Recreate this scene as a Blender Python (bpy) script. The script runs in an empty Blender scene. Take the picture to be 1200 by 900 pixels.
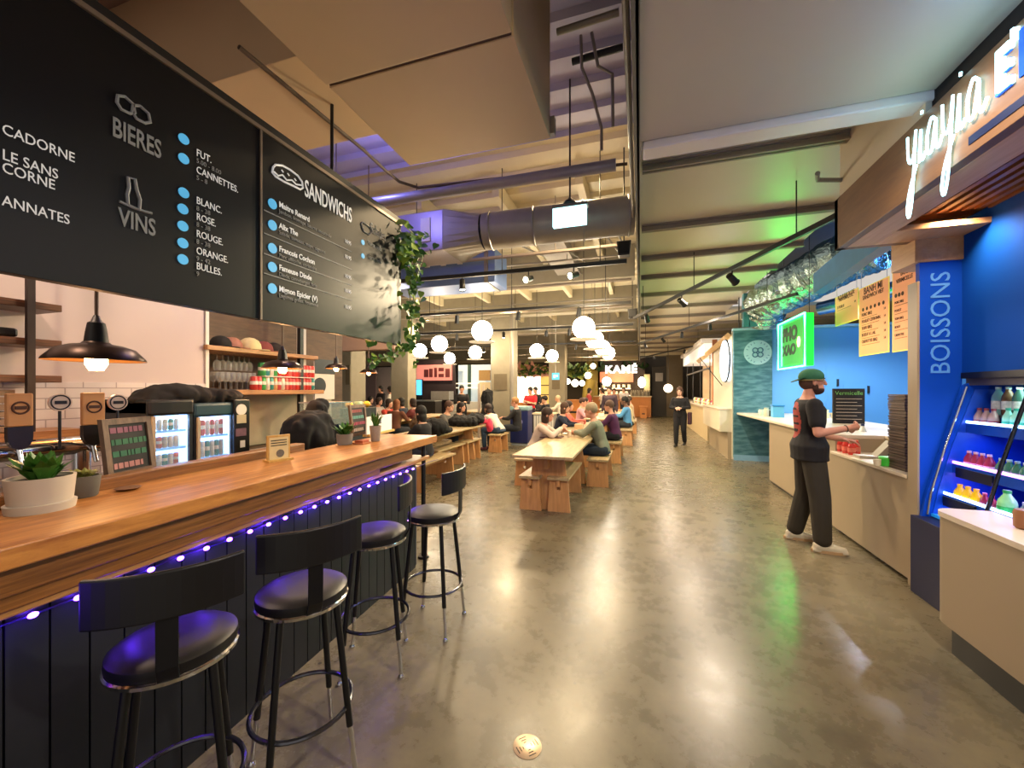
import bpy, bmesh, math, random
from mathutils import Vector, Matrix, noise
random.seed(7)
SC = bpy.context.scene
COL = SC.collection
PI = math.pi
R = math.radians

# ------------------------------------------------------------------ camera
F, CX, CY, HZ, YAW, H = 470.0, 600.0, 450.0, 457.0, R(17.7), 1.56
cam_d = bpy.data.cameras.new('camera'); cam = bpy.data.objects.new('camera', cam_d); COL.objects.link(cam)
cam.location = (0, 0, H); cam.rotation_euler = (PI/2, 0, YAW)
cam_d.sensor_fit = 'HORIZONTAL'; cam_d.sensor_width = 36; cam_d.lens = 36*F/1200
cam_d.shift_y = (HZ-CY)/1200; cam_d.clip_start = 0.03; cam_d.clip_end = 200
SC.camera = cam

# ------------------------------------------------------------------ world and exposure
W = bpy.data.worlds.new('world'); SC.world = W; W.use_nodes = True
W.node_tree.nodes['Background'].inputs[0].default_value = (0.93, 0.86, 0.78, 1)
W.node_tree.nodes['Background'].inputs[1].default_value = 0.37
SC.view_settings.view_transform = 'Standard'; SC.view_settings.look = 'None'
SC.view_settings.exposure = 0.95; SC.view_settings.gamma = 1.0; SC.view_settings.use_curve_mapping = False
SC.cycles.use_denoising = True; SC.cycles.max_bounces = 6; SC.cycles.diffuse_bounces = 3
SC.cycles.glossy_bounces = 3; SC.cycles.transmission_bounces = 4; SC.cycles.sample_clamp_indirect = 4

def lin(h):
    if isinstance(h, (tuple, list)): return (h[0], h[1], h[2], 1)
    h = h.lstrip('#'); out = []
    for i in (0, 2, 4):
        c = int(h[i:i+2], 16)/255
        out.append(c/12.92 if c <= .04045 else ((c+.055)/1.055)**2.4)
    return (*out, 1)

def light(name, kind, loc, energy, color='#ffffff', size=.3, size_y=None, rot=None, aim=None, spot=60, blend=.6):
    d = bpy.data.lights.new(name, kind); d.energy = energy; d.color = lin(color)[:3]
    if kind == 'AREA':
        d.size = size
        if size_y: d.shape = 'RECTANGLE'; d.size_y = size_y
    else: d.shadow_soft_size = size
    if kind == 'SPOT': d.spot_size = R(spot); d.spot_blend = blend
    o = bpy.data.objects.new(name, d); COL.objects.link(o); o.location = loc
    if aim is not None:
        o.rotation_euler = (Vector(aim)-Vector(loc)).to_track_quat('-Z', 'Y').to_euler()
    elif rot: o.rotation_euler = rot
    return o

# wide fill spots added under the ceiling to brighten the hall, no fixtures
K = 1.0
for (x, y, z, e, c, sz) in [
    (-.25, .9, 3.75, 9, '#ffdcae', .06), (1.35, .7, 3.20, 125, '#fff0dc', .06), (1.0, 2.4, 3.20, 45, '#ffe9cf', .06),
    (-.7, 5.0, 4.2, 120, '#ffdfae', .06), (-.3, -1.2, 3.6, 12, '#ffdcae', .06),
    (-1.0, 6.4, 3.7, 110, '#ffe2b4', .06), (-3.0, 6.2, 3.7, 90, '#ffdfae', .06), (-.7, 9.6, 3.8, 110, '#ffe2b4', .06),
    (-3.4, 10.2, 3.8, 130, '#ffdfae', .06), (-6.5, 11.5, 3.8, 130, '#ffdfae', .06), (-1.2, 13.4, 3.8, 130, '#ffdfae', .06),
    (-4.6, 15.0, 3.8, 150, '#ffdfae', .06), (-8.5, 16.5, 3.8, 150, '#ffdfae', .06), (-1.6, 18, 3.8, 150, '#ffdfae', .06),
    (-6, 20, 3.8, 150, '#ffdfae', .06), (-2.5, 22.5, 3.8, 130, '#ffdfae', .06), (-10, 22, 3.8, 150, '#ffdfae', .06),
    (.9, 13.8, 3.2, 80, '#ffe9cf', .05), (.9, 18, 3.2, 80, '#ffe9cf', .05), (2.9, 13.5, 3.0, 60, '#fff0dc', .05), (2.9, 17.5, 3.0, 60, '#fff0dc', .05),
    (1.1, 6.9, 3.2, 92, '#ffe9cf', .05), (1.1, 9.8, 3.2, 60, '#ffe9cf', .05),
    (2.6, 4.7, 2.9, 30, '#fff4e6', .05), (3.2, 6.9, 2.9, 70, '#f2f6ff', .05), (3.8, 8.2, 2.8, 130, '#e8f2ff', .05),
    (-3.3, .9, 3.3, 40, '#ffdcc0', .06), (-3.4, 3.2, 3.3, 32, '#ffdcc0', .06), (-4.2, 5.6, 3.5, 50, '#ffdcb4', .06)]:
    light('fill_spot', 'SPOT', (x, y, z), e*K*(1.45 if y > 5.9 and x < 2 else 1), c, sz, aim=(x, y, 0), spot=165, blend=.5)

light('violet_deck_glow', 'POINT', (-2.6, 3.3, 3.75), 14, '#8f8cff', .08)
light('bay_glow', 'POINT', (4.6, 8.6, 3.9), 30, '#4f9cff', .1)
light('bay_glow', 'POINT', (4.4, 6.0, 3.7), 14, '#5aa8ff', .1)

# ------------------------------------------------------------------ place finding: a direction seen from the eye met with a plane of the room
_c, _s = math.cos(YAW), math.sin(YAW)
def P(u, v, x=None, y=None, z=None):
    a = (u-CX)/F; b = (HZ-v)/F
    dx, dy, dz = -_s+a*_c, _c+a*_s, b
    if z is not None: t = (z-H)/dz
    elif x is not None: t = x/dx
    else: t = y/dy
    return Vector((dx*t, dy*t, H+dz*t))

# ------------------------------------------------------------------ materials
ORDW = ['first', 'second', 'third', 'fourth', 'fifth', 'sixth', 'seventh', 'eighth', 'ninth', 'tenth', 'eleventh', 'twelfth', 'thirteenth', 'fourteenth', 'fifteenth', 'sixteenth', 'seventeenth', 'eighteenth', 'nineteenth', 'twentieth', 'twenty first', 'twenty second']
_M = {}
def _bsdf(name, rough=.5, metal=0., spec=.5):
    m = bpy.data.materials.new(name); m.use_nodes = True
    b = m.node_tree.nodes['Principled BSDF']
    b.inputs['Roughness'].default_value = rough; b.inputs['Metallic'].default_value = metal
    b.inputs['Specular IOR Level'].default_value = spec
    return m, b, m.node_tree.nodes, m.node_tree.links

def mat(name, col, rough=.5, metal=0., emit=0., ecol=None, var=.12, scale=12., bump=0., spec=.5, alpha=1., trans=0., stretch=(1, 1, 1), coat=0., bscale=None):
    """procedural material: two close tones mixed by noise, optional bump, emission, glass"""
    if name in _M: return _M[name]
    m, b, n, l = _bsdf(name, rough, metal, spec)
    c = lin(col)
    tc = n.new('ShaderNodeTexCoord'); mp = n.new('ShaderNodeMapping'); mp.inputs['Scale'].default_value = stretch
    l.new(tc.outputs['Object'], mp.inputs['Vector'])
    nz = n.new('ShaderNodeTexNoise'); nz.inputs['Scale'].default_value = scale; nz.inputs['Detail'].default_value = 5
    l.new(mp.outputs['Vector'], nz.inputs['Vector'])
    mx = n.new('ShaderNodeMix'); mx.data_type = 'RGBA'
    mx.inputs[6].default_value = (c[0]*(1-var), c[1]*(1-var), c[2]*(1-var), 1)
    mx.inputs[7].default_value = (min(1, c[0]*(1+var)), min(1, c[1]*(1+var)), min(1, c[2]*(1+var)), 1)
    l.new(nz.outputs['Fac'], mx.inputs[0]); l.new(mx.outputs[2], b.inputs['Base Color'])
    if bump:
        bp = n.new('ShaderNodeBump'); bp.inputs['Strength'].default_value = bump; bp.inputs['Distance'].default_value = .01
        if bscale:
            n2 = n.new('ShaderNodeTexNoise'); n2.inputs['Scale'].default_value = bscale
            l.new(mp.outputs['Vector'], n2.inputs['Vector']); l.new(n2.outputs['Fac'], bp.inputs['Height'])
        else: l.new(nz.outputs['Fac'], bp.inputs['Height'])
        l.new(bp.outputs['Normal'], b.inputs['Normal'])
    if emit:
        b.inputs['Emission Color'].default_value = lin(ecol) if ecol else c
        b.inputs['Emission Strength'].default_value = emit
    if alpha < 1: b.inputs['Alpha'].default_value = alpha
    if trans: b.inputs['Transmission Weight'].default_value = trans
    if coat: b.inputs['Coat Weight'].default_value = coat; b.inputs['Coat Roughness'].default_value = .12
    _M[name] = m; return m

def wood(name, c1, c2, rough=.4, scale=3., stretch=(1, 1, 12), plank=0., coat=.15, ang=0.):
    """wood grain; stretch gives the direction that varies fast"""
    if name in _M: return _M[name]
    m, b, n, l = _bsdf(name, rough)
    tc = n.new('ShaderNodeTexCoord'); mp = n.new('ShaderNodeMapping'); mp.inputs['Scale'].default_value = stretch
    mp.inputs['Rotation'].default_value = (0, 0, ang)
    l.new(tc.outputs['Object'], mp.inputs['Vector'])
    nz = n.new('ShaderNodeTexNoise'); nz.inputs['Scale'].default_value = scale; nz.inputs['Detail'].default_value = 8
    nz.inputs['Roughness'].default_value = .65; nz.inputs['Distortion'].default_value = .4
    l.new(mp.outputs['Vector'], nz.inputs['Vector'])
    cr = n.new('ShaderNodeValToRGB'); cr.color_ramp.elements[0].position = .3; cr.color_ramp.elements[1].position = .72
    cr.color_ramp.elements[0].color = lin(c1); cr.color_ramp.elements[1].color = lin(c2)
    l.new(nz.outputs['Fac'], cr.inputs['Fac'])
    out = cr.outputs['Color']
    bp = n.new('ShaderNodeBump'); bp.inputs['Strength'].default_value = .12; bp.inputs['Distance'].default_value = .004
    l.new(nz.outputs['Fac'], bp.inputs['Height']); l.new(bp.outputs['Normal'], b.inputs['Normal'])
    l.new(out, b.inputs['Base Color'])
    if coat: b.inputs['Coat Weight'].default_value = coat; b.inputs['Coat Roughness'].default_value = .2
    _M[name] = m; return m

def brickmat(name, c1, c2, mortar, w, h, rough=.5, axis='x', msize=.01, offset=.5, bump=.3, scale=1.):
    if name in _M: return _M[name]
    m, b, n, l = _bsdf(name, rough)
    tc = n.new('ShaderNodeTexCoord'); sx = n.new('ShaderNodeSeparateXYZ'); cx = n.new('ShaderNodeCombineXYZ')
    l.new(tc.outputs['Object'], sx.inputs[0])
    l.new(sx.outputs['Y' if axis == 'x' else 'X'], cx.inputs['X'])
    l.new(sx.outputs['Y' if axis == 'z' else 'Z'], cx.inputs['Y'])
    br = n.new('ShaderNodeTexBrick'); br.offset = offset
    br.inputs['Color1'].default_value = lin(c1); br.inputs['Color2'].default_value = lin(c2); br.inputs['Mortar'].default_value = lin(mortar)
    br.inputs['Scale'].default_value = scale; br.inputs['Mortar Size'].default_value = msize
    br.inputs['Brick Width'].default_value = w; br.inputs['Row Height'].default_value = h
    l.new(cx.outputs[0], br.inputs['Vector']); l.new(br.outputs['Color'], b.inputs['Base Color'])
    bp = n.new('ShaderNodeBump'); bp.inputs['Strength'].default_value = bump; bp.inputs['Distance'].default_value = .004; bp.invert = True
    l.new(br.outputs['Fac'], bp.inputs['Height']); l.new(bp.outputs['Normal'], b.inputs['Normal'])
    _M[name] = m; return m

def glass(name, col='#dfeef2', alpha=.16, rough=.03):
    if name in _M: return _M[name]
    m = mat(name, col, rough, var=.02, alpha=alpha); return m

# ------------------------------------------------------------------ mesh builder
class MB:
    def __init__(s): s.v = []; s.f = []; s.m = []; s.cur = 0
    def add(s, vs, fs):
        o = len(s.v); s.v += [Vector(v) for v in vs]
        for f in fs: s.f.append([i+o for i in f]); s.m.append(s.cur)
        return s
    def mi(s, i): s.cur = i; return s
    def hexa(s, p):      # 4 bottom + 4 top
        return s.add(p, [(3, 2, 1, 0), (4, 5, 6, 7), (0, 1, 5, 4), (1, 2, 6, 5), (2, 3, 7, 6), (3, 0, 4, 7)])
    def box(s, x0, x1, y0, y1, z0, z1):
        x0, x1 = sorted((x0, x1)); y0, y1 = sorted((y0, y1)); z0, z1 = sorted((z0, z1))
        return s.hexa([(x0, y0, z0), (x1, y0, z0), (x1, y1, z0), (x0, y1, z0), (x0, y0, z1), (x1, y0, z1), (x1, y1, z1), (x0, y1, z1)])
    def rbox(s, c, size, rot=(0, 0, 0)):
        from mathutils import Euler
        mt = Euler(rot).to_matrix(); c = Vector(c); a, b, d = (q/2 for q in size)
        return s.hexa([c+mt @ Vector(p) for p in [(-a, -b, -d), (a, -b, -d), (a, b, -d), (-a, b, -d), (-a, -b, d), (a, -b, d), (a, b, d), (-a, b, d)]])
    def prism(s, poly, z0, z1):
        n = len(poly); vs = [(p[0], p[1], z0) for p in poly]+[(p[0], p[1], z1) for p in poly]
        return s.add(vs, [tuple(range(n-1, -1, -1)), tuple(range(n, 2*n))]+[(i, (i+1) % n, n+(i+1) % n, n+i) for i in range(n)])
    def extr(s, poly, off):   # planar polygon of 3d points swept by a vector
        n = len(poly); off = Vector(off); vs = [Vector(p) for p in poly]+[Vector(p)+off for p in poly]
        return s.add(vs, [tuple(range(n-1, -1, -1)), tuple(range(n, 2*n))]+[(i, (i+1) % n, n+(i+1) % n, n+i) for i in range(n)])
    def tube(s, path, r, seg=10, closed=False, cap=True, sq=1.):
        pts = [Vector(p) for p in path]; n = len(pts)
        rs = r if isinstance(r, (list, tuple)) else [r]*n
        rings = []; up = None
        for i, p in enumerate(pts):
            if closed: t = pts[(i+1) % n]-pts[i-1]
            else: t = pts[min(i+1, n-1)]-pts[max(i-1, 0)]
            t.normalize()
            if up is None:
                up = Vector((0, 0, 1)) if abs(t.z) < .9 else Vector((1, 0, 0))
            a = (up-t*up.dot(t)).normalized(); b = t.cross(a); up = a
            rings.append([p+(a*math.cos(2*PI*k/seg)*sq+b*math.sin(2*PI*k/seg))*rs[i] for k in range(seg)])
        vs = [q for g in rings for q in g]; fs = []
        m = n if closed else n-1
        for i in range(m):
            j = (i+1) % n
            for k in range(seg): fs.append((i*seg+k, i*seg+(k+1) % seg, j*seg+(k+1) % seg, j*seg+k))
        if cap and not closed: fs += [tuple(range(seg-1, -1, -1)), tuple(range((n-1)*seg, n*seg))]
        return s.add(vs, fs)
    def cyl(s, a, b, r, r2=None, seg=16): return s.tube([a, b], [r, r if r2 is None else r2], seg)
    def lathe(s, prof, c=(0, 0, 0), seg=24, axis=None, cap=True):
        c = Vector(c); vs = []
        mt = Matrix.Identity(3) if axis is None else Vector((0, 0, 1)).rotation_difference(Vector(axis)).to_matrix()
        for r, z in prof:
            for k in range(seg): vs.append(c+mt @ Vector((r*math.cos(2*PI*k/seg), r*math.sin(2*PI*k/seg), z)))
        fs = []; n = len(prof)
        for i in range(n-1):
            for k in range(seg): fs.append((i*seg+k, i*seg+(k+1) % seg, (i+1)*seg+(k+1) % seg, (i+1)*seg+k))
        if cap: fs += [tuple(range(seg-1, -1, -1)), tuple(range((n-1)*seg, n*seg))]
        return s.add(vs, fs)
    def ball(s, c, r, sx=1, sy=1, sz=1, seg=16, rings=10, rot=None):
        from mathutils import Euler
        mt = Euler(rot).to_matrix() if rot else Matrix.Identity(3)
        c = Vector(c); vs = [c+mt @ Vector((0, 0, -r*sz))]; fs = []
        for i in range(1, rings):
            th = PI*i/rings-PI/2
            for k in range(seg):
                vs.append(c+mt @ Vector((r*sx*math.cos(th)*math.cos(2*PI*k/seg), r*sy*math.cos(th)*math.sin(2*PI*k/seg), r*sz*math.sin(th))))
        vs.append(c+mt @ Vector((0, 0, r*sz))); e = len(vs)-1
        for k in range(seg):
            fs.append((0, 1+(k+1) % seg, 1+k)); fs.append((e, e-seg+k, e-seg+(k+1) % seg))
        for i in range(rings-2):
            for k in range(seg):
                a = 1+i*seg+k; b = 1+i*seg+(k+1) % seg; fs.append((a, b, b+seg, a+seg))
        return s.add(vs, fs)
    def torus(s, c, R_, r, seg=32, rs=8, axis=(0, 0, 1)):
        mt = Vector((0, 0, 1)).rotation_difference(Vector(axis)).to_matrix(); c = Vector(c)
        return s.tube([c+mt @ Vector((R_*math.cos(2*PI*k/seg), R_*math.sin(2*PI*k/seg), 0)) for k in range(seg)], r, rs, closed=True)
    def build(s, name, m, parent=None, smooth=False, bevel=0., world=True, loc=None, seg=2):
        """world=True: verts are world coordinates (also under a parent that has only a location)"""
        me = bpy.data.meshes.new(name)
        off = Vector((0, 0, 0))
        if parent is None and world and s.v:
            xs = [v.x for v in s.v]; ys = [v.y for v in s.v]; zs = [v.z for v in s.v]
            off = Vector(((min(xs)+max(xs))/2, (min(ys)+max(ys))/2, min(zs)))
        elif parent is not None and world:
            off = Vector(parent.location); q = parent.parent
            while q is not None: off += Vector(q.location); q = q.parent
        me.from_pydata([v-off for v in s.v], [], s.f)
        ms = m if isinstance(m, (list, tuple)) else [m]
        for k in ms: me.materials.append(k)
        if len(ms) > 1: me.polygons.foreach_set('material_index', s.m)
        me.update()
        bm = bmesh.new(); bm.from_mesh(me); bmesh.ops.recalc_face_normals(bm, faces=bm.faces); bm.to_mesh(me); bm.free()
        if smooth:
            me.polygons.foreach_set('use_smooth', [True]*len(me.polygons))
            me.set_sharp_from_angle(angle=R(42))
        o = bpy.data.objects.new(name, me); COL.objects.link(o)
        if parent is None:
            if world: o.location = off
            if loc is not None: o.location = loc
        else:
            o.parent = parent
        if bevel:
            bv = o.modifiers.new('bevel', 'BEVEL'); bv.width = bevel; bv.segments = seg; bv.limit_method = 'ANGLE'; bv.angle_limit = R(40)
        return o

def thing(name, label, cat, loc=(0, 0, 0), rz=0., group=None):
    o = bpy.data.objects.new(name, None); o.empty_display_size = .1; COL.objects.link(o)
    o.location = loc; o.rotation_euler = (0, 0, rz); o['label'] = label; o['category'] = cat
    if group: o['group'] = group
    return o
def tag(o, label, cat, group=None, kind=None):
    o['label'] = label; o['category'] = cat
    if group: o['group'] = group
    if kind: o['kind'] = kind
    return o
def struct(o): o['kind'] = 'structure'; return o
def children(o): return [c for c in COL.objects if c.parent == o]
_kids = {}
def dup(root, loc, rz=None, label=None, group=None, scale=None):
    r = root.copy(); COL.objects.link(r); r.location = loc
    if rz is not None: r.rotation_euler = (0, 0, rz)
    if label: r['label'] = label
    if group: r['group'] = group
    if scale: r.scale = (scale,)*3 if not isinstance(scale, (tuple, list)) else scale
    for ch in list(root.children):
        c = ch.copy(); COL.objects.link(c); c.parent = r
        for g in list(ch.children):
            d = g.copy(); COL.objects.link(d); d.parent = c
    return r

def text(body, name, m, parent, loc, size, normal, up=(0, 0, 1), ext=.002, align='LEFT', sx=1., shear=0., bold=0., world=True, space=1.):
    """lettering as a mesh lying on a surface whose outward normal is given"""
    cu = bpy.data.curves.new(name, 'FONT'); cu.body = body; cu.size = size; cu.extrude = ext; cu.align_x = align
    cu.shear = shear; cu.offset = bold; cu.resolution_u = 3; cu.space_character = space
    t = bpy.data.objects.new(name, cu); COL.objects.link(t)
    bpy.context.view_layer.update()
    dg = bpy.context.evaluated_depsgraph_get()
    me = bpy.data.meshes.new_from_object(t.evaluated_get(dg))
    bpy.data.objects.remove(t, do_unlink=True)
    nrm = Vector(normal).normalized(); u = Vector(up); u = (u-nrm*u.dot(nrm)).normalized(); rt = u.cross(nrm)
    mt = Matrix((rt*sx, u, nrm)).transposed().to_4x4()
    loc = Vector(loc)
    if parent is not None and world:
        loc = loc-Vector(parent.location); q = parent.parent
        while q is not None: loc -= Vector(q.location); q = q.parent
    me.transform(Matrix.Translation(loc) @ mt)
    me.materials.clear(); me.materials.append(m)
    o = bpy.data.objects.new(name, me); COL.objects.link(o)
    o.parent = parent
    return o
# ================================================================== the room
# ---- polished concrete floor
m, b, n, l = _bsdf('polished_concrete', .2, spec=.36)
tc = n.new('ShaderNodeTexCoord')
n1 = n.new('ShaderNodeTexNoise'); n1.inputs['Scale'].default_value = .55; n1.inputs['Detail'].default_value = 9; n1.inputs['Roughness'].default_value = .62; n1.inputs['Distortion'].default_value = .6
n2 = n.new('ShaderNodeTexNoise'); n2.inputs['Scale'].default_value = 5.5; n2.inputs['Detail'].default_value = 10; n2.inputs['Roughness'].default_value = .7
n3 = n.new('ShaderNodeTexVoronoi'); n3.inputs['Scale'].default_value = 3.2
for q in (n1, n2, n3): l.new(tc.outputs['Object'], q.inputs['Vector'])
cr = n.new('ShaderNodeValToRGB'); e = cr.color_ramp.elements
e[0].position = .30; e[0].color = lin('#463f31'); e[1].position = .72; e[1].color = lin('#827860')
e2 = cr.color_ramp.elements.new(.5); e2.color = lin('#655d49')
mx = n.new('ShaderNodeMix'); mx.data_type = 'FLOAT'; mx.inputs[0].default_value = .45
l.new(n1.outputs['Fac'], mx.inputs[2]); l.new(n2.outputs['Fac'], mx.inputs[3]); l.new(mx.outputs[0], cr.inputs['Fac'])
sp = n.new('ShaderNodeMath'); sp.operation = 'LESS_THAN'; sp.inputs[1].default_value = .035; l.new(n3.outputs['Distance'], sp.inputs[0])
mc = n.new('ShaderNodeMix'); mc.data_type = 'RGBA'; mc.inputs[7].default_value = lin('#3a352c')
l.new(sp.outputs[0], mc.inputs[0]); l.new(cr.outputs[0], mc.inputs[6]); l.new(mc.outputs[2], b.inputs['Base Color'])
mr = n.new('ShaderNodeMapRange'); mr.inputs['To Min'].default_value = .16; mr.inputs['To Max'].default_value = .40
l.new(n2.outputs['Fac'], mr.inputs['Value']); l.new(mr.outputs[0], b.inputs['Roughness'])
bp = n.new('ShaderNodeBump'); bp.inputs['Strength'].default_value = .12; bp.inputs['Distance'].default_value = .01
l.new(n2.outputs['Fac'], bp.inputs['Height']); l.new(bp.outputs['Normal'], b.inputs['Normal'])
_M['floor'] = m
struct(MB().box(-16, 9, -3, 34, -.1, 0).build('floor', m))

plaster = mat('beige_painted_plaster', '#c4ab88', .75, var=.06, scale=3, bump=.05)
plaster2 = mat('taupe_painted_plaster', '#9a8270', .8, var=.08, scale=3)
greyp = mat('grey_painted_plaster', '#c6bda6', .7, var=.05, scale=2)
deckm = mat('cream_painted_steel', '#dccfae', .55, var=.08, scale=4)
decklil = mat('galvanised_deck', '#b4b0c0', .5, metal=.15, var=.1, scale=6)
concrete = mat('raw_concrete', '#8f8672', .85, var=.16, scale=5, bump=.2, bscale=20)
darkm = mat('black_painted_metal', '#121212', .45, var=.1)
pipem = mat('grey_painted_pipe', '#8a8378', .45, metal=.3, var=.08)
galv = mat('galvanised_sheet', '#8d867c', .5, metal=.45, var=.12, scale=9)
whitem = mat('white_paint', '#d9d4cc', .6, var=.03)

# ---- ceilings
def corrugated(name, m, x0, x1, y0, y1, z, pitch=.3, d=.05, th=.04, along='x'):
    """steel deck whose ribs run across (x) and repeat in y"""
    mb = MB(); y = y0; prof = []
    while y < y1:
        prof += [(y, z), (y+pitch*.42, z), (y+pitch*.5, z+d), (y+pitch*.92, z+d)]; y += pitch
    prof.append((y, z))
    poly = [(x0, p[0], p[1]) for p in prof]+[(x0, prof[-1][0], z+d+th), (x0, prof[0][0], z+d+th)]
    # build as strips (avoid a giant concave cap)
    for i in range(len(prof)-1):
        (ya, za), (yb, zb) = prof[i], prof[i+1]
        mb.add([(x0, ya, za), (x1, ya, za), (x1, yb, zb), (x0, yb, zb)], [(0, 1, 2, 3)])
    mb.add([(x0, y0, z+d+th), (x1, y0, z+d+th), (x1, prof[-1][0], z+d+th), (x0, prof[-1][0], z+d+th)], [(0, 1, 2, 3)])
    return mb.build(name, m)
# near smooth ceiling over the aisle, right
struct(MB().box(.0, 6, -1.2, 2.92, 3.28, 3.66).build('ceiling', greyp))
struct(MB().box(.0, 6, -3, -1.2, 3.28, 3.4).build('ceiling', greyp))
# ribbed ceiling beyond it
struct(MB().box(0, 2.15, 3.05, 26.5, 3.62, 3.7).build('ceiling', mat('cream_satin_panel', '#d2c7ac', .38, var=.05, scale=1.5)))
struct(MB().box(2.15, 9, 11.5, 26.5, 3.62, 3.7).build('ceiling', deckm))
struct(MB().box(2.15, 9, 2.9, 11.5, 4.45, 4.55).build('ceiling', mat('dark_grey_deck', '#4c5054', .7)))
# high deck over the hall, left of the edge beam
struct(corrugated('ceiling', deckm, -16, -.05, 4.3, 30, 4.45, pitch=.45, d=.06))
struct(corrugated('ceiling', decklil, -16, -.05, 2.6, 4.3, 4.3, pitch=.34, d=.05))
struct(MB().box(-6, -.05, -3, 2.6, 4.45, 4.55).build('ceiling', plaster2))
# bulkhead strip painted white at the end of the smooth ceiling
tag(MB().box(.02, 2.3, 2.93, 3.08, 3.23, 3.4).build('bulkhead', mat('white_gloss_paint', '#e8dfd2', .3, var=.02), bevel=.01), 'white boxed strip across the smooth ceiling over the aisle', 'bulkhead')
# ---- ceiling beams right side
def beam(name, x0, x1, y, z, w, h, m, label, group):
    """I shaped beam running across"""
    mb = MB(); t = .016
    mb.box(x0, x1, y-w/2, y+w/2, z, z+t).box(x0, x1, y-w/2, y+w/2, z+h-t, z+h).box(x0, x1, y-t/2, y+t/2, z, z+h)
    return tag(mb.build(name, m), label, 'beam', group)
taupe = mat('taupe_painted_steel', '#96897a', .5, var=.08)
for i, y in enumerate([3.4, 3.85, 5.3, 6.5, 7.6, 9.0, 10.4, 11.8, 13.3, 14.9, 16.6, 18.4, 20.4, 22.6]):
    beam('ceiling_beam', .02, 2.15 if i < 8 else 6, y, 3.54, .07, .08, taupe, 'slim painted beam under the low aisle ceiling, %s from the photographer' % ORDW[i], 'beams under the low ribbed ceiling')
# pipe running across near the fascia
mb = MB(); mb.tube([P(958, 203, z=3.3), P(958, 211, z=3.3), P(1003, 211, z=3.28)], .018, 8)
tag(mb.build('ceiling_pipe', pipem, smooth=True), 'short bent pipe stub under the ceiling beside the wooden fascia', 'pipe')
# ---- edge beam between low and high ceilings
mb = MB(); mb.box(-.02, -.005, -3, 25, 3.25, 4.45).box(-.04, .0, -3, 25, 3.25, 3.27).box(-.04, 0, -3, 25, 3.9, 3.92)
struct(mb.build('trim_1', mat('green_grey_steel', '#6c6a60', .5, var=.1)))
mb = MB()
mb.tube([(-.065, -1, 3.34), (-.065, 4.3, 3.34)], .016, 8); mb.tube([(-.06, -1, 3.50), (-.06, 4.3, 3.50)], .010, 8)
tag(mb.build('conduit', galv, smooth=True), 'pair of thin pipes clipped along the edge beam above the aisle', 'pipe')
# ---- long concrete beams across the high ceiling
for ib, (y, z, h, w) in enumerate([(8.3, 3.82, .45, .35), (11.5, 3.8, .5, .4), (15.2, 3.75, .55, .45), (19.5, 3.7, .6, .5), (24.5, 3.55, .75, .5)]):
    tag(MB().box(-16, -.1, y, y+w, z, z+h+.2).build('ceiling_beam', concrete, bevel=.01), 'heavy concrete beam crossing the high ceiling, %s from the bar' % ORDW[ib], 'beam', 'concrete beams across the high ceiling')
# ---- dropped soffits top left
a, b_ = P(480, 195, z=3.3), P(650, 178, z=3.3)
t = thing('ceiling_soffit', 'large beige boxed soffit hanging over the bar stools', 'soffit', ((a.x+b_.x)/2, 0, 3.3))
MB().box(a.x, b_.x, -2.4, 1.86, 3.3, 4.44).build('soffit_panel', plaster, t, bevel=.004)
MB().box(a.x, b_.x, 1.885, a.y, 3.305, 4.44).build('soffit_panel', plaster, t, bevel=.004)
MB().box(a.x+.01, b_.x-.01, 1.85, 1.89, 3.312, 4.4).build('seam', mat('seam_brown', '#5a4438', .8), t)
MB().box(a.x+.02, b_.x+.03, a.y, a.y+.05, 3.34, 3.46).build('ledge', taupe, t)
tag(MB().box(-4.6, a.x-.03, 1.95, 2.75, 3.62, 4.42).build('ceiling_bulkhead', plaster, bevel=.005), 'beige bulkhead crossing above the black menu board', 'bulkhead')
tag(MB().box(-4.6, a.x-.03, .2, 1.2, 4.0, 4.42).build('ceiling_bulkhead', plaster2, bevel=.005), 'brown bulkhead nearest the corner over the menu board', 'bulkhead')
# conduit that runs under the bulkhead and bends away
mb = MB(); mb.tube([P(280, 55, z=3.57), P(350, 113, z=3.57), P(425, 175, z=3.57), P(452, 200, z=3.57), P(468, 213, z=3.57), P(490, 220, z=3.57), P(560, 212, z=3.57), P(735, 192, z=3.57)], .014, 8)
tag(mb.build('conduit', mat('brown_conduit', '#4d3c2e', .5), smooth=True), 'dark bent conduit running under the beige bulkhead', 'pipe')
mb = MB(); mb.tube([(-.3, 4.8, 3.55), (-5.5, 4.6, 3.55)], .045, 12)
tag(mb.build('sprinkler_pipe', pipem, smooth=True), 'thick grey pipe crossing the high ceiling before the round duct', 'pipe')
mb = MB(); mb.tube([(-.2, 3.6, 3.52), (-4.5, 3.5, 3.5)], .05, 12)
tag(mb.build('sprinkler_pipe', mat('lilac_grey_pipe', '#8c8a96', .4, metal=.3), smooth=True), 'lilac grey pipe crossing behind the beige soffit', 'pipe')
for k, (y, z, r) in enumerate([(1.6, 3.9, .05), (1.85, 3.86, .03), (2.2, 3.9, .05), (2.5, 3.82, .02), (3.1, 4.1, .025)]):
    mb = MB(); mb.tube([(-.5, y, z), (-.12, y-.02, z)], r, 10)
    tag(mb.build('ceiling_pipe', pipem if k % 2 else darkm, smooth=True), ['thick dark pipe in the open slot, nearest the photographer', 'grey pipe second in the open ceiling slot', 'thick dark pipe midway along the open ceiling slot', 'thin grey pipe in the open ceiling slot', 'thin dark pipe deepest in the open ceiling slot'][k], 'pipe')
mb = MB()
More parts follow.
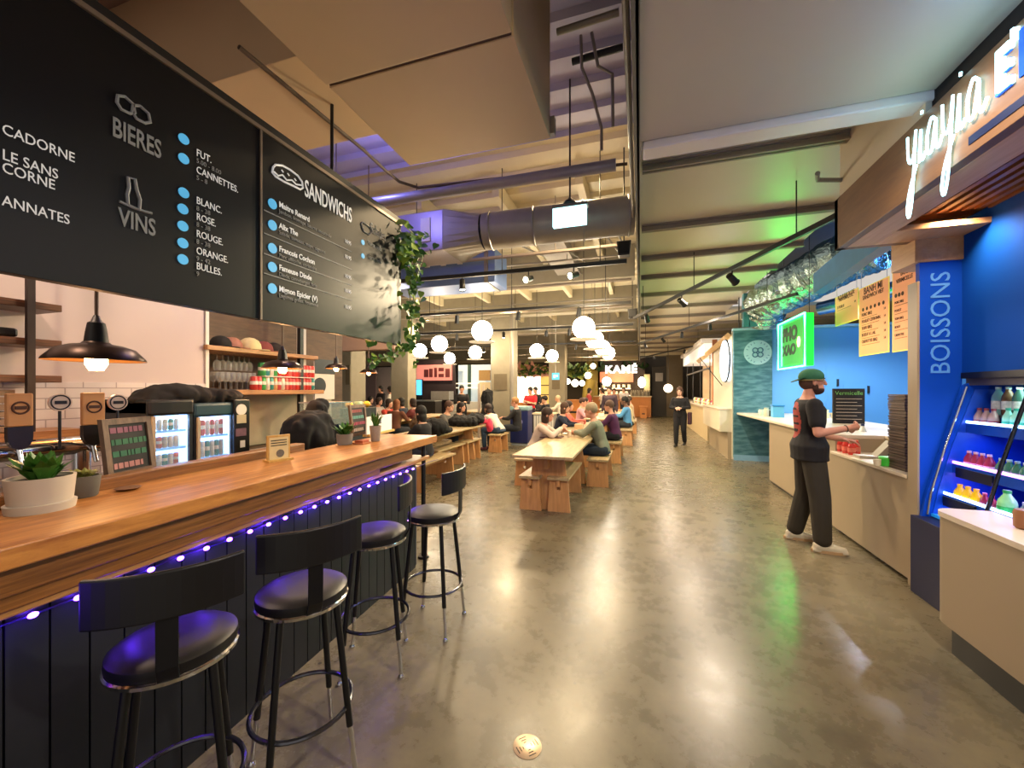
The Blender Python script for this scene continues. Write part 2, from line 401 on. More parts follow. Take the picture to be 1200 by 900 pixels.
mb.tube([(-.42, 3.0, 4.2), (-.42, 3.05, 4.0), (-.36, 3.2, 3.9), (-.3, 3.35, 3.7), (-.3, 3.35, 3.52)], .012, 6)
mb.tube([(-.34, 3.0, 4.2), (-.3, 3.05, 3.98), (-.2, 3.12, 3.95), (-.2, 3.2, 3.6)], .012, 6)
tag(mb.build('conduit', galv, smooth=True), 'pair of thin curved conduits dropping from the open ceiling slot', 'pipe')

# ---- thin cross pipes, conduits and roof joists of the high ceiling
random.seed(3)
for k, (y, z) in enumerate([(5.9, 3.62), (6.9, 3.8), (7.7, 3.6), (9.2, 3.6), (10.6, 3.7), (12.6, 3.6), (13.8, 3.55), (16.6, 3.5), (18.0, 3.5), (21.0, 3.45), (22.8, 3.4)]):
    mb = MB(); mb.tube([(-.15, y, z), (-9.5, y-.15, z)], .018 if k % 2 else .028, 6)
    for xx in (-1.2, -3.4, -5.8, -8): mb.tube([(xx, y-.02, z), (xx, y-.02, 4.45)], .006, 5)
    tag(mb.build('sprinkler_pipe', pipem if k % 2 else taupe, smooth=True), 'thin pipe on hanger rods across the hall, %s from the menu board end' % ORDW[k], 'pipe', 'thin pipes slung across the hall')
for k, x in enumerate([-.75, -1.9, -3.1, -4.4, -6.0, -7.8]):
    tag(MB().box(x-.05, x+.05, 5.2, 24.5, 4.22, 4.44).build('roof_joist', deckm), 'cream roof joist under the high ceiling, %s from the edge beam' % ORDW[k], 'joist', 'roof joists of the high ceiling')
for k, (x0, y0, x1, y1) in enumerate([(-1.6, 5.6, -.9, 7.8), (-2.0, 6.3, -1.1, 8.4), (-3.6, 5.8, -2.6, 8.2), (-.7, 5.4, -.35, 7.2), (-.5, 5.4, -.2, 7.2)]):
    mb = MB(); mb.tube([(x0, y0, 4.0), (x1, y1, 3.95)], .016, 6)
    tag(mb.build('conduit', pipem, smooth=True), 'thin conduit slanting under the high deck, %s' % ['left one of the near pair', 'middle one above the round duct', 'farthest left', 'nearest the edge beam but one', 'nearest the edge beam'][k], 'pipe', 'slanting conduits under the high deck')
for k, (u, v, zz, dd) in enumerate([(720, 362, 3.6, 0), (612, 362, 3.6, 1), (745, 375, 3.4, 0)]):
    pass
mb = MB(); mb.box(-1.6, -1.15, 6.2, 8.1, 3.9, 4.1)
tag(mb.build('cable_tray', galv), 'flat galvanised tray slanting below the high deck', 'tray')

# ---- ducts
t = thing('ventilation_duct', 'round galvanised duct with boxed end crossing above the hall', 'duct', (-1.2, 4.35, 3.2))
p0, p1 = P(568, 272, y=4.35), P(742, 252, y=4.55)
rr = .205
MB().cyl(p0, (p1.x+.0, p1.y, p1.z), rr, seg=28).build('round_duct', galv, t, smooth=True)
for f_ in (.05, .35, .68, .97):
    c = p0.lerp(p1, f_); d = (p1-p0).normalized()
    MB().lathe([(rr+.004, -.012), (rr+.012, -.006), (rr+.012, .006), (rr+.004, .012)], c, 28, d, cap=False).build('duct_collar', galv, t, smooth=True)
q = p0; w = .42
x0 = P(497, 275, y=4.2).x
mb = MB(); 
sq = [(x0+.3, 4.1, q.z-.24), (x0+.3, 4.62, q.z-.24), (x0+.3, 4.62, q.z+.22), (x0+.3, 4.1, q.z+.22)]
ring = [p0+Vector((.0, rr*math.cos(a_), rr*math.sin(a_))) for a_ in [R(-135+i*360/24) for i in range(24)]]
sqr = []
for i in range(24):
    s_, f_ = divmod(i, 6); a_, b2 = Vector(sq[s_]), Vector(sq[(s_+1) % 4]); sqr.append(a_.lerp(b2, f_/6))
mb.add(sqr+ring, [(i, (i+1) % 24, 24+(i+1) % 24, 24+i) for i in range(24)])
mb.build('duct_transition', galv, t, smooth=False)
MB().box(x0-.9, x0+.3, 4.1, 4.62, q.z-.24, q.z+.22).build('duct_box', mat('lilac_duct_sheet', '#9b93a0', .4, metal=.4, var=.06), t, bevel=.01)
MB().box(x0+.02, x0+.14, 4.085, 4.1, q.z-.13, q.z+.14).build('label_plate', whitem, t)
# second lower flat duct, bluish
c0, c1 = P(486, 338, y=6.0), P(580, 335, y=6.0)
t = thing('flat_duct', 'blue grey rectangular duct hanging low behind the vine', 'duct', (c0.x, 6.0, c0.z))
bl = mat('blue_grey_duct', '#6f86b8', .45, metal=.3, var=.06)
MB().box(c0.x-.5, c1.x-.18, 6.0, 6.6, c0.z, c0.z+.52).build('duct_body', bl, t, bevel=.01)
MB().box(c1.x-.18, c1.x-.12, 5.98, 6.62, c0.z-.01, c0.z+.55).build('duct_collar', galv, t)
MB().box(c1.x-.12, c1.x, 6.0, 6.6, c0.z, c0.z+.54).build('duct_end', bl, t, bevel=.01)
for dx in (-.3, .9): MB().cyl((c0.x+dx, 6.3, c0.z+.5), (c0.x+dx, 6.3, 4.5), .01, seg=6).build('hanger_rod', darkm, t)
for dx in (.2, .5, .8):
    MB().box(c0.x+dx, c0.x+dx+.09, 5.985, 6.0, c0.z+.33, c0.z+.39).build('label_plate', whitem, t)

# ---- columns
def column(x0, x1, y0, y1, label, patch=None):
    t = thing('concrete_column', label, 'column', ((x0+x1)/2, (y0+y1)/2, 0))
    MB().box(x0, x1, y0, y1, 0, 4.44).build('shaft', concrete, t, bevel=.02)
    if patch: MB().box(*patch).build('painted_panel', mat('dark_taupe_patch', '#6b5f4a', .8), t)
    return t
A = P(575, 457, y=11.6); B = P(600, 457, y=11.6)
column(A.x, B.x, 11.6, 12.2, 'broad concrete column behind the pair of communal tables', (P(579, 457, y=11.58).x, P(594, 457, y=11.58).x, 11.575, 11.6, 1.56, 2.05))
tag(MB().cyl((B.x+.06, 11.38, 0), (B.x+.06, 11.38, 4.4), .06).build('downpipe', pipem, smooth=True), 'grey vertical pipe standing against the broad concrete column', 'pipe')
A = P(643, 457, y=17.5); B = P(662, 457, y=17.5)
column(A.x, B.x, 17.5, 18.1, 'concrete column with small blue sign hanging before it', (P(647, 457, y=17.5).x, P(656, 457, y=17.5).x, 17.475, 17.5, 1.6, 2.1))
A = P(458, 457, y=11.0); B = P(478, 457, y=11.0)
column(A.x, B.x, 11.0, 11.5, 'concrete column seen through the trailing vine')
A = P(394, 457, y=8.6); B = P(411, 457, y=8.6)
column(A.x, B.x, 8.6, 9.2, 'concrete column behind the small pendant at the bar end', (P(405, 457, y=8.58).x, P(410, 457, y=8.58).x, 8.575, 8.6, 1.7, 2.2))

# ---- boundary walls of the hall
darkwall = mat('dark_brown_wall', '#4a4136', .8, var=.1)
struct(MB().box(-16, 9, 27.5, 27.7, 0, 4.5).build('wall_back', darkwall))
struct(MB().box(-16.1, -16, -3, 27.7, 0, 4.5).build('wall_left', mat('hall_side_wall', '#8a8078', .8)))
struct(MB().box(9, 9.1, -3, 27.7, 0, 4.5).build('wall_right', mat('hall_right_wall', '#7a766e', .8)))
struct(MB().box(-16, -.1, 25.0, 25.3, 3.35, 4.5).build('trim_2', mat('beige_header', '#9a8c6e', .75)))
# ================================================================== the bar on the left
oak = wood('bar_top_oak', '#84491d', '#c88942', .38, 3.2, (9, 1.0, 9), coat=.1)
oakd = wood('bar_edge_oak', '#5e3717', '#9a6430', .4, 4, (3, .8, 22), coat=.15)
oakl = wood('shelf_oak', '#8a5a30', '#c08c54', .45, 4, (8, 1.2, 14))
navy = mat('dark_blue_grey_board', '#15181d', .5, var=.15, scale=6)
black = mat('black_plastic', '#0c0c0d', .4, var=.2)
blackg = mat('black_gloss', '#08080a', .18, var=.1)
brass = mat('brass', '#b08a4a', .3, metal=.9, var=.1)
chrome = mat('chrome', '#d8d8da', .12, metal=1., var=.03)
bulb = mat('warm_bulb_glass', '#ffd9a0', .3, emit=28, ecol='#ffc885', var=0)
purple = mat('violet_led', '#8a5cff', .3, emit=25, ecol='#6a35ff', var=0)
leafm = mat('pothos_leaf', '#3c6b22', .38, var=.5, scale=14)
leafl = mat('pothos_leaf_light', '#86a53c', .38, var=.35, scale=14)
white_cer = mat('pale_ceramic', '#b9ac9b', .6, var=.05)
tilew = brickmat('white_tile', '#cfc6c8', '#c6bcc0', '#9a8f94', .20, .075, .3, 'x', .004)

def remesh(mb, name, m, parent, voxel, smooth=2, fac=.5):
    me = bpy.data.meshes.new(name); me.from_pydata([tuple(v) for v in mb.v], [], mb.f); me.update()
    bm = bmesh.new(); bm.from_mesh(me); bmesh.ops.recalc_face_normals(bm, faces=bm.faces); bm.to_mesh(me); bm.free()
    o = bpy.data.objects.new(name, me); COL.objects.link(o)
    r_ = o.modifiers.new('r', 'REMESH'); r_.mode = 'VOXEL'; r_.voxel_size = voxel; r_.use_smooth_shade = True
    if smooth: s_ = o.modifiers.new('s', 'SMOOTH'); s_.iterations = smooth; s_.factor = fac
    bpy.context.view_layer.update()
    me2 = bpy.data.meshes.new_from_object(o.evaluated_get(bpy.context.evaluated_depsgraph_get()))
    o.modifiers.clear(); o.data = me2; me2.materials.clear(); me2.materials.append(m)
    me2.polygons.foreach_set('use_smooth', [True]*len(me2.polygons))
    if parent is not None: o.parent = parent
    return o

def heap(mb, name, m, parent=None, vox=.014, amp=.03, fr=7.):
    """soft folded cloth: merged lumps with creases"""
    cs = [Vector(v) for v in mb.v]; o3 = Vector((sum(v.x for v in cs)/len(cs), sum(v.y for v in cs)/len(cs), min(v.z for v in cs)))
    if parent is not None: o3 = Vector(parent.location)
    mb.v = [v-o3 for v in cs]
    o = remesh(mb, name, m, parent, vox, 1)
    if parent is None: o.location = o3
    for v in o.data.vertices:
        q = Vector((v.co.x*fr, v.co.y*fr, v.co.z*fr*.6))
        d = (abs(noise.noise(q))*1.6-.45)*amp+noise.noise(q*2.7)*amp*.35
        v.co += v.normal*d
    return o

ZT = 1.13
E0, E1 = P(0, 644, z=ZT), P(512, 510, z=ZT)      # front edge of the counter top, seen from the aisle
ed = (E1-E0).normalized(); en = Vector((-ed.y, ed.x, 0))     # en points behind the bar (towards -x)
En = E0-ed*2.0
def bp_(s, w, z): p = E0+ed*s+en*w; return Vector((p.x, p.y, z))   # s along the edge, w behind it
L = (E1-E0).length
bar = thing('bar_counter', 'long wooden topped bar clad in dark boards with violet lights underneath', 'bar counter', (E0.x, E0.y, 0))
def slab(s0, s1, w0, w1, z0, z1, name, m, bev=.006):
    mb = MB(); mb.prism([bp_(s0, w0, 0)[:2], bp_(s1, w0, 0)[:2], bp_(s1, w1, 0)[:2], bp_(s0, w1, 0)[:2]][::-1], z0, z1)
    return mb.build(name, m, bar, bevel=bev)
slab(-2.2, L, 0, .52, ZT-.065, ZT, 'counter_top', oak)
slab(-2.2, L-.42, .035, .50, ZT-.15, ZT-.067, 'apron_board', oakd)
slab(-2.2, L-.05, .05, .70, .915, .945, 'foot_shelf', oakl)
slab(-2.2, L-.9, .045, .075, .935, ZT-.14, 'apron_board', oakd)
# raised back edge of the counter top
slab(-2.2, L-1.1, .52, .60, ZT-.065, ZT+.05, 'back_ledge', oakd)
# cladding (front plane a little behind the edge)
pf0, pf1 = P(325, 807, z=0), P(487, 665, z=0)
pd = (pf1-pf0).normalized(); pn = Vector((-pd.y, pd.x, 0))
LP_ = (pf1-pf0).length
def pp(s, w, z): p = pf0+pd*s+pn*w; return Vector((p.x, p.y, z))
mb = MB()
s = -4.0; bw = .098
while s < LP_-.02:
    e_ = min(s+bw-.006, LP_)
    mb.prism([pp(s, 0, 0)[:2], pp(e_, 0, 0)[:2], pp(e_, .02, 0)[:2], pp(s, .02, 0)[:2]], .0, .90); s += bw
mb.prism([pp(-4, .02, 0)[:2], pp(LP_, .02, 0)[:2], pp(LP_, .06, 0)[:2], pp(-4, .06, 0)[:2]], 0, .90)
mb.prism([pp(LP_-.03, .06, 0)[:2], pp(LP_, .06, 0)[:2], pp(LP_, .55, 0)[:2], pp(LP_-.03, .55, 0)[:2]], 0, .90)
mb.build('board_cladding', navy, bar)
MB().prism([pp(LP_, -.004, 0)[:2], pp(LP_+.012, -.004, 0)[:2], pp(LP_+.012, .02, 0)[:2], pp(LP_, .02, 0)[:2]], .02, .89).build('corner_strip', mat('steel_corner', '#8a8a90', .3, metal=.8), bar)
# posts holding the overhanging end
q = P(499, 600, x=E1.x-.06)
MB().cyl(bp_(L-.1, .09, 0), bp_(L-.1, .09, ZT-.065), .02, seg=14).cyl(bp_(L-.1, .09, 0), bp_(L-.1, .09, .02), .05, seg=18).build('post', darkm, bar, smooth=True)
MB().cyl(bp_(L-.55, .36, .945), bp_(L-.55, .36, ZT-.065), .02, seg=14).cyl(bp_(L-.55, .36, .945), bp_(L-.55, .36, .955), .05, seg=18).build('post', darkm, bar, smooth=True)
# lower table-height wing at the end
slab(L-.85, L-.02, .16, .75, .80, .84, 'wing_table', oak)
# violet light string under the top
st = thing('light_string', 'string of violet lights under the bar edge', 'string lights', (pf0.x, pf0.y, .88))
MB().tube([pp(-2.3+i*.2, -.014, .884+.006*math.sin(i*2.3)) for i in range(22)], .003, 6).build('cable', mat('clear_cable', '#2a1a66', .4), st)
k = 0; s = -2.28
while s < LP_:
    MB().ball(pp(s, -.022, .884), .0085, 1, 1.5, 1, 8, 6).build('bulb', purple, st, smooth=True)
    if k % 3 == 0: light('violet_glow', 'POINT', pp(s, -.05, .878), .4, '#5a2cff', .01)
    s += .105; k += 1

# ---- drinks wall, left
wx = -4.0
we = P(240, 440, x=wx).y
pink = mat('pinkish_plaster', '#c6b6b4', .75, var=.05, scale=2)
struct(MB().box(wx-.12, wx, -3, we, 0, 4.4).build('wall_left', pink))
struct(MB().box(wx, wx+.012, -3, we, 0, 1.62).build('trim_3', tilew))
struct(MB().box(wx-.14, wx+.015, we, we+.03, 0, 4.4).build('trim_4', whitem))
# dark woody recess with shelves beyond
recm = wood('brown_wall_boards', '#4a3626', '#6b5038', .6, 3, (4, 1.2, 6), coat=0)
struct(MB().box(wx-.5, wx-.42, we+.03, 5.15, 0, 3.6).build('wall_left', recm))
brk = mat('pale_marble_panel', '#a89c86', .5, var=.25, scale=4)
tag(MB().box(wx-.42, wx-.4, we+.4, 4.9, .9, 1.5).build('wall_panel', brk, bevel=.003), 'pale stone panel under the drink can shelf', 'panel')

def wall_shelf(name, y0, y1, x0, x1, z, th, label, m=oakl, grp=None):
    return tag(MB().box(x0, x1, y0, y1, z-th, z).build(name, m, bevel=.004), label, 'shelf', grp)
z_up = P(245, 404, x=-3.95).z; y1 = P(373, 415, x=-3.95).y; y0 = P(243, 404, x=-3.95).y
wall_shelf('wall_shelf', y0, y1, -4.42, -3.95, z_up, .045, 'upper oak shelf carrying caps above the wine glasses')
wall_shelf('wall_shelf', y0, y1+.1, -4.42, -3.95, 1.56, .05, 'long oak shelf carrying the rows of drink cans')
# dark post by the shelf end
yq = P(352, 400, x=-4.0).y
tag(MB().box(-4.03, -3.98, yq-.02, yq+.03, 1.2, 3.2).build('shelf_post', darkm), 'black post at the end of the cap shelf', 'post')
tag(MB().box(-4.12, -4.05, yq+.06, yq+.14, 1.2, 3.2).build('shelf_post', whitem), 'white post behind the black shelf post', 'post')
# caps on upper shelf
def cap_hat(name, loc, rz, m, label, sc=1.):
    t = thing(name, label, 'cap', loc, rz, 'caps on the upper shelf')
    mb = MB(); prof = [(.098, 0), (.1, .02), (.094, .06), (.075, .095), (.04, .118), (.004, .125)]
    mb.lathe(prof, (0, 0, 0), 18); mb.build('crown', m, t, smooth=True, world=False)
    mb = MB(); pts = [(.09*math.cos(a_), .09*math.sin(a_)) for a_ in [R(-60+i*15) for i in range(9)]]
    outr = [(.17*math.cos(a_)+.015, .105*math.sin(a_)) for a_ in [R(60-i*15) for i in range(9)]]
    mb.prism(pts+outr, .0, .008); mb.build('brim', m, t, world=False)
    t.scale = (sc,)*3
    return t
cl = [('#17140f', 262, 'black cap at the near end of the upper shelf'), ('#9c6a58', 275, 'salmon pink cap on the upper shelf'), ('#c8b98a', 296, 'cream cap with spots on the upper shelf'),
      ('#7a3b34', 312, 'dark red patterned cap on the upper shelf'), ('#241c18', 324, 'dark cap hanging at the far end of the upper shelf')]
for c_, u, lb in cl:
    p = P(u, 402, x=-4.08)
    cap_hat('cap', (-4.12, p.y, z_up+.001), R(20), mat('cap_cloth_'+c_[1:], c_, .85, var=.25, scale=20), lb, 1.0 if u != 296 else 1.15)
# cans
canc = ['#3f9a52', '#c9c2b4', '#b0332f', '#c99a6a', '#7c2b23', '#cfc6bd', '#d06a62', '#c33d3f', '#b8494f', '#c8352f', '#3b8a86', '#d8cfc6']
def mk_can(col, label, grp):
    t = thing('drink_can', label, 'can', (0, 0, 0), 0, grp)
    MB().lathe([(.026, 0), (.033, .008), (.033, .108), (.027, .118), (.027, .12), (.024, .117)], seg=14).build('can_body', mat('can_paint_'+col[1:], col, .35, metal=.2, var=.35, scale=25), t, smooth=True, world=False)
    MB().lathe([(.0335, .048), (.0335, .078)], seg=14, cap=False).build('label_band', mat('can_band', '#d9d3ca', .5, var=.4, scale=60), t, smooth=True, world=False)
    return t
protos = {c: None for c in canc}
names_ = {'#3f9a52': 'green', '#c9c2b4': 'silver', '#b0332f': 'red', '#c99a6a': 'tan', '#7c2b23': 'maroon', '#cfc6bd': 'off white', '#d06a62': 'coral', '#c33d3f': 'bright red', '#b8494f': 'rose', '#c8352f': 'scarlet', '#3b8a86': 'teal', '#d8cfc6': 'cream'}
def put_can(c, loc, rowlab, grp, sc=1., i=0):
    lab = '%s drink can, %s from the left in %s' % (names_[c], ORDW[i], rowlab)
    if protos[c] is None:
        protos[c] = mk_can(c, lab, grp+', '+names_[c]+' ones'); protos[c].location = loc; protos[c].scale = (sc,)*3; return
    dup(protos[c], loc, 0, lab, grp+', '+names_[c]+' ones', sc)
ya, yb = P(299, 450, x=-4.0).y, P(366, 450, x=-4.0).y
nC = 17; sc_ = 1.22
for i in range(nC):
    y = ya+(yb-ya)*i/(nC-1)
    put_can(canc[(i*5+2) % 12] if i < 9 else canc[[7, 8, 9, 2, 6, 9, 7, 10][i-9]], (-4.02, y, 1.561), 'the lower row on the oak shelf', 'cans of the lower row', sc_, i)
tag(MB().box(-4.10, -3.95, ya+.08, yb+.02, 1.561+.1475, 1.561+.157).build('can_divider', whitem), 'white board between the two rows of drink cans', 'divider')
for i in range(2, nC):
    y = ya+(yb-ya)*i/(nC-1)
    put_can(canc[0] if i == 2 else canc[(i*7+1) % 12] if i < 9 else canc[[6, 7, 9, 8, 2, 9, 7, 9][i-9]], (-4.02, y, 1.561+.158), 'the upper row above the white board', 'cans of the upper row', sc_, i-2)
# wine glasses hanging and standing
gl = glass('clear_glass', '#e9eef0', .10)
def wine_glass(hang=False):
    t = thing('wine_glass', 'clear wine glass standing at the left end of the can shelf', 'wine glass', (0, 0, 0), 0, 'wine glasses standing on the oak shelf')
    MB().lathe([(.018, .085), (.034, .11), (.037, .14), (.03, .185), (.029, .185), (.035, .14), (.032, .112), (.016, .088)], seg=16, cap=False).build('bowl', gl, t, smooth=True, world=False)
    MB().lathe([(.034, 0), (.034, .003), (.004, .008), (.0035, .08), (.012, .088)], seg=16).build('stem', gl, t, smooth=True, world=False)
    return t
wg = wine_glass(); y_a, y_b = P(252, 450, x=-4.1).y, P(296, 450, x=-4.1).y
first = True
for r_ in range(2):
    for i in range(7):
        loc = (-4.05-.1*r_, y_a+(y_b-y_a)*i/7+.02, 1.561)
        gl_ = wg if first else dup(wg, loc, 0)
        gl_.location = loc; first = False; gl_['label'] = 'clear wine glass standing on the oak shelf, %s from the left in the %s row' % (ORDW[i], ['front', 'rear'][r_])
for i in range(7):
    d = dup(wg, (-4.1, y_a+(y_b-y_a)*i/7+.02, z_up-.046), 0, 'clear wine glass hanging upside down below the cap shelf, %s from the left' % ORDW[i], 'wine glasses hanging below the cap shelf')
    d.rotation_euler = (PI, 0, 0)
# white coffee grinder / poster at shelf end
p = P(382, 430, x=-4.2)
t = thing('wall_poster', 'black and white poster with round emblem beyond the cans', 'poster', (-4.2, p.y, p.z))
A, B = P(369, 457, x=-4.2).y, P(392, 457, x=-4.2).y
MB().box(-4.22, -4.2, A, B, P(380, 447, x=-4.2).z-.25, P(380, 426, x=-4.2).z+.02).build('paper', whitem, t)
MB().box(-4.2, -4.195, A, B, P(380, 440, x=-4.2).z+.02, P(380, 424, x=-4.2).z+.03).build('black_header', black, t)
MB().lathe([(.11, 0), (.11, .008)], (-4.2, (A+B)/2-.1, P(380, 452, x=-4.2).z), 24, (1, 0, 0)).build('round_emblem', black, t)

# ---- shelf rack far left
rx = -3.7
for k, (v1, v2, lb) in enumerate([(352, 364, 'upper'), (395, 404, 'middle'), (438, 443, 'lowest')]):
    p = P(73, (v1+v2)/2, x=rx)
    tag(MB().box(rx-.28, rx, -1.5, p.y, p.z-.045, p.z).build('wall_shelf', wood('dark_shelf_wood', '#3f2414', '#7a4a2a', .5, 4, (8, 1.2, 14)), bevel=.004), '%s brown plank shelf of the rack at the far left' % lb, 'shelf')
yp = P(36, 400, x=rx+.02).y
tag(MB().box(rx-.0, rx+.03, yp-.018, yp+.018, .9, 3.2).build('shelf_post', mat('dark_brown_post', '#2a1a15', .6)), 'dark upright post of the rack at the far left', 'post')
p = P(20, 402, x=rx)
tag(MB().box(rx-.2, rx-.03, -.2, yp-.03, P(73, 399, x=rx).z+.001, P(73, 399, x=rx).z+.055).build('folded_cloth', black, bevel=.015), 'black folded cloth lying on the middle shelf of the rack', 'cloth')
zl = P(73, 440, x=rx).z
t = thing('stacked_trays', 'pile of pale boards stacked on the rack below the lowest shelf', 'boards', (rx-.15, yp-.3, 1.25))
for i in range(6):
    MB().box(rx-.3, rx-.02, yp-.6, yp-.05, 1.30+i*.045, 1.335+i*.045).build('board', mat('grey_brown_board', '#8a7562', .7), t, bevel=.003)
struct(MB().box(rx-.3, rx+.05, -1.5, yp+.25, 1.245, 1.295).build('trim_5', oakl))

# ---- back counter with taps
bc = thing('back_counter', 'low back counter running behind the bar below the taps', 'counter', (-3.6, .8, 0))
MB().box(-3.99, -3.35, -2.5, 5.0, 0, .88).build('body', mat('grey_cabinet', '#6d655f', .6), bc)
MB().box(-3.99, -3.30, -2.5, 5.0, .88, .92).build('worktop', mat('stone_worktop', '#8b8078', .35), bc)

# beer tower: horizontal chrome pipe with two wooden tap handles and two medallions
tx = -2.75
pa, pb_ = P(-60, 536, x=tx), P(124, 519, x=tx)
t = thing('beer_tower', 'horizontal chrome beer tower with taps behind the bar', 'beer tower', (tx, (pa.y+pb_.y)/2, .9))
MB().cyl((tx, pa.y-.3, pb_.z), (tx, pb_.y, pb_.z), .042, seg=24).build('rail', chrome, t, smooth=True)
MB().cyl((tx, pb_.y-.1, .3), (tx, pb_.y-.1, pb_.z), .035, seg=20).build('support_column', chrome, t, smooth=True)
MB().cyl((tx, pa.y-.2, .3), (tx, pa.y-.2, pb_.z), .035, seg=20).build('support_column', chrome, t, smooth=True)
tapw = mat('tap_handle_wood', '#c98a55', .45, var=.12)
tapb = mat('tap_handle_dark', '#1a1216', .35)
def tapper(u0, u1, v0, v1, v2, kind):
    xx = tx+.07
    a_, b2 = P(u0, v0, x=xx), P(u1, v0, x=xx); cy = (a_.y+b2.y)/2; w_ = (b2.y-a_.y)/2
    zt, zm, zb = P((u0+u1)/2, v0, x=xx).z, P((u0+u1)/2, v1, x=xx).z, P((u0+u1)/2, v2, x=xx).z
    if kind:
        h = MB(); h.box(xx-.012, xx+.012, cy-w_, cy+w_, zm, zt)
        o = h.build('tap_handle', tapw, t, bevel=.006)
        pol = [(xx-.014, cy-w_*.95, zm)]+[(xx-.014, cy-w_*.95*math.cos(a2), zm-(zm-zb)*(.45+.55*math.sin(a2))) for a2 in [R(i*18) for i in range(11)]]+[(xx-.014, cy+w_*.95, zm)]
        MB().extr(pol, (.028, 0, 0)).build('handle_base', tapb, o, world=True)
        MB().torus((xx+.014, cy, (zt+zm)/2+.01), w_*.62, .004, 24, 6, (1, 0, 0)).build('badge_ring', mat('burnt_mark', '#4a2412', .6), o)
        MB().box(xx+.012, xx+.016, cy-w_*.45, cy+w_*.45, (zt+zm)/2+.003, (zt+zm)/2+.018).build('badge_mark', mat('burnt_mark', '#4a2412', .6), o)
        MB().cyl((xx, cy, zb-.02), (xx-.03, cy, pb_.z), .012, seg=10).cyl((xx, cy, zb+.01), (xx+.03, cy, pb_.z-.08), .01, seg=10).build('faucet', chrome, t, smooth=True)
    else:
        o = MB().lathe([(.001, -.006), (w_, -.006), (w_, .006), (.001, .006)], (xx, cy, (zt+zm)/2), 28, (1, 0, 0)).build('medallion', mat('pale_medallion', '#cbb2a4', .4), t, smooth=True)
        MB().torus((xx+.007, cy, (zt+zm)/2), w_*.8, .003, 24, 6, (1, 0, 0)).build('medallion_ring', tapb, o)
        MB().box(xx+.006, xx+.010, cy-w_*.5, cy+w_*.5, (zt+zm)/2-.008, (zt+zm)/2+.008).build('medallion_mark', tapb, o)
        MB().cyl((xx-.002, cy, zm+.01), (xx-.002, cy, pb_.z), .006, seg=10).build('medallion_stem', tapb, t, smooth=True)
tapper(6, 38, 461, 500, 527, 1); tapper(95, 122, 460, 498, 522, 1)
tapper(56, 84, 463, 480, 480, 0); tapper(126, 149, 463, 480, 480, 0)

# ---- two glass door coolers on the back counter
def cooler(u0, u1, v0, v1, vb, x, label, hdr, nsh, pal, side=None):
    A, B = P(u0, v1, x=x), P(u1, v1, x=x); zt = P((u0+u1)/2, v0, x=x).z; zh = P((u0+u1)/2, v1, x=x).z; zb = P((u0+u1)/2, vb, x=x).z
    y0, y1 = A.y, B.y
    t = thing('display_cooler', label, 'cooler', (x-.25, (y0+y1)/2, zb-.02))
    mb = MB(); mb.box(x-.45, x, y0-.03, y0, zb-.03, zt).box(x-.45, x, y1, y1+.03, zb-.03, zt).box(x-.45, x, y0, y1, zb-.03, zb).box(x-.45, x-.42, y0, y1, zb, zt)
    mb.build('casing', mat('cooler_dark_casing', '#1c2126', .45), t)
    MB().box(x-.45, x+.012, y0-.03, y1+.03, zh, zt).build('header', hdr, t, bevel=.02)
    MB().box(x-.42, x-.415, y0, y1, zb, zh).build('light_back', mat('cooler_glow', '#cfe6ff', .5, emit=3.0, ecol='#a8d0ff', var=0), t)
    MB().box(x-.41, x-.02, y0, y0+.004, zb, zh).box(x-.41, x-.02, y1-.004, y1, zb, zh).build('side_liner', mat('glowing_liner', '#cfe6ff', .5, emit=1.2, ecol='#9cc8ff', var=0), t)  # liner set glowing to brighten the inside of the cooler
    gh = (zh-zb)/nsh
    for i in range(nsh):
        MB().box(x-.40, x-.03, y0+.005, y1-.005, zb+gh*i+.005, zb+gh*i+.02).build('shelf', mat('cooler_shelf', '#7fb2e0', .3, emit=.25, ecol='#6fb4ff'), t)
    MB().box(x-.008, x-.002, y0, y1, zb, zh).build('glass_door', glass('cooler_glass', '#cfe4f2', .1), t)
    MB().box(x-.01, x+.015, y0-.005, y0+.015, zb, zh).build('door_frame', mat('pale_frame', '#b9a68c', .4), t)
    light('cooler_lamp', 'AREA', (x-.2, (y0+y1)/2, zh-.02), 7.0, '#bfe0ff', .3, (y1-y0)*.8)
    k = 0
    for i in range(nsh):
        w_ = .036; yy = y0+.035; kk = 0
        while yy < y1-.03:
            c = pal[(k*3+i) % len(pal)]; k += 1
            z0 = zb+gh*i+.021
            loc = (x-.05, yy, z0); lab = '%s can inside the %s, %s along shelf %s from below' % (names_[c], 'left cooler' if side else 'right cooler', ORDW[kk], ['one', 'two', 'three'][i]); kk += 1
            s_ = (gh-.045)/.12
            put_can2(c, loc, lab, ('left' if side else 'right')+' cooler cans', s_)
            yy += w_
    return t
def put_can2(c, loc, lab, grp, s_):
    g = '%s %s shelf %.2f' % (names_[c], grp, loc[2])
    lab2 = lab
    dup(protos[c], loc, 0, lab2, grp, (.5, .5, s_))
spare_ = [c for c in canc if protos[c] is None]
for c in spare_: put_can(c, (0, 0, 0), 'x', 'x')
hd1 = mat('cooler_header_black', '#17120f', .4); hd2 = mat('cooler_header_teal', '#27424c', .4)
cooler(178, 222, 468, 487, 549, -3.15, 'left glass door cooler of cans under a black header', hd1, 3, ['#d8cfc6', '#c9c2b4', '#cfc6bd', '#c9c2b4', '#d8cfc6', '#d06a62', '#3b8a86'], True)
cooler(231, 271, 472, 488, 538, -3.15, 'right glass door cooler of cans under a teal header', hd2, 2, ['#3b8a86', '#d8cfc6', '#b8494f', '#cfc6bd', '#c33d3f', '#c9c2b4'], False)
t = None
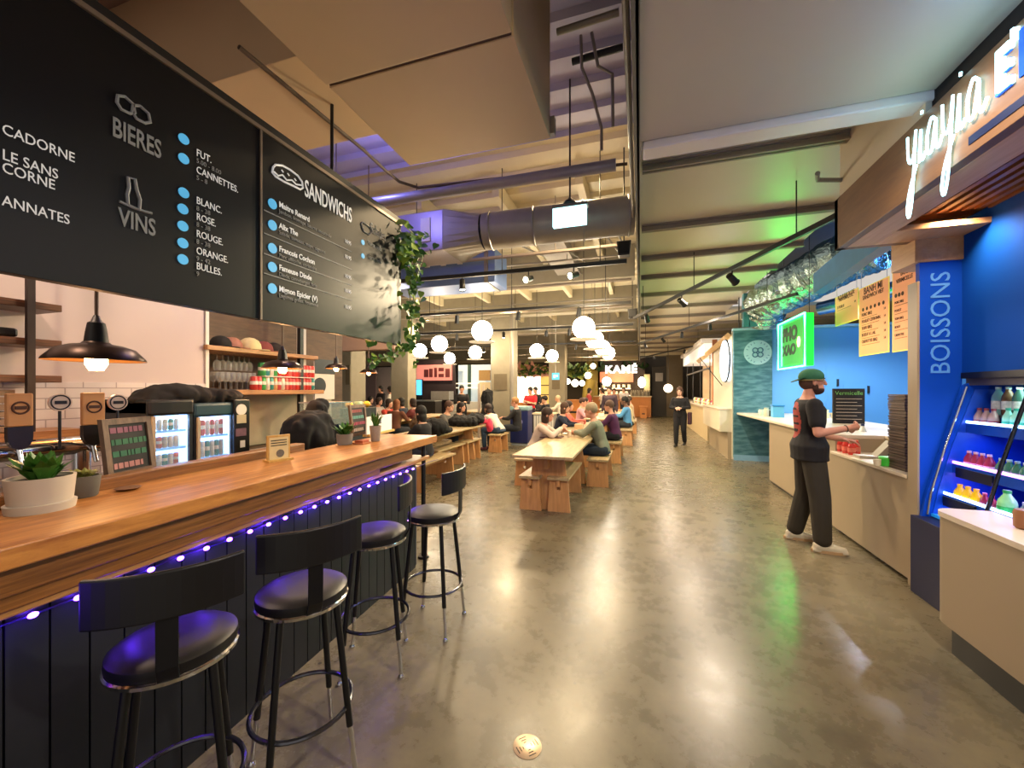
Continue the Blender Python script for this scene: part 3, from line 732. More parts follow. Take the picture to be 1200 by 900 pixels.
for c in spare_:
    for ch in list(protos[c].children): bpy.data.objects.remove(ch, do_unlink=True)
    bpy.data.objects.remove(protos[c], do_unlink=True)
# stickers on dark cooler side
A, B = P(272, 500, x=-3.12), P(293, 500, x=-3.12)
t = thing('black_cabinet', 'black cabinet with white stickers right of the coolers', 'cabinet', (-3.3, (A.y+B.y)/2, .95))
MB().box(-3.5, -3.12, A.y+.02, B.y, .95, P(282, 468, x=-3.12).z).build('casing', black, t, bevel=.008)
cy = (A.y+B.y)/2
MB().lathe([(.001, 0), (.045, 0), (.045, .004), (.001, .004)], (-3.12, cy, P(282, 480, x=-3.12).z), 20, (1, 0, 0)).build('round_sticker', whitem, t)
MB().box(-3.12, -3.115, cy-.04, cy+.04, P(282, 496, x=-3.12).z, P(282, 486, x=-3.12).z).build('sticker', mat('cream_sticker', '#b5a988', .6), t)
MB().box(-3.12, -3.115, cy-.05, cy+.04, P(282, 511, x=-3.12).z, P(282, 502, x=-3.12).z).build('sticker', mat('purple_sticker', '#6a4a58', .6, var=.4, scale=50), t)
MB().box(-3.12, -3.115, cy-.01, cy+.03, P(285, 524, x=-3.12).z, P(285, 516, x=-3.12).z).build('sticker', whitem, t)
# black bags lying on the coolers
mb = MB(); p = P(215, 465, x=-3.3)
mb.ball((-3.32, p.y-.02, p.z+.0), .16, 1, 1.9, .62, 18, 10); mb.ball((-3.3, p.y+.28, p.z-.0), .12, 1, 1.5, .55, 16, 10); mb.ball((-3.3, p.y-.2, p.z-.02), .12, 1, 1.2, .4, 14, 8)
o = heap(mb, 'black_bag', mat('black_cloth', '#0b090a', .9, var=.3))
tag(o, 'slumped black bag lying on top of the two coolers', 'bag')

# ---- things standing on the bar counter
def pot(loc, r1, r2, h, m, label, leaves, spiky=False, lm=None, rimband=False, n=26, lh=.1):
    t = thing('potted_plant', label, 'potted plant', loc)
    MB().lathe([(r2*.9, 0), (r2, .005), (r1, h), (r1-.008, h), (r1-.01, h-.02), (.001, h-.02)], seg=28).build('pot', m, t, smooth=True, world=False)
    if rimband: MB().lathe([(r2+.008, 0), (r2+.012, .028), (r2+.004, .03)], seg=28).build('saucer', m, t, smooth=True, world=False)
    MB().lathe([(.001, h-.018), (r1-.012, h-.018), (r1-.012, h-.012), (.001, h-.01)], seg=20).build('soil', mat('soil', '#2b2018', .95), t, world=False)
    mb = MB(); rnd = random.Random(int(loc[0]*1000))
    for i in range(n):
        a_ = rnd.uniform(0, 2*PI); lean = rnd.uniform(.1, .9) if not spiky else rnd.uniform(.05, .55); ln = lh*rnd.uniform(.6, 1.1); w_ = .012 if spiky else .2*lh
        d = Vector((math.cos(a_)*lean, math.sin(a_)*lean, 1)).normalized(); sd = Vector((-math.sin(a_), math.cos(a_), 0))
        b0 = Vector((math.cos(a_)*r1*.4*rnd.random(), math.sin(a_)*r1*.4*rnd.random(), h-.015))
        m1 = b0+d*ln*.55; tp = b0+d*ln+Vector((d.x*.02, d.y*.02, -.01))
        mb.add([b0-sd*w_*.3, b0+sd*w_*.3, m1+sd*w_, m1-sd*w_, tp, b0+Vector((0, 0, -.004)), m1+d.cross(sd)*.004], [(0, 1, 2, 6), (1, 0, 6, 3), (3, 6, 4), (6, 2, 4)])
    mb.build('foliage', lm or leafm, t, world=False)
    return t
def on_bar(u, v): return P(u, v, z=ZT)
pot(on_bar(48, 597), .088, .078, .12, white_cer, 'large pale round planter with leafy plant at the left end of the bar', 1, n=70, lh=.11, rimband=True)
pot(on_bar(98, 582), .052, .042, .085, mat('dark_grey_pot', '#5d5a52', .7), 'small dark grey pot of succulents beside the large pale planter', 1, lm=mat('olive_leaf', '#7d7a34', .5, var=.4, scale=20), n=30, lh=.06)
pot(on_bar(404, 521), .062, .055, .085, mat('concrete_pot', '#7d766c', .8), 'low grey pot with green plant before the glass case', 1, n=34, lh=.12)
pot(on_bar(440, 517), .048, .036, .13, mat('speckled_pot', '#9d9488', .7, var=.2, scale=80), 'tall speckled pot with spiky aloe near the white card', 1, spiky=True, n=24, lh=.14)

def chalk(name, u0, u1, v0, vb0, vb1, label, rows, depth=.05, frame=None, thick=.022):
    """framed blackboard standing on the bar: bottom corners are on the counter"""
    a_, b2 = on_bar(u0, vb0), on_bar(u1, vb1)
    t = thing(name, label, 'sign', ((a_+b2)/2))
    d = (b2-a_); w_ = d.length; d.normalize(); nn = Vector((d.y, -d.x, 0))
    zt = P(u0, v0, x=a_.x).z if abs(a_.x) > .01 else ZT+.3
    h = zt-ZT; lean = -nn*h*.12
    def q(s_, z, o=0): return a_+d*s_+Vector((0, 0, z))+lean*(z/h)+nn*o
    fr = frame or wood('dark_frame_wood', '#4a3424', '#7a5c44', .6, 4, (6, 6, 2))
    mb = MB(); f = .028
    def panel(mb, s0, s1, z0, z1, o0, o1): mb.hexa([q(s0, z0, o0), q(s1, z0, o0), q(s1, z0, o1), q(s0, z0, o1), q(s0, z1, o0), q(s1, z1, o0), q(s1, z1, o1), q(s0, z1, o1)])
    panel(mb, 0, f, 0, h, -thick, 0); panel(mb, w_-f, w_, 0, h, -thick, 0); panel(mb, f, w_-f, 0, f, -thick, 0); panel(mb, f, w_-f, h-f, h, -thick, 0)
    mb.build('frame', fr, t)
    mb = MB(); panel(mb, f, w_-f, f, h-f, -thick*.8, -thick*.4); bd = mb.build('blackboard', mat('slate', '#191517', .7, var=.2), t)
    hh = (h-2*f)/len(rows)
    for i, (c, fill) in enumerate(rows):
        mb = MB(); zz = h-f-hh*(i+1)
        r2 = random.Random(i)
        s_ = f+.012
        while s_ < f+(w_-2*f)*fill:
            e_ = s_+r2.uniform(.012, .035); panel(mb, s_, min(e_, w_-f-.006), zz+hh*.25, zz+hh*.72, -thick*.4, -thick*.4+.002); s_ = e_+.006
        mb.build('chalk_line', mat('chalk_'+c[1:], c, .9), bd)
    # prop leg behind
    mb = MB(); mb.hexa([q(w_*.4, 0, -h*.45), q(w_*.6, 0, -h*.45), q(w_*.6, 0, -h*.45+.012), q(w_*.4, 0, -h*.45+.012), q(w_*.4, h*.8, -thick-.012), q(w_*.6, h*.8, -thick-.012), q(w_*.6, h*.8, -thick), q(w_*.4, h*.8, -thick)])
    mb.build('prop_leg', fr, t)
    return t
chalk('chalkboard', 128, 184, 492, 563, 550, 'wood framed chalkboard with pink and green lines standing on the bar', [('#8a5a6a', .9), ('#3d6b4f', .95), ('#3a6a50', .95), ('#b07a74', .8)])
chalk('chalkboard', 414, 432, 475, 512, 508, 'small wood framed chalkboard beside the white card', [('#8a4a4a', .8), ('#5a8a80', .9), ('#8a3f52', .9), ('#b0a098', .8)])
# yellow wooden framed card
yf = wood('yellow_frame', '#b98a3e', '#dcb468', .5, 4, (6, 6, 2))
a_, b2 = on_bar(313, 542), on_bar(340, 538)
t = thing('framed_card', 'yellow framed price card on a wooden foot on the bar', 'card', (a_+b2)/2)
d = (b2-a_).normalized(); nn = Vector((d.y, -d.x, 0)); w_ = (b2-a_).length; h = P(313, 511, x=a_.x).z-ZT
def qq(s_, z, o): return a_+d*s_+nn*o+Vector((0, 0, z))
def pan(s0, s1, z0, z1, o0, o1): return MB().hexa([qq(s0, z0, o0), qq(s1, z0, o0), qq(s1, z0, o1), qq(s0, z0, o1), qq(s0, z1, o0), qq(s1, z1, o0), qq(s1, z1, o1), qq(s0, z1, o1)])
pan(0, w_, 0, h, -.012, 0).build('frame', yf, t, bevel=.002)
pan(.012, w_-.012, .012, h-.014, 0, .002).build('paper', mat('cream_paper', '#d9c490', .7, var=.1, scale=30), t)
pan(-.005, w_+.005, 0, .012, -.04, .03).build('foot', yf, t)
for i in range(3): pan(.02, w_-.022, h-.035-i*.015, h-.029-i*.015, .002, .003).build('print_line', mat('dark_print', '#3a3228', .8), t)
MB().lathe([(.001, 0), (.024, 0), (.024, .0015), (.001, .0015)], qq(w_*.55, .045, .002), 18, nn).build('print_emblem', mat('grey_print', '#6a6358', .8, var=.5, scale=90), t)
# white card behind the aloe
a_, b2 = on_bar(433, 512), on_bar(462, 505)
a_ = a_+Vector((-.03, 0, 0)); b2 = b2+Vector((-.03, 0, 0))
d = (b2-a_).normalized(); nn = Vector((d.y, -d.x, 0)); w_ = (b2-a_).length; h = .18
t = thing('white_card', 'white card with grey printed word standing behind the aloe pot', 'card', (a_+b2)/2)
pan(0, w_, 0, h, -.01, 0).build('board', mat('bright_paper', '#dcdcdc', .5, var=.02), t)
text('BAR', 'printed_word', mat('grey_print2', '#6c6c74', .7), t, qq(w_*.35, h*.55, .001), .06, nn)
pan(0, w_, 0, .02, -.04, .03).build('foot', yf, t)
# caddy with black box and lemons behind the card
p = on_bar(436, 500)+Vector((-.22, 0, 0))
t = thing('fruit_stand', 'tall black stand of green and yellow fruit behind the white card', 'stand', (p.x, p.y, 0))
MB().box(p.x-.1, p.x+.06, p.y-.16, p.y+.3, 0, ZT+.215).build('stand', mat('black_box', '#15181a', .5), t, bevel=.004)
for k_, (dx, dy, c) in enumerate([(-.02, -.1, 'y'), (-.04, .04, 'g'), (.01, .02, 'g'), (-.01, .2, 'y'), (-.05, .14, 'g')]):
    col = mat('lemon_skin', '#d8a51e', .45, var=.15, bump=.1) if c == 'y' else mat('green_bag', '#7f9a78', .4, var=.2)
    mb = MB(); mb.ball((p.x+dx, p.y+dy, ZT+.255), .042, 1, 1.25, .95)
    tag(mb.build('lemon' if c == 'y' else 'green_fruit', col, smooth=True), ['yellow lemon at the near end of the black stand', 'green fruit at the back of the black stand', 'green fruit in the middle of the black stand', 'yellow lemon at the far end of the black stand', 'green fruit tucked behind the far lemon'][k_], 'fruit')
# glass food case
p0_ = P(379, 512, z=ZT)+Vector((-.18, 0, 0))
t = thing('glass_case', 'small glass display case on a black pedestal behind the bar plants', 'display case', (p0_.x, p0_.y, 0))
yy0, yy1 = P(380, 490, x=p0_.x).y, P(412, 490, x=p0_.x).y; zt = P(396, 471, x=p0_.x).z
MB().box(p0_.x-.32, p0_.x-.02, yy0, yy1, 0, ZT+.08).build('base', blackg, t, bevel=.006)
MB().box(p0_.x-.31, p0_.x-.005, yy0+.005, yy1-.005, ZT+.08, zt-.012).build('glass_box', glass('case_glass', '#9fb4b0', .35), t)
MB().box(p0_.x-.32, p0_.x, yy0, yy1, zt-.012, zt).build('top_plate', mat('steel_lid', '#b9b9b4', .25, metal=.8), t)
MB().box(p0_.x-.28, p0_.x-.04, yy0+.04, yy1-.04, ZT+.08, ZT+.13).build('dish', mat('dark_food', '#3a2a1e', .8, var=.4, scale=40), t)
# wooden coaster tray
t = thing('napkin_tray', 'small orange wooden tray beside the tall speckled pot', 'tray', on_bar(424, 520))
q0 = on_bar(424, 520)
MB().box(q0.x-.05, q0.x+.05, q0.y-.05, q0.y+.05, ZT, ZT+.012).build('tray', mat('orange_wood', '#b5683a', .5), t, bevel=.003)
MB().box(q0.x-.038, q0.x+.038, q0.y-.038, q0.y+.038, ZT+.012, ZT+.03).build('napkins', mat('rust_paper', '#a24e2c', .7), t)
# metal clipboard at the near chalkboard
q0 = on_bar(150, 574)
mb = MB(); mb.lathe([(.03, 0), (.045, .01), (.04, .012), (.001, .008)], q0, 20)
tag(mb.build('small_dish', mat('brown_dish', '#6a4426', .5), smooth=True), 'small round wooden dish before the large chalkboard', 'dish')
# tilted black board held behind the bar (dark shape)
a_ = P(352, 505, x=-2.9)
mb = MB(); mb.ball((-2.75, a_.y-.05, 1.18), .2, .9, 1.4, 1.05, 18, 12); mb.ball((-2.85, a_.y+.16, 1.38), .09, 1, 1.2, 1.2, 14, 8)
tag(heap(mb, 'black_jacket', mat('black_cloth', '#0b090a', .9, var=.3)), 'black jacket hunched over a chair behind the bar', 'jacket')

# ---- coats and the long lamp pendants over the bar
def pendant(u, v, x, r_, label, zbulb=None):
    p = P(u, v, x=x)
    t = thing('pendant_lamp', label, 'lamp', p)
    sh = mat('dark_bronze_shade', '#3a2b22', .35, metal=.75, var=.15)
    s_ = r_/.2
    MB().lathe([(.2, 0), (.196, .012), (.155, .062), (.105, .082), (.06, .09), (.052, .10), (.05, .10)], seg=36, cap=False).build('shade', sh, t, smooth=True, world=False).scale = (s_,)*3
    MB().lathe([(.198, .001), (.150, .058), (.10, .078), (.05, .086)], seg=36, cap=False).build('shade_lining', mat('brass_lining', '#a67a4a', .35, metal=.6), t, smooth=True, world=False).scale = (s_,)*3
    MB().lathe([(.05, .085), (.043, .15), (.035, .20), (.022, .21), (.012, .24), (.004, .245)], seg=20).build('neck', mat('black_socket', '#120f0d', .45), t, smooth=True, world=False).scale = (s_,)*3
    MB().lathe([(.001, -.045), (.028, -.05), (.044, -.018), (.044, .01), (.026, .04), (.014, .07)], seg=18).build('bulb', bulb, t, smooth=True, world=False).scale = (s_,)*3
    ztop_ = 3.63 if 1.95 < p.y < 2.75 else 4.46 if p.y < 2.6 else 4.34 if p.y < 4.3 else 4.5
    MB().cyl((0, 0, .24*s_), (0, 0, ztop_-p.z), .006 if r_ < .16 else .009, seg=8).build('cord', mat('cord_brown', '#6d5c4c', .6), t, world=False)
    light('pendant_glow', 'POINT', (p.x, p.y, p.z-.07), 3.6, '#ffb878', .03)
    return t
pendant(113, 423, -2.95, .215, 'wide bronze pendant lamp hanging before the pink wall')
pendant(331, 432, -3.0, .165, 'bronze pendant lamp hanging before the drink cans')
pendant(394, 432, -3.2, .115, 'small bronze pendant lamp left of the concrete column')
pendant(432, 437, -3.2, .105, 'smallest bronze pendant lamp half hidden by the vine')

# ---- menu board
bx = -2.1
zb = 1.56+52/470*P(470, 405, x=bx).y/ (P(470,405,x=bx).y) if False else P(470, 405, x=bx).z
yR = P(470, 330, x=bx).y; zt = P(465, 262, x=bx).z; ys = P(305, 300, x=bx).y
zbL = P(240, 363, x=bx).z
bm_ = mat('chalk_black_panel', '#08090d', .42, var=.12, scale=5, bump=.03, spec=.28)
t = thing('menu_board', 'huge black menu board with white lettering hung over the bar', 'menu board', (bx, 1.5, zb))
MB().box(bx-.05, bx, -1.0, ys-.004, zb, zt).build('board_panel', bm_, t, bevel=.002)
MB().box(bx-.05, bx, ys+.004, yR, zb, zt).build('board_panel', bm_, t, bevel=.002)
MB().box(bx-.055, bx+.012, -1.0, yR, zt-.0, zt+.022).box(bx+.0, bx+.01, ys-.006, ys+.006, zb, zt).build('edge_trim', mat('steel_trim', '#8a7d70', .4, metal=.6), t)
MB().box(bx-.06, bx-.0, -1.0, yR+.0, zt+.022, zt+.07).build('top_rail', darkm, t)
rod = P(389, 200, x=bx-.02)
MB().cyl((bx-.02, rod.y, zt+.05), (bx-.02, rod.y, 4.4), .012, seg=10).build('hanging_rod', darkm, t, smooth=True)
ink = mat('white_lettering', '#d8d8d8', .6, emit=.12, ecol='#ffffff', var=.05)
inkg = mat('grey_lettering', '#8d9196', .6, var=.15, scale=40)
bluem = mat('blue_dot', '#4fb0e6', .5, emit=.25, ecol='#4fb0e6', var=.05)
def bt(s_, u, v, size, m=ink, sx=1., name='lettering', bold=0.):
    p = P(u, v, x=bx+.003)
    return text(s_, name, m, t, p, size, (1, 0, 0), ext=.001, sx=sx, bold=bold)
def dot(u, v, r_=.024):
    p = P(u, v, x=bx); MB().lathe([(.001, 0), (r_, 0), (r_, .004), (.001, .004)], p, 20, (1, 0, 0)).build('blue_dot', bluem, t)
# NB: the reader looks along -x, so text runs towards +y
bt('BIERES', 131, 158, .115, inkg, .55, bold=.002); bt('VINS', 139, 263, .105, inkg, .62, bold=.002)
for (a1, v1, s1, sz) in [('ADORNE', -8, 152, .05), ('LE SANS', -12, 186, .05), ('CORNE', -6, 200, .05), ('NATTES', -8, 238, .05)]:
    p = P(a1 and 0, v1, x=bx)
for s1, u1, v1 in [('CADORNE', 2, 156), ('LE SANS', 2, 186), ('CORNE', 2, 201), ('ANNATES', 2, 240)]:
    bt(s1, u1, v1, .052, ink, .75)
for v1, u1 in [(163, 215), (186, 215), (226, 215), (245, 214), (265, 214), (285, 214), (304, 214)]: dot(u1, v1)
for s1, s2, v1 in [('FUT', '5.00 - 8.00', 182), ('CANNETTES', '5 - 8', 202), ('BLANC', '8 - 38', 238), ('ROSE', '8 - 38', 257), ('ROUGE', '8 - 38', 277), ('ORANGE', '9 - 42', 297), ('BULLES', '9', 315)]:
    bt(s1+'.', 230, v1, .05, ink, .75); 
    bt(s2, 230, v1+8, .032, inkg, .9)
bt('SANDWICHS', 357, 229, .155, ink, .5, bold=.002)
rows = [('Maitre Renard', 'Jambon, fromage, beurre, moutarde', 239, 255), ('Alix The', 'Salade, tomates, mayo, oignons', 264, 279), ('Francois Cochon', 'Porc effiloche, coriandre', 291, 305), ('Fameuse Dinde', 'Dinde, canneberges, brie', 313, 326), ('Mignon Epicier (V)', 'Legumes grilles, houmous', 338, 352)]
for (a1, b1, v1, v2), vp in zip(rows, (284, 302, 325, 342, 361)):
    dot(319, v1, .03)
    bt(a1, 327, v1+3, .048, ink, .85, bold=.001); bt(b1, 327, v1+10, .034, inkg, .88)
    bt('10.95', 404, vp, .04, ink, .8)
for v1 in (246, 273, 297, 320):
    a1 = P(309, v1, x=bx)
    MB().box(bx, bx+.003, a1.y, P(412, 400, x=bx).y, a1.z-.003, a1.z+.003).build('ruled_line', inkg, t)
bt('Salades', 434, 272, .12, inkg, .6); 
for v1 in (284, 300): dot(425, v1, .02); bt('Verte, noix', 431, v1+2, .05, inkg, .8)
# drawn icons: sandwich, beer mugs, bottle, bowl
def stroke(pts, r_=.005, m=ink, nm='drawn_icon', closed=False):
    MB().tube([P(a1, b1, x=bx+.004) for a1, b1 in pts], r_, 6, closed=closed).build(nm, m, t, smooth=True)
stroke([(320, 196), (323, 193), (331, 194), (340, 199), (349, 206), (354, 213), (355, 220), (352, 222), (344, 218), (333, 213), (323, 207), (319, 202)], .006, closed=True)
stroke([(321, 201), (326, 206), (331, 205), (336, 211), (342, 211), (347, 216), (353, 217)], .005)
for a1, b1 in ((330, 199), (337, 203), (345, 209)): stroke([(a1, b1), (a1+2, b1+3)], .004)
stroke([(423, 262), (425, 260), (433, 266), (436, 272), (432, 275), (426, 271)], .005, inkg, closed=True)
for du in (0, 18):
    dv = du*.62
    stroke([(138+du, 112+dv), (146+du, 113+dv), (156+du, 122+dv), (158+du, 132+dv), (152+du, 133+dv), (142+du, 128+dv), (137+du, 120+dv)], .007, inkg, closed=True)
stroke([(150, 208), (158, 210), (160, 222), (164, 234), (163, 246), (150, 240), (149, 228), (151, 220)], .007, inkg, closed=True)
stroke([(140, 236), (155, 243), (170, 248), (178, 250)], .006, inkg)

# ---- trailing vine at the board's end
def leaf(mb, c, d, up, ln, w_):
    d = d.normalized(); s_ = d.cross(up).normalized(); up = s_.cross(d)
    pr = [(0, 0, 0), (-.06, .28, .0), (.12, .5, -.02), (.45, .42, -.04), (.75, .2, -.06), (1.0, 0, -.1)]
    L1 = [c+d*(a_*ln)+s_*(b_*w_)+up*(z*ln) for a_, b_, z in pr]
    L2 = [c+d*(a_*ln)-s_*(b_*w_)+up*(z*ln) for a_, b_, z in pr[1:-1]]
    md = [c+d*(a_*ln)-up*(.07*ln) for a_ in (.1, .45, .75)]
    mb.add(L1+L2+md, [(0, 1, 2, 10), (10, 2, 3, 11), (11, 3, 4, 12), (12, 4, 5), (0, 10, 7, 6), (10, 11, 8, 7), (11, 12, 9, 8), (12, 5, 9)])
vn = thing('hanging_vine', 'trailing green pothos vine hanging off the menu board end', 'plant', (bx+.02, yR+.05, zt))
rnd = random.Random(11)
mb = MB(); mbl = MB(); sb = MB()
vx = bx+.05
path = [P(u, v, x=vx) for u, v in [(462, 268), (472, 272), (480, 282), (487, 300), (478, 320), (477, 345), (480, 370), (478, 400), (468, 405), (456, 415), (440, 420), (428, 425)]]
sb.tube([p+Vector((0, .05, 0)) for p in path], .006, 6)
sb.tube([P(u, v, x=vx)+Vector((0, .05, 0)) for u, v in [(470, 262), (485, 275), (492, 300), (483, 330), (480, 360), (478, 395)]], .005, 6)
sb.build('stem', mat('vine_stem', '#5b6b2e', .6), vn, smooth=True)
def scatter(u, v, n_, du, dv, ln):
    for i in range(n_):
        c = P(u+rnd.gauss(0, du), v+rnd.gauss(0, dv), x=vx+rnd.uniform(-.05, .12))+Vector((0, rnd.uniform(-.0, .1), 0))
        d = Vector((rnd.uniform(-.6, .9), rnd.uniform(-1, 1), rnd.uniform(-1.2, .1))); up = Vector((rnd.uniform(.2, 1), rnd.uniform(-.9, -.1), rnd.uniform(.1, .9)))
        q_ = ln*rnd.uniform(.7, 1.2)
        leaf(mb if rnd.random() < .72 else mbl, c, d, up, q_, q_*.85)
scatter(478, 283, 95, 9, 11, .075); scatter(470, 300, 10, 6, 6, .08); scatter(481, 318, 26, 5, 9, .065); scatter(481, 335, 14, 5, 6, .06)
scatter(478, 350, 16, 6, 7, .07); scatter(480, 370, 18, 6, 8, .07); scatter(478, 390, 22, 6, 8, .065); scatter(470, 405, 12, 8, 4, .06)
scatter(455, 415, 12, 8, 4, .05); scatter(440, 420, 9, 6, 3, .05); scatter(429, 402, 4, 3, 2, .06); scatter(484, 428, 4, 3, 4, .05); scatter(430, 420, 5, 3, 3, .05)
mb.build('leaves', leafm, vn, smooth=True); mbl.build('pale_leaves', leafl, vn, smooth=True)

# ================================================================== bar stools
def stool():
    t = thing('bar_stool', 'x', 'bar stool', (0, 0, 0), 0)
    seatm = mat('black_vinyl', '#09080a', .42, var=.2)
    frm = mat('black_tube', '#070708', .4)
    MB().lathe([(.001, .705), (.15, .705), (.165, .712), (.17, .728), (.168, .748), (.15, .76), (.10, .766), (.001, .767)], seg=36).build('seat', seatm, t, smooth=True, world=False)
    MB().lathe([(.155, .695), (.172, .70), (.174, .712), (.168, .716)], seg=36, cap=False).build('seat_ring', chrome, t, smooth=True, world=False)
    for sx_, sy in ((1, 1), (1, -1), (-1, -1), (-1, 1)):
        top = Vector((sx_*.10, sy*.10, .70)); foot = Vector((sx_*.158, sy*.158, 0.0)); k_ = top.lerp(foot, .72)
        lg = MB().tube([top, k_], .013, 12).build('leg', frm, t, smooth=True, world=False)
        MB().tube([k_, foot+Vector((0, 0, .012))], .0095, 10).build('chrome_extension', chrome, lg, smooth=True, world=False)
        MB().lathe([(.016, 0), (.017, .006), (.012, .014), (.009, .02)], foot, 12).build('foot_cap', chrome, lg, smooth=True, world=False)
    MB().torus((0, 0, .27), .187, .009, 40, 8).build('foot_ring', mat('dark_chrome', '#5a5a60', .2, metal=.9), t, smooth=True, world=False)
    # backrest (towards +x local)
    MB().extr([(.09, -.026, .694), (.165, -.026, .70), (.196, -.026, .76), (.198, -.026, .95), (.190, -.026, .95), (.187, -.026, .765), (.16, -.026, .708), (.09, -.026, .702)], (0, .052, 0)).build('back_stalk', mat('dark_steel_bar', '#1c1c1f', .3, metal=.5), t, world=False, bevel=.002)
    mb = MB(); nn_ = 12; Rr = .34
    for z0, z1 in ((.905, 1.045),):
        pts = []
        for i in range(nn_+1):
            a_ = R(-32+64*i/nn_); pts.append((Rr*math.cos(a_)-.15, Rr*math.sin(a_)))
        outp = [(x_+.016*math.cos(R(-32+64*i/nn_)), y_+.016*math.sin(R(-32+64*i/nn_))) for i, (x_, y_) in enumerate(pts)]
        mb.prism(pts+outp[::-1], z0, z1)
    mb.build('backrest', seatm, t, world=False, bevel=.006, smooth=False)
    return t
S0 = stool()
spots = [(508, 597, 3, 'far bar stool standing at the open end of the bar'), (440, 620, 28, 'bar stool with violet lit seat, next nearer than the far one'), (355, 685, -32, 'bar stool before the dark cladding, second from the photographer'), (206, 744, -38, 'nearest bar stool, deep in shade at the lower left')]
for i, (u, v, a_, lb) in enumerate(spots):
    p = P(u, v, z=.76)
    o = S0 if i == 0 else dup(S0, (0, 0, 0))
    o.location = (p.x, p.y, 0); o.rotation_euler = (0, 0, R(a_)); o['label'] = lb; o['group'] = 'black bar stools along the bar'
# ================================================================== stalls on the right
lamin = mat('cream_laminate', '#9a8a70', .5, var=.05, scale=2)
lamin2 = mat('pale_stone_top', '#d2c4ae', .3, var=.06, scale=14, coat=.2)
royal = mat('royal_blue_panel', '#0648c4', .6, spec=.15, var=.06, scale=3)
royal2 = mat('deep_blue_wall', '#0344aa', .7, spec=.12, var=.08, scale=2)
navyp = mat('navy_kick', '#0c1440', .45, var=.1)
woodf = wood('fascia_wood', '#6b4a34', '#83603f', .5, 3, (9, .8, 6), coat=.05)
woodl = wood('light_maple', '#b5824e', '#cf9f68', .45, 3, (8, .9, 8), coat=.1)

# ---- corner drinks stall : fascia canopy
fx = 1.55
fc = P(978, 294, x=fx); fz = fc.z; fzt = P(980, 234, x=fx).z; fy = fc.y
t = thing('canopy_fascia', 'wooden canopy with glowing script lettering over the drinks stall', 'canopy', (fx+.3, fy-1, fz))
MB().box(fx, fx+.06, -1.5, fy, fz, fzt).build('fascia_board', woodf, t, bevel=.003)
MB().box(fx, 2.9, fy-.06, fy, fz, fzt).build('fascia_board', woodf, t, bevel=.003)
MB().box(fx+.06, fx+.24, -1.5, fy-.06, fz, fz+.04).box(fx+.24, 3.0, fy-.36, fy-.06, fz, fz+.04).build('soffit_rim', wood('lit_maple', '#c8925f', '#dcae7c', .45, 3, (8, .9, 8)), t, bevel=.003)  # rim wood coloured lighter in place of light on its underside
mb = MB(); y = -1.5
x = fx+.26
while x < 2.95: mb.box(x, x+.035, -1.5, fy-.36, fz+.10, fz+.14); x += .07
mb.box(fx+.06, 3.0, -1.5, fy-.06, fz+.16, fz+.2)
mb.build('slatted_soffit', wood('orange_slat_wood', '#8a4f20', '#b06e34', .5, 3, (8, .8, 8)), t)
neonw = mat('cyan_white_neon', '#d9fbff', .3, emit=3.2, ecol='#a8f0ff', var=0)
lt = mat('letter_side_blue', '#1d5ec8', .4, emit=.6, ecol='#2a6cff', var=0)
def ft(s, u, v, size, m, ext, sx=1., shear=0., off=0., bold=0.):
    p = P(u, v, x=fx-.012-off)
    return text(s, 'glowing_lettering', m, t, p, size, (-1, 0, 0), ext=ext, sx=sx, shear=shear, bold=bold)
# hand drawn script word following the fascia (seen right to left along +y -> drawn along -y)
def script(strokes, y0, z0, s, m, r_=.011):
    for k_, st_ in enumerate(strokes):
        pts = [(fx-.018, y0-a_*s, z0+b_*s) for a_, b_ in st_]
        # catmull smoothing
        out = []
        for i in range(len(pts)-1):
            p_ = [Vector(pts[max(0, i-1)]), Vector(pts[i]), Vector(pts[i+1]), Vector(pts[min(len(pts)-1, i+2)])]
            for q_ in range(4):
                u_ = q_/4
                out.append(.5*((2*p_[1])+(p_[2]-p_[0])*u_+(2*p_[0]-5*p_[1]+4*p_[2]-p_[3])*u_*u_+(3*p_[1]-p_[0]-3*p_[2]+p_[3])*u_**3))
        out.append(Vector(pts[-1]))
        MB().tube(out, r_, 8).build('glowing_stroke', m, t, smooth=True)
sp0 = P(1068, 200, x=fx); sp1 = P(1163, 139, x=fx)
wlen = sp0.y-sp1.y
Y_ = [(0, 1.0), (.05, .45), (.25, .3), (.45, .55), (.55, 1.0), (.45, .3), (.3, -.6), (.1, -1.0), (-.02, -.8), (.15, -.35), (.6, .15)]
I_ = [(.0, .15), (.12, .9), (.1, .35), (.2, .15), (.4, .3)]
A_ = [(.55, .8), (.3, .95), (.05, .6), (.1, .2), (.35, .25), (.55, .85), (.55, .3), (.68, .15), (.9, .35)]
def mv(st_, dx): return [(a_+dx, b_) for a_, b_ in st_]
word = [mv(Y_, 0), mv(I_, .75), mv([(.17, 1.25), (.18, 1.32)], .75), mv(A_, 1.2), mv(Y_, 2.1), mv(I_, 2.85), mv([(.17, 1.25), (.18, 1.32)], 2.85), mv(A_, 3.3)]
sc_ = wlen/4.2
word = [[(a_, b_*1.75) for a_, b_ in st_] for st_ in word]
script(word, sp0.y, P(1072, 205, x=fx).z, sc_*1.0, neonw, .0062)
pe = P(1168, 107, x=fx)
ft('E', 1168, 110, .26, neonw, .012, .62, off=.0, bold=.004)
ft('E', 1167, 112, .26, lt, .006, .62, off=-.008, bold=.012)
ft("'", 1186, 75, .2, neonw, .012, .8)
mb = MB(); mb.box(fx-.006, fx, P(1200, 60, x=fx).y-.6, P(1196, 60, x=fx).y, fz+.17, fzt-.04)
mb.build('blue_panel', royal, t)
q_ = P(1136, 190, x=fx)
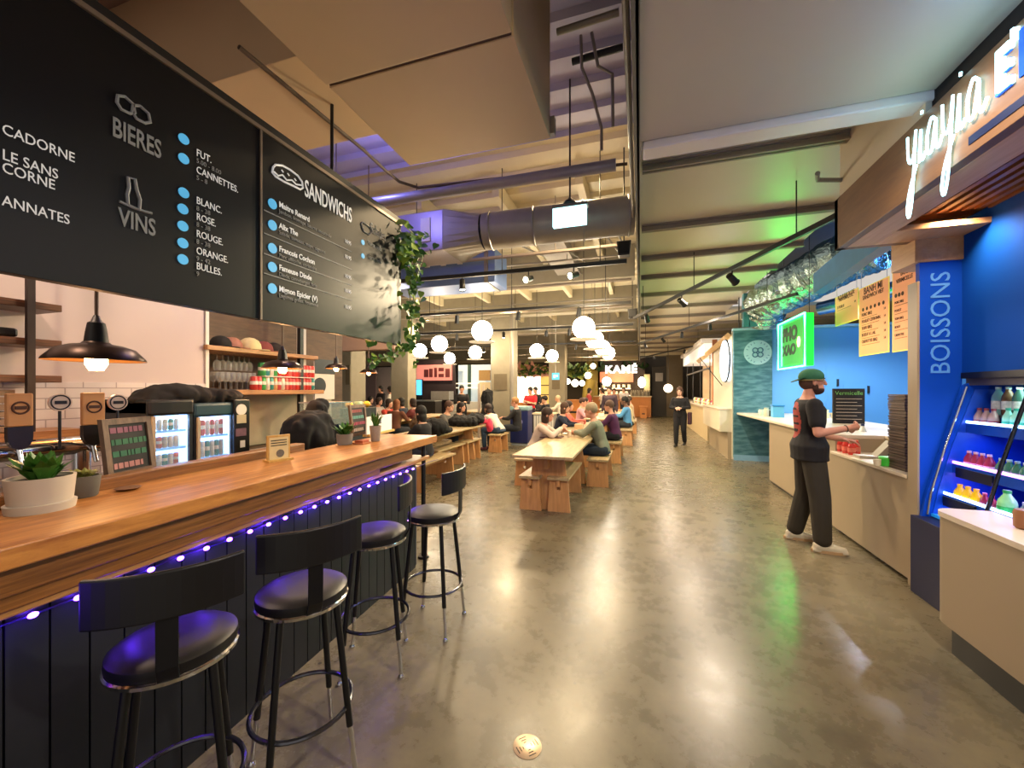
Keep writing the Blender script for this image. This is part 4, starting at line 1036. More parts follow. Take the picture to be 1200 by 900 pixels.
MB().box(fx-.004, fx, P(1200, 130, x=fx).y-.3, q_.y, fz+.045, fz+.085).build('dark_strip', navyp, t)
for yy in (3.0, 2.6, 2.2): light('sign_glow', 'POINT', (fx-.12, yy, fz+.28), .25, '#9fdcff', .05)
light('canopy_back_glow', 'POINT', (fx-.12, 2.0, fzt+.02), 2.2, '#7fb4ff', .04)
light('canopy_back_glow', 'POINT', (fx-.12, 1.3, fzt+.02), 2.2, '#7fb4ff', .04)
light('canopy_fill', 'SPOT', (2.1, 3.6, fz+.08), 30, '#ffd9a8', .04, aim=(2.2, 3.9, 0), spot=150)  # lamps added under the canopy to make the maple glow, no fixtures
light('canopy_fill', 'SPOT', (2.0, 2.4, fz+.08), 16, '#ffd9a8', .04, aim=(2.0, 2.4, 0), spot=150)
struct(MB().box(fx+.15, 3.2, -1.5, fy-.5, fzt+.0, fzt+.05).build('trim_6', darkm))
struct(MB().box(fx+.06, fx+.16, -1.5, fy-.02, fzt, 3.6).build('trim_7', mat('shadow_gap_black', '#14100e', .8)))  # near-black board stands in for the shade of the gap
struct(MB().box(fx+.03, fx+.06, 2.95, fy-.02, fzt, 3.62).build('trim_9', mat('cream_satin_panel', '#d2c7ac', .38)))

# ---- post, blue panel with BOISSONS, blue wall above the cooler
px0 = P(1063.5, 500, y=3.92+.12).x; px1 = P(1078, 500, y=3.92).x
yp_ = 3.92
t = thing('drinks_stall', 'blue drinks stall wall with vertical lettering and beige post', 'stall', (2.2, 4, 0))
ztop = P(1070, 330, y=yp_).z
MB().box(px0, px1, yp_, yp_+.12, 0, ztop).build('post', lamin, t, bevel=.003)
bx1 = P(1128, 400, y=yp_).x
MB().box(px1, bx1, yp_+.005, yp_+.05, .55, P(1100, 306, y=yp_).z).build('lettered_panel', royal, t)
MB().box(px0-.02, bx1+.01, yp_-.012, yp_+.3, P(1100, 306, y=yp_).z, fz+.1).build('wood_header', woodl, t, bevel=.003)
MB().box(fx+.24, px0, yp_-.4, yp_+.25, ztop+.0, ztop+.03).build('wood_soffit_board', woodl, t) if False else None
MB().box(bx1, bx1+.05, -1.5, yp_+.05, 1.67, fz+.12).build('blue_wall', royal2, t)
MB().box(bx1-.01, bx1+.04, -1.5, yp_+.0, 1.645, 1.69).build('black_edge', black, t)
tx_ = P(1113, 438, y=yp_)
text('BOISSONS', 'vertical_lettering', mat('light_blue_letters', '#4f8ed8', .5, emit=.1, ecol='#5b9ce8', var=0), t, P(1113, 439, y=yp_+.003), .168, (0, -1, 0), up=(-1, 0, 0), ext=.002, sx=1.02)

# ---- open drinks cooler with slanted shelves
cx_t, cx_b = bx1+.02, P(1083, 612, y=yp_).x      # profile: top set back, bottom forward
z_t, z_b = P(1128, 447, y=yp_).z, P(1078, 607, y=yp_).z
zk = P(1072, 607, x=1.98).z
t = thing('drinks_cooler', 'open blue drinks cooler with slanted lit shelves of bottles', 'cooler', (2.3, 3.0, 0))
y0c, y1c = 1.0, yp_+.0
MB().box(px1-.06, 2.9, y0c, y1c-.0, .0, zk).build('cooler_base', navyp, t, bevel=.004)
prof_out = [(cx_b-.03, zk), (cx_b+.0, zk+.18), (cx_b+.09, zk+.52), (cx_t-.03, z_t-.03), (cx_t+.06, z_t+.02), (2.95, z_t+.02), (2.95, zk)]
MB().extr([(a_, y1c-.03, b_) for a_, b_ in prof_out], (0, .03, 0)).build('side_wall', royal, t)
innm = mat('cooler_inner_blue', '#0d49d0', .4, var=.1, scale=3)
MB().box(2.9, 2.95, y0c, y1c-.03, zk, z_t).build('back_wall', mat('cooler_back_dark', '#0a1a2c', .3), t)
MB().extr([(a_+.0, y1c-.036, b_) for a_, b_ in [(cx_b+.03, zk+.01), (cx_b+.06, zk+.18), (cx_b+.14, zk+.52), (cx_t+.03, z_t-.06), (2.9, z_t-.06), (2.9, zk+.01)]], (0, .006, 0)).build('inner_side', innm, t)
MB().box(cx_t+.0, 2.95, y0c, y1c, z_t-.03, z_t+.13).build('cooler_top', mat('cooler_grey_top', '#4d4a52', .5, var=.35, scale=6), t)
rail = mat('lit_shelf_rail', '#d4e8ff', .3, emit=3.2, ecol='#9fd0ff', var=0)
rail2 = mat('lit_pink_rail', '#ffd0ff', .3, emit=2.2, ecol='#e08cff', var=0)
shelfm = mat('cooler_blue_shelf', '#1550c8', .25, metal=.2, var=.05)
SH = []
for k_, (vv, xf, rm) in enumerate([(492, .62, rail), (538, .34, rail2), (573, .18, rail)]):
    zz = P(1100-k_*12, vv, y=yp_).z; f_ = (zz-zk)/(z_t-zk); xfr = cx_b+.06+(cx_t-cx_b)*max(0, f_)**1.2
    SH.append((zz, xfr))
    MB().box(xfr+.01, 2.88, y0c, y1c-.04, zz-.09, zz-.075).build('shelf', shelfm, t)
    MB().box(xfr, xfr+.012, y0c, y1c-.035, zz-.018, zz).build('lit_rail', rm, t)
    MB().box(xfr, xfr+.006, y0c, y1c-.035, zz-.09, zz-.02).build('price_strip', shelfm, t)
MB().box(cx_b+.02, 2.88, y0c, y1c-.04, zk+.01, zk+.03).build('floor_shelf', mat('cooler_cyan_floor', '#1a86d8', .3, emit=.2, ecol='#1a86d8'), t)
gp = [(cx_b+.0, y1c-.04, zk+.02), (cx_b+.02, y1c-.04, zk+.18), (cx_b+.1, y1c-.04, zk+.52), (cx_t-.02, y1c-.04, z_t-.04)]
MB().tube(gp, .007, 8).build('front_rim', mat('bright_steel_rim', '#cfd6e0', .15, metal=.9), t, smooth=True)
yb2 = P(1156, 580, x=cx_b+.02).y
gp2 = [(a_, yb2, c_) for a_, b_, c_ in gp]
MB().tube(gp2, .011, 8).build('front_rim', mat('dark_steel_rim', '#3a3d44', .15, metal=.9), t, smooth=True)
light('cooler_tube', 'AREA', (2.5, 2.9, z_t-.05), 5, '#bfe8e0', .12, 1.6, rot=(0, 0, 0))
light('cooler_tube', 'AREA', (SH[0][1]+.1, 2.9, SH[0][0]-.1), 3.2, '#7fa8ff', .06, 1.8, rot=(0, R(25), 0))
light('cooler_tube', 'AREA', (SH[1][1]+.1, 2.9, SH[1][0]-.1), 3.2, '#c89cff', .06, 1.8, rot=(0, R(25), 0))
light('cooler_tube', 'AREA', (SH[2][1]+.08, 2.9, SH[2][0]-.1), 2.0, '#6fc8ff', .06, 1.8, rot=(0, R(25), 0))

def bottle(name, label, col, capc, h, r_, grp, clear=False, loc=(0, 0, 0)):
    t2 = thing(name, label, 'bottle', loc, 0, grp)
    m_ = mat('bottle_'+col[1:], col, .12, var=.15, scale=20)
    MB().lathe([(r_*.85, 0), (r_, .008), (r_, h*.58), (r_*.9, h*.68), (r_*.42, h*.86), (r_*.38, h*.93)], seg=16).build('bottle_body', m_, t2, smooth=True, world=False)
    MB().lathe([(r_*.44, h*.91), (r_*.44, h), (.001, h)], seg=14).build('bottle_cap', mat('cap_'+capc[1:], capc, .4), t2, smooth=True, world=False)
    MB().lathe([(r_*1.02, h*.2), (r_*1.02, h*.5)], seg=16, cap=False).build('label_band', mat('label_paper_'+capc[1:], capc, .6, var=.5, scale=60), t2, smooth=True, world=False)
    return t2
def shelf_row(shelf, ys, name, col, capc, h, r_, label, grp, dx=.06):
    z_, xf = SH[shelf][0]-.074, SH[shelf][1]
    b0 = None
    for i, y in enumerate(ys):
        lb_ = label+', %s from the left' % ORDW[i]
        if b0 is None: b0 = bottle(name, lb_, col, capc, h, r_, grp, loc=(xf+dx, y, z_))
        else: dup(b0, (xf+dx, y, z_), None, lb_)
def ysh(u, i): return P(u, 520, x=SH[i][1]+.07).y
shelf_row(0, [ysh(1150, 0)-i*.062 for i in range(3)], 'drink_bottle', '#a58a8c', '#8a3040', .17, .03, 'clear bottle with red label on the top lit shelf', 'red labelled bottles on the top lit shelf')
shelf_row(0, [ysh(1184, 0)-i*.062 for i in range(3)], 'drink_bottle', '#8fd8d0', '#2fa890', .18, .03, 'pale aqua bottle right of the divider, top lit shelf', 'aqua bottles on the top lit shelf')
shelf_row(1, [ysh(1138, 1)-i*.06 for i in range(4)], 'drink_bottle', '#8f2a4a', '#d8b4c4', .16, .03, 'crimson bottle on the middle cooler shelf', 'crimson bottles on the middle cooler shelf')
shelf_row(1, [ysh(1176, 1)-i*.06 for i in range(4)], 'drink_bottle', '#2f6a4e', '#8fb0a0', .15, .03, 'dark green bottle right of the divider, middle shelf', 'green bottles on the middle cooler shelf')
def yb_(u): return P(u, 550, x=SH[2][1]+.04).y
shelf_row(2, [yb_(1123)-i*.075 for i in range(3)], 'juice_bottle', '#e0b81c', '#f0c038', .15, .034, 'yellow juice bottle on the lowest cooler shelf', 'yellow juice bottles on the lowest cooler shelf', .05)
shelf_row(2, [yb_(1152)-i*.06 for i in range(2)], 'drink_bottle', '#8f2a4a', '#c85a7a', .14, .026, 'small crimson bottle beside the yellow juice', 'small crimson bottles by the juice', .05)
tag(bottle('juice_bottle', 'x', '#8fe0a0', '#2fae5a', .20, .045, None, loc=(SH[2][1]+.05, yb_(1178), SH[2][0]-.074)), 'pale green wide bottle with green cap on the lowest cooler shelf', 'bottle')
shelf_row(2, [yb_(1194)-i*.06 for i in range(3)], 'drink_bottle', '#5a6a8a', '#a8b8d8', .15, .028, 'grey blue bottle at the right on the lowest shelf', 'grey blue bottles on the lowest shelf', .07)
# upper dark shelf: three bottles
z_ = SH[0][0]+.16
MB().box(cx_t+.05, 2.88, y0c, y1c-.04, SH[0][0]+.035, SH[0][0]+.05).build('shelf', mat('dark_steel_shelf', '#10181c', .3), t)
for k_, u in enumerate((1170, 1182, 1195)):
    p = P(u, 480, x=cx_t+.12)
    tag(bottle('water_bottle', 'x', ['#8fd0d8', '#7a5a40', '#4a7a6a'][k_], '#d8f4f0', .2, .035, None, loc=(cx_t+.12, p.y, SH[0][0]+.051)), ['pale blue water bottle on the dark top cooler shelf', 'brown bottle beside the pale one on the top cooler shelf', 'green bottle furthest right on the top cooler shelf'][k_], 'bottle')
# brown tray holding the juice
p = P(1125, 560, x=SH[2][1]+.03)
tag(MB().box(SH[2][1]-.012, SH[2][1]+.001, p.y-.2, p.y+.1, SH[2][0]-.1, SH[2][0]-.03).build('price_holder', black), 'black price holder below the yellow juice bottles', 'price holder')
p = P(1120, 540, x=SH[1][1]+.03)
tag(MB().box(SH[1][1]-.012, SH[1][1]+.001, P(1165, 540, x=SH[1][1]).y, P(1122, 540, x=SH[1][1]).y, SH[1][0]-.11, SH[1][0]-.04).build('price_holder', black), 'black price holder below the crimson bottles', 'price holder')

# ---- cream counter with rounded corner in the foreground right
cxf = 1.73
cyf = P(1105, 700, x=cxf).y; ct = P(1105, 600, x=cxf).z; cb = P(1105, 730, x=cxf).z
t = thing('serving_counter', 'cream serving counter with rounded corner at the right edge', 'counter', (2.2, 2.2, 0))
def rounded(x0, x1, y0, y1, r_):
    return [(x0, y0)]+[(x1, y0), (x1, y1)]+[(x0+r_-r_*math.sin(R(a_)), y1-r_+r_*math.cos(R(a_))) for a_ in range(0, 91, 10)]
MB().prism(rounded(cxf, 1.98, -1.0, cyf+.1, .1), cb, ct-.03).build('body', lamin, t, smooth=True)
MB().prism(rounded(cxf-.008, 2.02, -1.0, cyf+.11, .11), ct-.03, ct).build('top', lamin2, t, smooth=True)
MB().box(cxf+.03, 2.0, -1.0, cyf-.02, 0, cb).build('kick', black, t)
mb = MB(); p = P(1197, 577, x=1.93)
mb.lathe([(.03, 0), (.04, .01), (.042, .08), (.036, .1), (.03, .1)], (p.x, p.y-.02, ct), 20)
tag(mb.build('cup', mat('brown_cup', '#8a5a38', .5), smooth=True), 'brown cup standing at the frame edge on the cream counter', 'cup')

# ---- noodle stall counter
nx = 2.06
wy = 10.0
ny0 = yp_+.13
yL = P(905, 565, z=0).y
zl_ = P(1065, 557, x=nx).z
zh_ = P(905, 492, x=nx+.05).z
ysplit = P(975, 600, x=nx).y
t = thing('stall_counter', 'long cream counter with raised back where the man orders', 'counter', (nx+.4, 6, 0))
MB().box(nx, nx+.55, ny0, ysplit, .04, zl_-.03).build('counter_front', lamin, t)
MB().box(nx-.012, nx+.5, ny0, ysplit+.02, zl_-.03, zl_).build('counter_top', lamin2, t, bevel=.005)
MB().box(nx+.5, nx+.62, ny0, ysplit+.05, zl_-.02, zh_-.03).build('backboard', mat('cream_backboard', '#cbb68c', .5), t)
MB().box(nx+.48, nx+1.1, ny0, ysplit+.05, zh_-.03, zh_).build('counter_top', lamin2, t, bevel=.005)
MB().box(nx+.03, nx+.7, ysplit, yL, .04, zh_-.04).build('counter_front', lamin, t)
MB().box(nx-.02, nx+1.35, ysplit-.0, wy-.03, zh_-.04, zh_).build('counter_top', lamin2, t, bevel=.006)
MB().box(nx+.05, nx+.5, ny0, yL-.02, 0, .04).build('kick', black, t)
light('counter_glow', 'POINT', (nx+.3, ysplit+.25, .55), .1, '#fff0d0', .03)

# ---- blue wall of the stall
wy = 10.0
wx0 = P(860, 500, y=wy).x; wz = P(900, 385, y=wy).z
m, b, n, l = _bsdf('teal_to_blue_paint', .6)
tc = n.new('ShaderNodeTexCoord'); sx = n.new('ShaderNodeSeparateXYZ'); l.new(tc.outputs['Object'], sx.inputs[0])
nz = n.new('ShaderNodeTexNoise'); nz.inputs['Scale'].default_value = 4.5; nz.inputs['Detail'].default_value = 7
mp = n.new('ShaderNodeMapping'); mp.inputs['Scale'].default_value = (1, 1, 3.5); l.new(tc.outputs['Object'], mp.inputs['Vector']); l.new(mp.outputs[0], nz.inputs['Vector'])
cr = n.new('ShaderNodeValToRGB'); cr.color_ramp.elements[0].position = .4; cr.color_ramp.elements[1].position = .62
cr.color_ramp.elements[0].color = lin('#2a5c68'); cr.color_ramp.elements[1].color = lin('#527f88'); l.new(nz.outputs['Fac'], cr.inputs[0]); l.new(cr.outputs[0], b.inputs['Base Color'])
teal = m
struct(MB().box(wx0, P(905, 480, y=wy).x, wy, wy+.1, .06, wz).build('wall_right', teal))
bluew = mat('sky_blue_paint', '#5a9bd8', .6, var=.03, scale=1)
struct(MB().box(P(905, 480, y=wy).x, 6.2, wy+.03, wy+.12, .0, wz-.02).build('wall_right', bluew))
struct(MB().box(6.1, 6.2, 3, wy+.1, 0, wz-.02).build('wall_right', bluew))
struct(MB().box(wx0-.02, 6.2, wy-.02, wy+.12, wz-.02, wz+.03).build('trim_8', mat('pale_blue_cap', '#9cc4d8', .5)))
struct(MB().box(wx0-.01, P(905, 480, y=wy).x, wy-.02, wy, 0, .12).build('baseboard_right', mat('blue_skirting', '#7aa7bf', .5)))
# badge
p = P(888, 413, y=wy-.01)
t = thing('round_badge', 'pale round emblem with four petals on the teal wall', 'emblem', (p.x, wy-.01, p.z-.2))
bl_ = mat('badge_pale', '#9cc0c8', .6); bd_ = mat('badge_ink', '#33607a', .6)
MB().lathe([(.001, -.0), (.27, 0), (.27, .01), (.001, .01)], (p.x, wy-.001, p.z), 32, (0, -1, 0)).build('disc', bl_, t)
for k_ in range(4):
    a_ = R(45+90*k_); MB().torus((p.x+.07*math.cos(a_), wy-.014, p.z+.07*math.sin(a_)), .05, .012, 20, 6, (0, -1, 0)).build('petal_ring', bd_, t)
for k_ in range(20):
    a_ = R(18*k_)
    if k_ % 5: MB().rbox((p.x+.215*math.cos(a_), wy-.012, p.z+.215*math.sin(a_)), (.012, .004, .036), (0, R(90)-a_, 0)).build('rim_letter', bd_, t)
# door outlines on the blue wall
p0_, p1_ = P(968, 490, y=wy+.02), P(983, 429, y=wy+.02)
struct(MB().box(p0_.x, p1_.x, wy+.015, wy+.03, zh_, p1_.z).build('door_1', bluew))
p0_ = P(1018, 450, y=wy+.02)
struct(MB().box(p1_.x+.08, p0_.x, wy+.02, wy+.03, zh_, p0_.z).build('door_2', bluew))
for (u, v) in ((982, 447), (1018, 455)):
    p = P(u, v, y=wy); tag(MB().box(p.x-.02, p.x+.01, wy-.03, wy+.015, p.z-.1, p.z+.05).build('door_handle', darkm, bevel=.004), 'small dark handle on the blue wall %s' % ('left of the menus' if u < 1000 else 'right of the chalkboard'), 'handle')

# ---- orange hanging menus
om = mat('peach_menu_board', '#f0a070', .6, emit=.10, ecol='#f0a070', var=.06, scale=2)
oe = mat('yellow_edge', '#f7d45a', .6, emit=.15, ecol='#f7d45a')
inkd = mat('dark_menu_ink', '#4a2a18', .7)
def menu(u0, u1, vt0, vb0, x, label, title, rows, seed=1, dots=0, y_lim=None):
    A, B = P(u0, vt0, x=x), P(u1, 300, x=x); zt_, zb_ = A.z, P(u0, vb0, x=x).z
    y1_, y0_ = A.y, B.y
    if y_lim: y0_ = y_lim
    t = thing('hanging_menu', label, 'menu', (x, (y0_+y1_)/2, zb_))
    MB().box(x, x+.012, y0_, y1_, zb_, zt_).build('board', om, t, bevel=.004)
    MB().box(x+.001, x+.011, y0_-.012, y1_+.012, zb_-.012, zt_+.012).build('edge', oe, t, bevel=.004)
    H_ = zt_-zb_; Wd = y1_-y0_
    for k_, s in enumerate(title):
        text(s, 'menu_title', inkd, t, (x-.002, (y0_+y1_)/2, zt_-H_*.10-k_*H_*.075), min(Wd*.19, Wd*1.45/len(s)), (-1, 0, 0), ext=.001, align='CENTER', sx=.85, bold=.001)
    if dots:
        for k_ in range(dots):
            MB().lathe([(.001, 0), (.026, 0), (.026, .003), (.001, .003)], (x, y1_-Wd*(.15+.14*k_), zt_-H_*.32), 12, (-1, 0, 0)).build('round_mark', inkd, t)
    rr_ = random.Random(seed)
    for k_, s in enumerate(rows):
        zz = zt_-H_*(.42+.5*k_/max(1, len(rows)))
        text(s, 'menu_line', inkd, t, (x-.002, y1_-Wd*.1, zz), Wd*.085, (-1, 0, 0), ext=.001, sx=.9, bold=.001)
        MB().box(x-.002, x, y1_-Wd*rr_.uniform(.6, .8), y1_-Wd*.1, zz-.034, zz-.026).build('fine_print', mat('faint_ink', '#a8683a', .7), t)
        text('14', 'price', inkd, t, (x-.002, y0_+Wd*.14, zz), Wd*.07, (-1, 0, 0), ext=.001)
    for yy in (y0_+.04, y1_-.04):
        MB().cyl((x+.006, yy, zt_), (x+.006, yy, 4.46), .004, seg=6).build('hanging_wire', chrome, t)
    return t
mx_ = 3.1
menu(1007, 1041, 340, 417, mx_, 'tall peach menu board in the middle of the hanging row', ['BANH MI', 'SANDWICH VIET'], ['PORC BBQ', 'POULET CITRONN.', 'TOFU BBQ', 'BOEUF A L AIL', 'CREVETTES BBQ'], 3, 6)
menu(1046, 1075, 318, 412, mx_, 'peach menu board half hidden behind the beige post', ['BOL', 'VERMICELLE'], ['PORC BBQ', 'POULET', 'TOFU BBQ', 'BOEUF', 'CREVETTES'], 4, 3)
menu(979, 1005, 350, 382, mx_+.02, 'short peach menu board at the left of the hanging row', ['ROULEAUX DE', 'PRINTEMPS, ETC'], ['2 POUR 8'], 5)

# ---- green neon sign
A, B = P(912, 381, x=2.55), P(942, 367, x=2.55)
gx = 2.55
g0, g1 = P(912, 400, x=gx).y, P(943, 400, x=gx).y
zt_, zb_ = P(912, 381, x=gx).z, P(912, 433, x=gx).z
t = thing('neon_sign', 'glowing green boxed neon sign above the counter', 'sign', (gx, (g0+g1)/2, zb_))
gneon = mat('green_neon_tube', '#9cffce', .3, emit=9, ecol='#3dff9a', var=0)
gbox = mat('green_lit_acrylic', '#12d83c', .35, emit=.8, ecol='#08e838', var=.05)
gface = mat('green_sign_face', '#167a26', .4, emit=.28, ecol='#1fc838', var=.35, scale=8)
MB().box(gx+.02, gx+.13, g1, g0, zb_, zt_).build('box', gbox, t, bevel=.01)
MB().box(gx+.006, gx+.02, g1+.08, g0-.14, zb_+.05, zt_-.05).build('face', gface, t)
MB().tube([(gx+.0, g0, zb_), (gx, g0, zt_), (gx, g1, zt_), (gx, g1, zb_)], .014, 8, closed=True).build('neon_tube', gneon, t, smooth=True)
MB().tube([(gx+.0, g0-.2, zb_+.05), (gx, g0-.2, zt_-.05)], .005, 8).build('neon_tube', gneon, t, smooth=True)
dk = mat('dark_green_letters', '#0a3312', .6)
text('PHO', 'sign_lettering', dk, t, (gx+.003, g0-.24, zt_-.36), .32, (-1, 0, 0), ext=.003, sx=1.1, bold=.02)
text('XAO', 'sign_lettering', dk, t, (gx+.003, g0-.24, zt_-.62), .25, (-1, 0, 0), ext=.003, sx=1.2, bold=.014)
MB().ball((gx+.03, g1+.28, zb_+.42), .11, .3, 1, 1.25).build('lit_bulb', mat('cream_lamp', '#fff0b0', .4, emit=2.2, ecol='#ffe890'), t, smooth=True)
for yy in (g0-.05, g1+.05): MB().cyl((gx+.08, yy, zt_), (gx+.08, yy, 4.46), .005, seg=6).build('hanging_rod', darkm, t)
for dy in (-.25, .0, .25):
    light('neon_glow', 'SPOT', (gx-.06, (g0+g1)/2+dy, (zt_+zb_)/2+dy), 15, '#1aff4c', .06, aim=(gx-2.2, (g0+g1)/2+dy-1.2, (zt_+zb_)/2+dy+(.9 if dy > -.1 else -2.2)), spot=130, blend=.8)

# ---- foil flexible duct and blue metalwork above the stall
m, b, n, l = _bsdf('crinkled_foil', .18, 1.)
tc = n.new('ShaderNodeTexCoord'); nz = n.new('ShaderNodeTexNoise'); nz.inputs['Scale'].default_value = 7; nz.inputs['Detail'].default_value = 6; nz.inputs['Distortion'].default_value = 1.2
l.new(tc.outputs['Object'], nz.inputs['Vector']); bp2 = n.new('ShaderNodeBump'); bp2.inputs['Strength'].default_value = .9; bp2.inputs['Distance'].default_value = .05
l.new(nz.outputs['Fac'], bp2.inputs['Height']); l.new(bp2.outputs[0], b.inputs['Normal']); b.inputs['Base Color'].default_value = lin('#a9bcb8')
foil = m
pts = [P(1030, 286, y=7.6), P(985, 304, y=8.0), P(950, 325, y=8.5), P(918, 342, y=9.0), P(898, 352, y=9.5), P(893, 372, y=9.9)]
out = []
for i in range(len(pts)-1):
    for q_ in range(12): out.append(pts[i].lerp(pts[i+1], q_/12))
mb = MB(); mb.tube(out, [.40+.02*math.sin(i*2.6) for i in range(len(out))], 28)
tag(mb.build('foil_duct', foil, smooth=True), 'fat crinkled silver foil duct above the noodle stall', 'duct')
tag(MB().tube([P(1075, 330, y=8.6), P(1010, 350, y=9.2), P(960, 362, y=9.7)], [.13, .15, .13], 16).build('foil_duct', mat('blue_lit_foil', '#7aa4d8', .25, metal=.9, var=.2, scale=12), smooth=True), 'thinner bluish foil duct behind the peach menus', 'duct')
a_, b2 = P(980, 262, y=5.3), P(880, 340, y=9.2)
tag(MB().hexa([(2.45, 5.2, 3.1), (2.6, 5.2, 3.1), (2.8, 7.6, 3.1), (2.65, 7.6, 3.1), (2.45, 5.2, 3.42), (2.6, 5.2, 3.42), (2.8, 7.6, 3.42), (2.65, 7.6, 3.42)]).build('blue_duct', mat('blue_painted_duct', '#3f76a8', .45, var=.2, scale=5)), 'blue painted flat duct running over the foil duct', 'duct')
p = P(883, 360, y=9.7)
for k_, (u, w_, lb) in enumerate([(874, .10, 'left'), (885, .22, 'right')]):
    p = P(u, 360, y=9.6)
    tag(MB().box(p.x-w_/2, p.x+w_/2, 9.55, 9.7, wz, 3.6).build('steel_post', mat('teal_painted_post', '#3f7f8e', .5, var=.1)), '%s teal painted steel post rising above the teal wall' % lb, 'post')
for k_ in range(5):
    p = P(866+k_*7, 370, y=10.05)
    tag(MB().cyl((p.x, 10.05, wz+.03), (p.x, 10.05, 4.46 if p.x > 2.15 else 3.63), .012, seg=6).build('railing_rod', darkm), 'thin dark vertical rod above the teal wall, %s from the left' % ORDW[k_], 'rod', 'thin rods above the teal wall')

# ---- things on the noodle counter
def ctr(u, v, z=None): return P(u, v, z=z or zl_)
def sauce(u, v, label, col, capc, h, r_, z=None):
    t2 = bottle('sauce_bottle', label, col, capc, h, r_, None, loc=ctr(u, v, z)); t2['category'] = 'bottle'; return t2
for k_, (u, v) in enumerate([(985, 529), (991, 531), (998, 533), (1004, 532), (994, 525), (1002, 525)]):
    sauce(u, v, ['red jar at the left of the cluster by the man', 'second red jar of the cluster by the man', 'red jar in the front middle of the cluster', 'red jar at the front right of the cluster', 'red jar at the back middle of the cluster', 'red jar at the back right of the cluster'][k_], '#c8352c', '#e0705a', .15, .032)
sauce(979, 527, 'short grey green jar left of the red jars', '#6a7a5c', '#4a5a4a', .13, .032)
sauce(1011, 524, 'tall clear bottle with navy label beside the red jars', '#cfd4d0', '#2a3560', .28, .04)
sauce(1005, 521, 'slim olive bottle with green cap behind the red jars', '#8a8a3a', '#5a8a3a', .24, .028)
# receipt printer / scale: wedge
q0 = ctr(1021, 537)
t = thing('payment_terminal', 'grey slanted payment terminal with dark screen on the low counter', 'payment terminal', q0)
MB().extr([(q0.x-.12, q0.y-.06, zl_), (q0.x+.14, q0.y-.06, zl_), (q0.x+.14, q0.y-.06, zl_+.02), (q0.x-.12, q0.y-.06, zl_+.03)], (0, .14, 0)).build('base', mat('warm_grey_plastic', '#a89c88', .5), t, bevel=.003)
MB().extr([(q0.x+.02, q0.y-.05, zl_+.02), (q0.x+.1, q0.y-.05, zl_+.02), (q0.x+.19, q0.y-.05, zl_+.17), (q0.x+.15, q0.y-.05, zl_+.18)], (0, .12, 0)).build('raised_screen', mat('grey_plastic', '#8a8070', .5), t, bevel=.003)
MB().extr([(q0.x+.105, q0.y-.056, zl_+.04), (q0.x+.14, q0.y-.056, zl_+.04), (q0.x+.20, q0.y-.056, zl_+.155), (q0.x+.19, q0.y-.056, zl_+.17)], (0, .005, 0)).build('dark_side', black, t)
q0 = ctr(1038, 546)
t = thing('green_cup', 'bright green plastic tub on the low counter', 'tub', q0)
MB().lathe([(.035, 0), (.045, .004), (.05, .075), (.046, .08), (.001, .08)], q0, 20).build('tub', mat('bright_green_plastic', '#3fbf3a', .35), t, smooth=True)
MB().lathe([(.051, .07), (.053, .078), (.048, .084), (.001, .084)], q0, 20).build('lid', mat('green_lid', '#58d04f', .35), t, smooth=True)
q0 = ctr(1028, 546)
tag(MB().lathe([(.02, 0), (.025, .004), (.028, .06), (.024, .06)], q0, 16).build('paper_cup', mat('cream_cup', '#dcd0b0', .5), smooth=True), 'small cream cup left of the green tub', 'cup')
# bundle of dark papers (stack of menus) beside the post
q0 = P(1042, 556, z=zl_)
x0_, x1_ = P(1041, 556, y=4.44).x, P(1063, 556, y=4.44).x
zt_ = P(1043, 461, y=4.4).z
t = thing('stack_of_trays', 'tall stack of dark brown trays beside the beige post', 'stack of trays', ((x0_+x1_)/2+.05, 4.32, zl_))
k_ = 0; z_ = zl_
rr_ = random.Random(5)
traym = [mat('dark_tray', '#4a3a30', .6), mat('mid_tray', '#6a574a', .6)]
while z_ < zt_-.012:
    d_ = rr_.uniform(-.006, .006); MB().box(x0_+d_, x0_+.30+d_, 4.2, 4.44, z_, z_+.0105).build('tray', traym[k_ % 2], t); z_ += .0125; k_ += 1
# chalkboard on the raised counter
q0 = P(990, 493, x=nx+.62)
t = thing('chalkboard', 'black chalkboard with green heading behind the man', 'sign', ((nx+.6, 7.2, zh_)))
y_a, y_b, z_a, z_b2 = P(977, 470, y=7.2).x, P(1013, 470, y=7.2).x, P(995, 494, y=7.2).z, P(995, 456, y=7.2).z
z_a = zh_+.001
MB().box(y_a, y_b, 7.2, 7.22, z_a, z_b2).build('board', mat('slate', '#191517', .7, var=.2), t, bevel=.003)
MB().box(y_a-.008, y_b+.008, 7.206, 7.23, z_a, z_b2+.008).build('frame', mat('black_frame', '#0d0c0c', .5), t)
text('Vermicelle', 'chalk_heading', mat('green_chalk', '#6fae5a', .8), t, ((y_a+y_b)/2, 7.199, z_b2-.085), .08, (0, -1, 0), ext=.001, align='CENTER')
for k_ in range(7):
    MB().box(y_a+.03, y_b-.03-(.06 if k_ % 2 else 0), 7.197, 7.2, z_b2-.15-k_*.05, z_b2-.142-k_*.05).build('chalk_line', mat('white_chalk', '#b8a898', .8), t)
MB().box((y_a+y_b)/2-.03, (y_a+y_b)/2+.03, 7.23, 7.33, z_a, z_a+.02).build('foot', black, t)
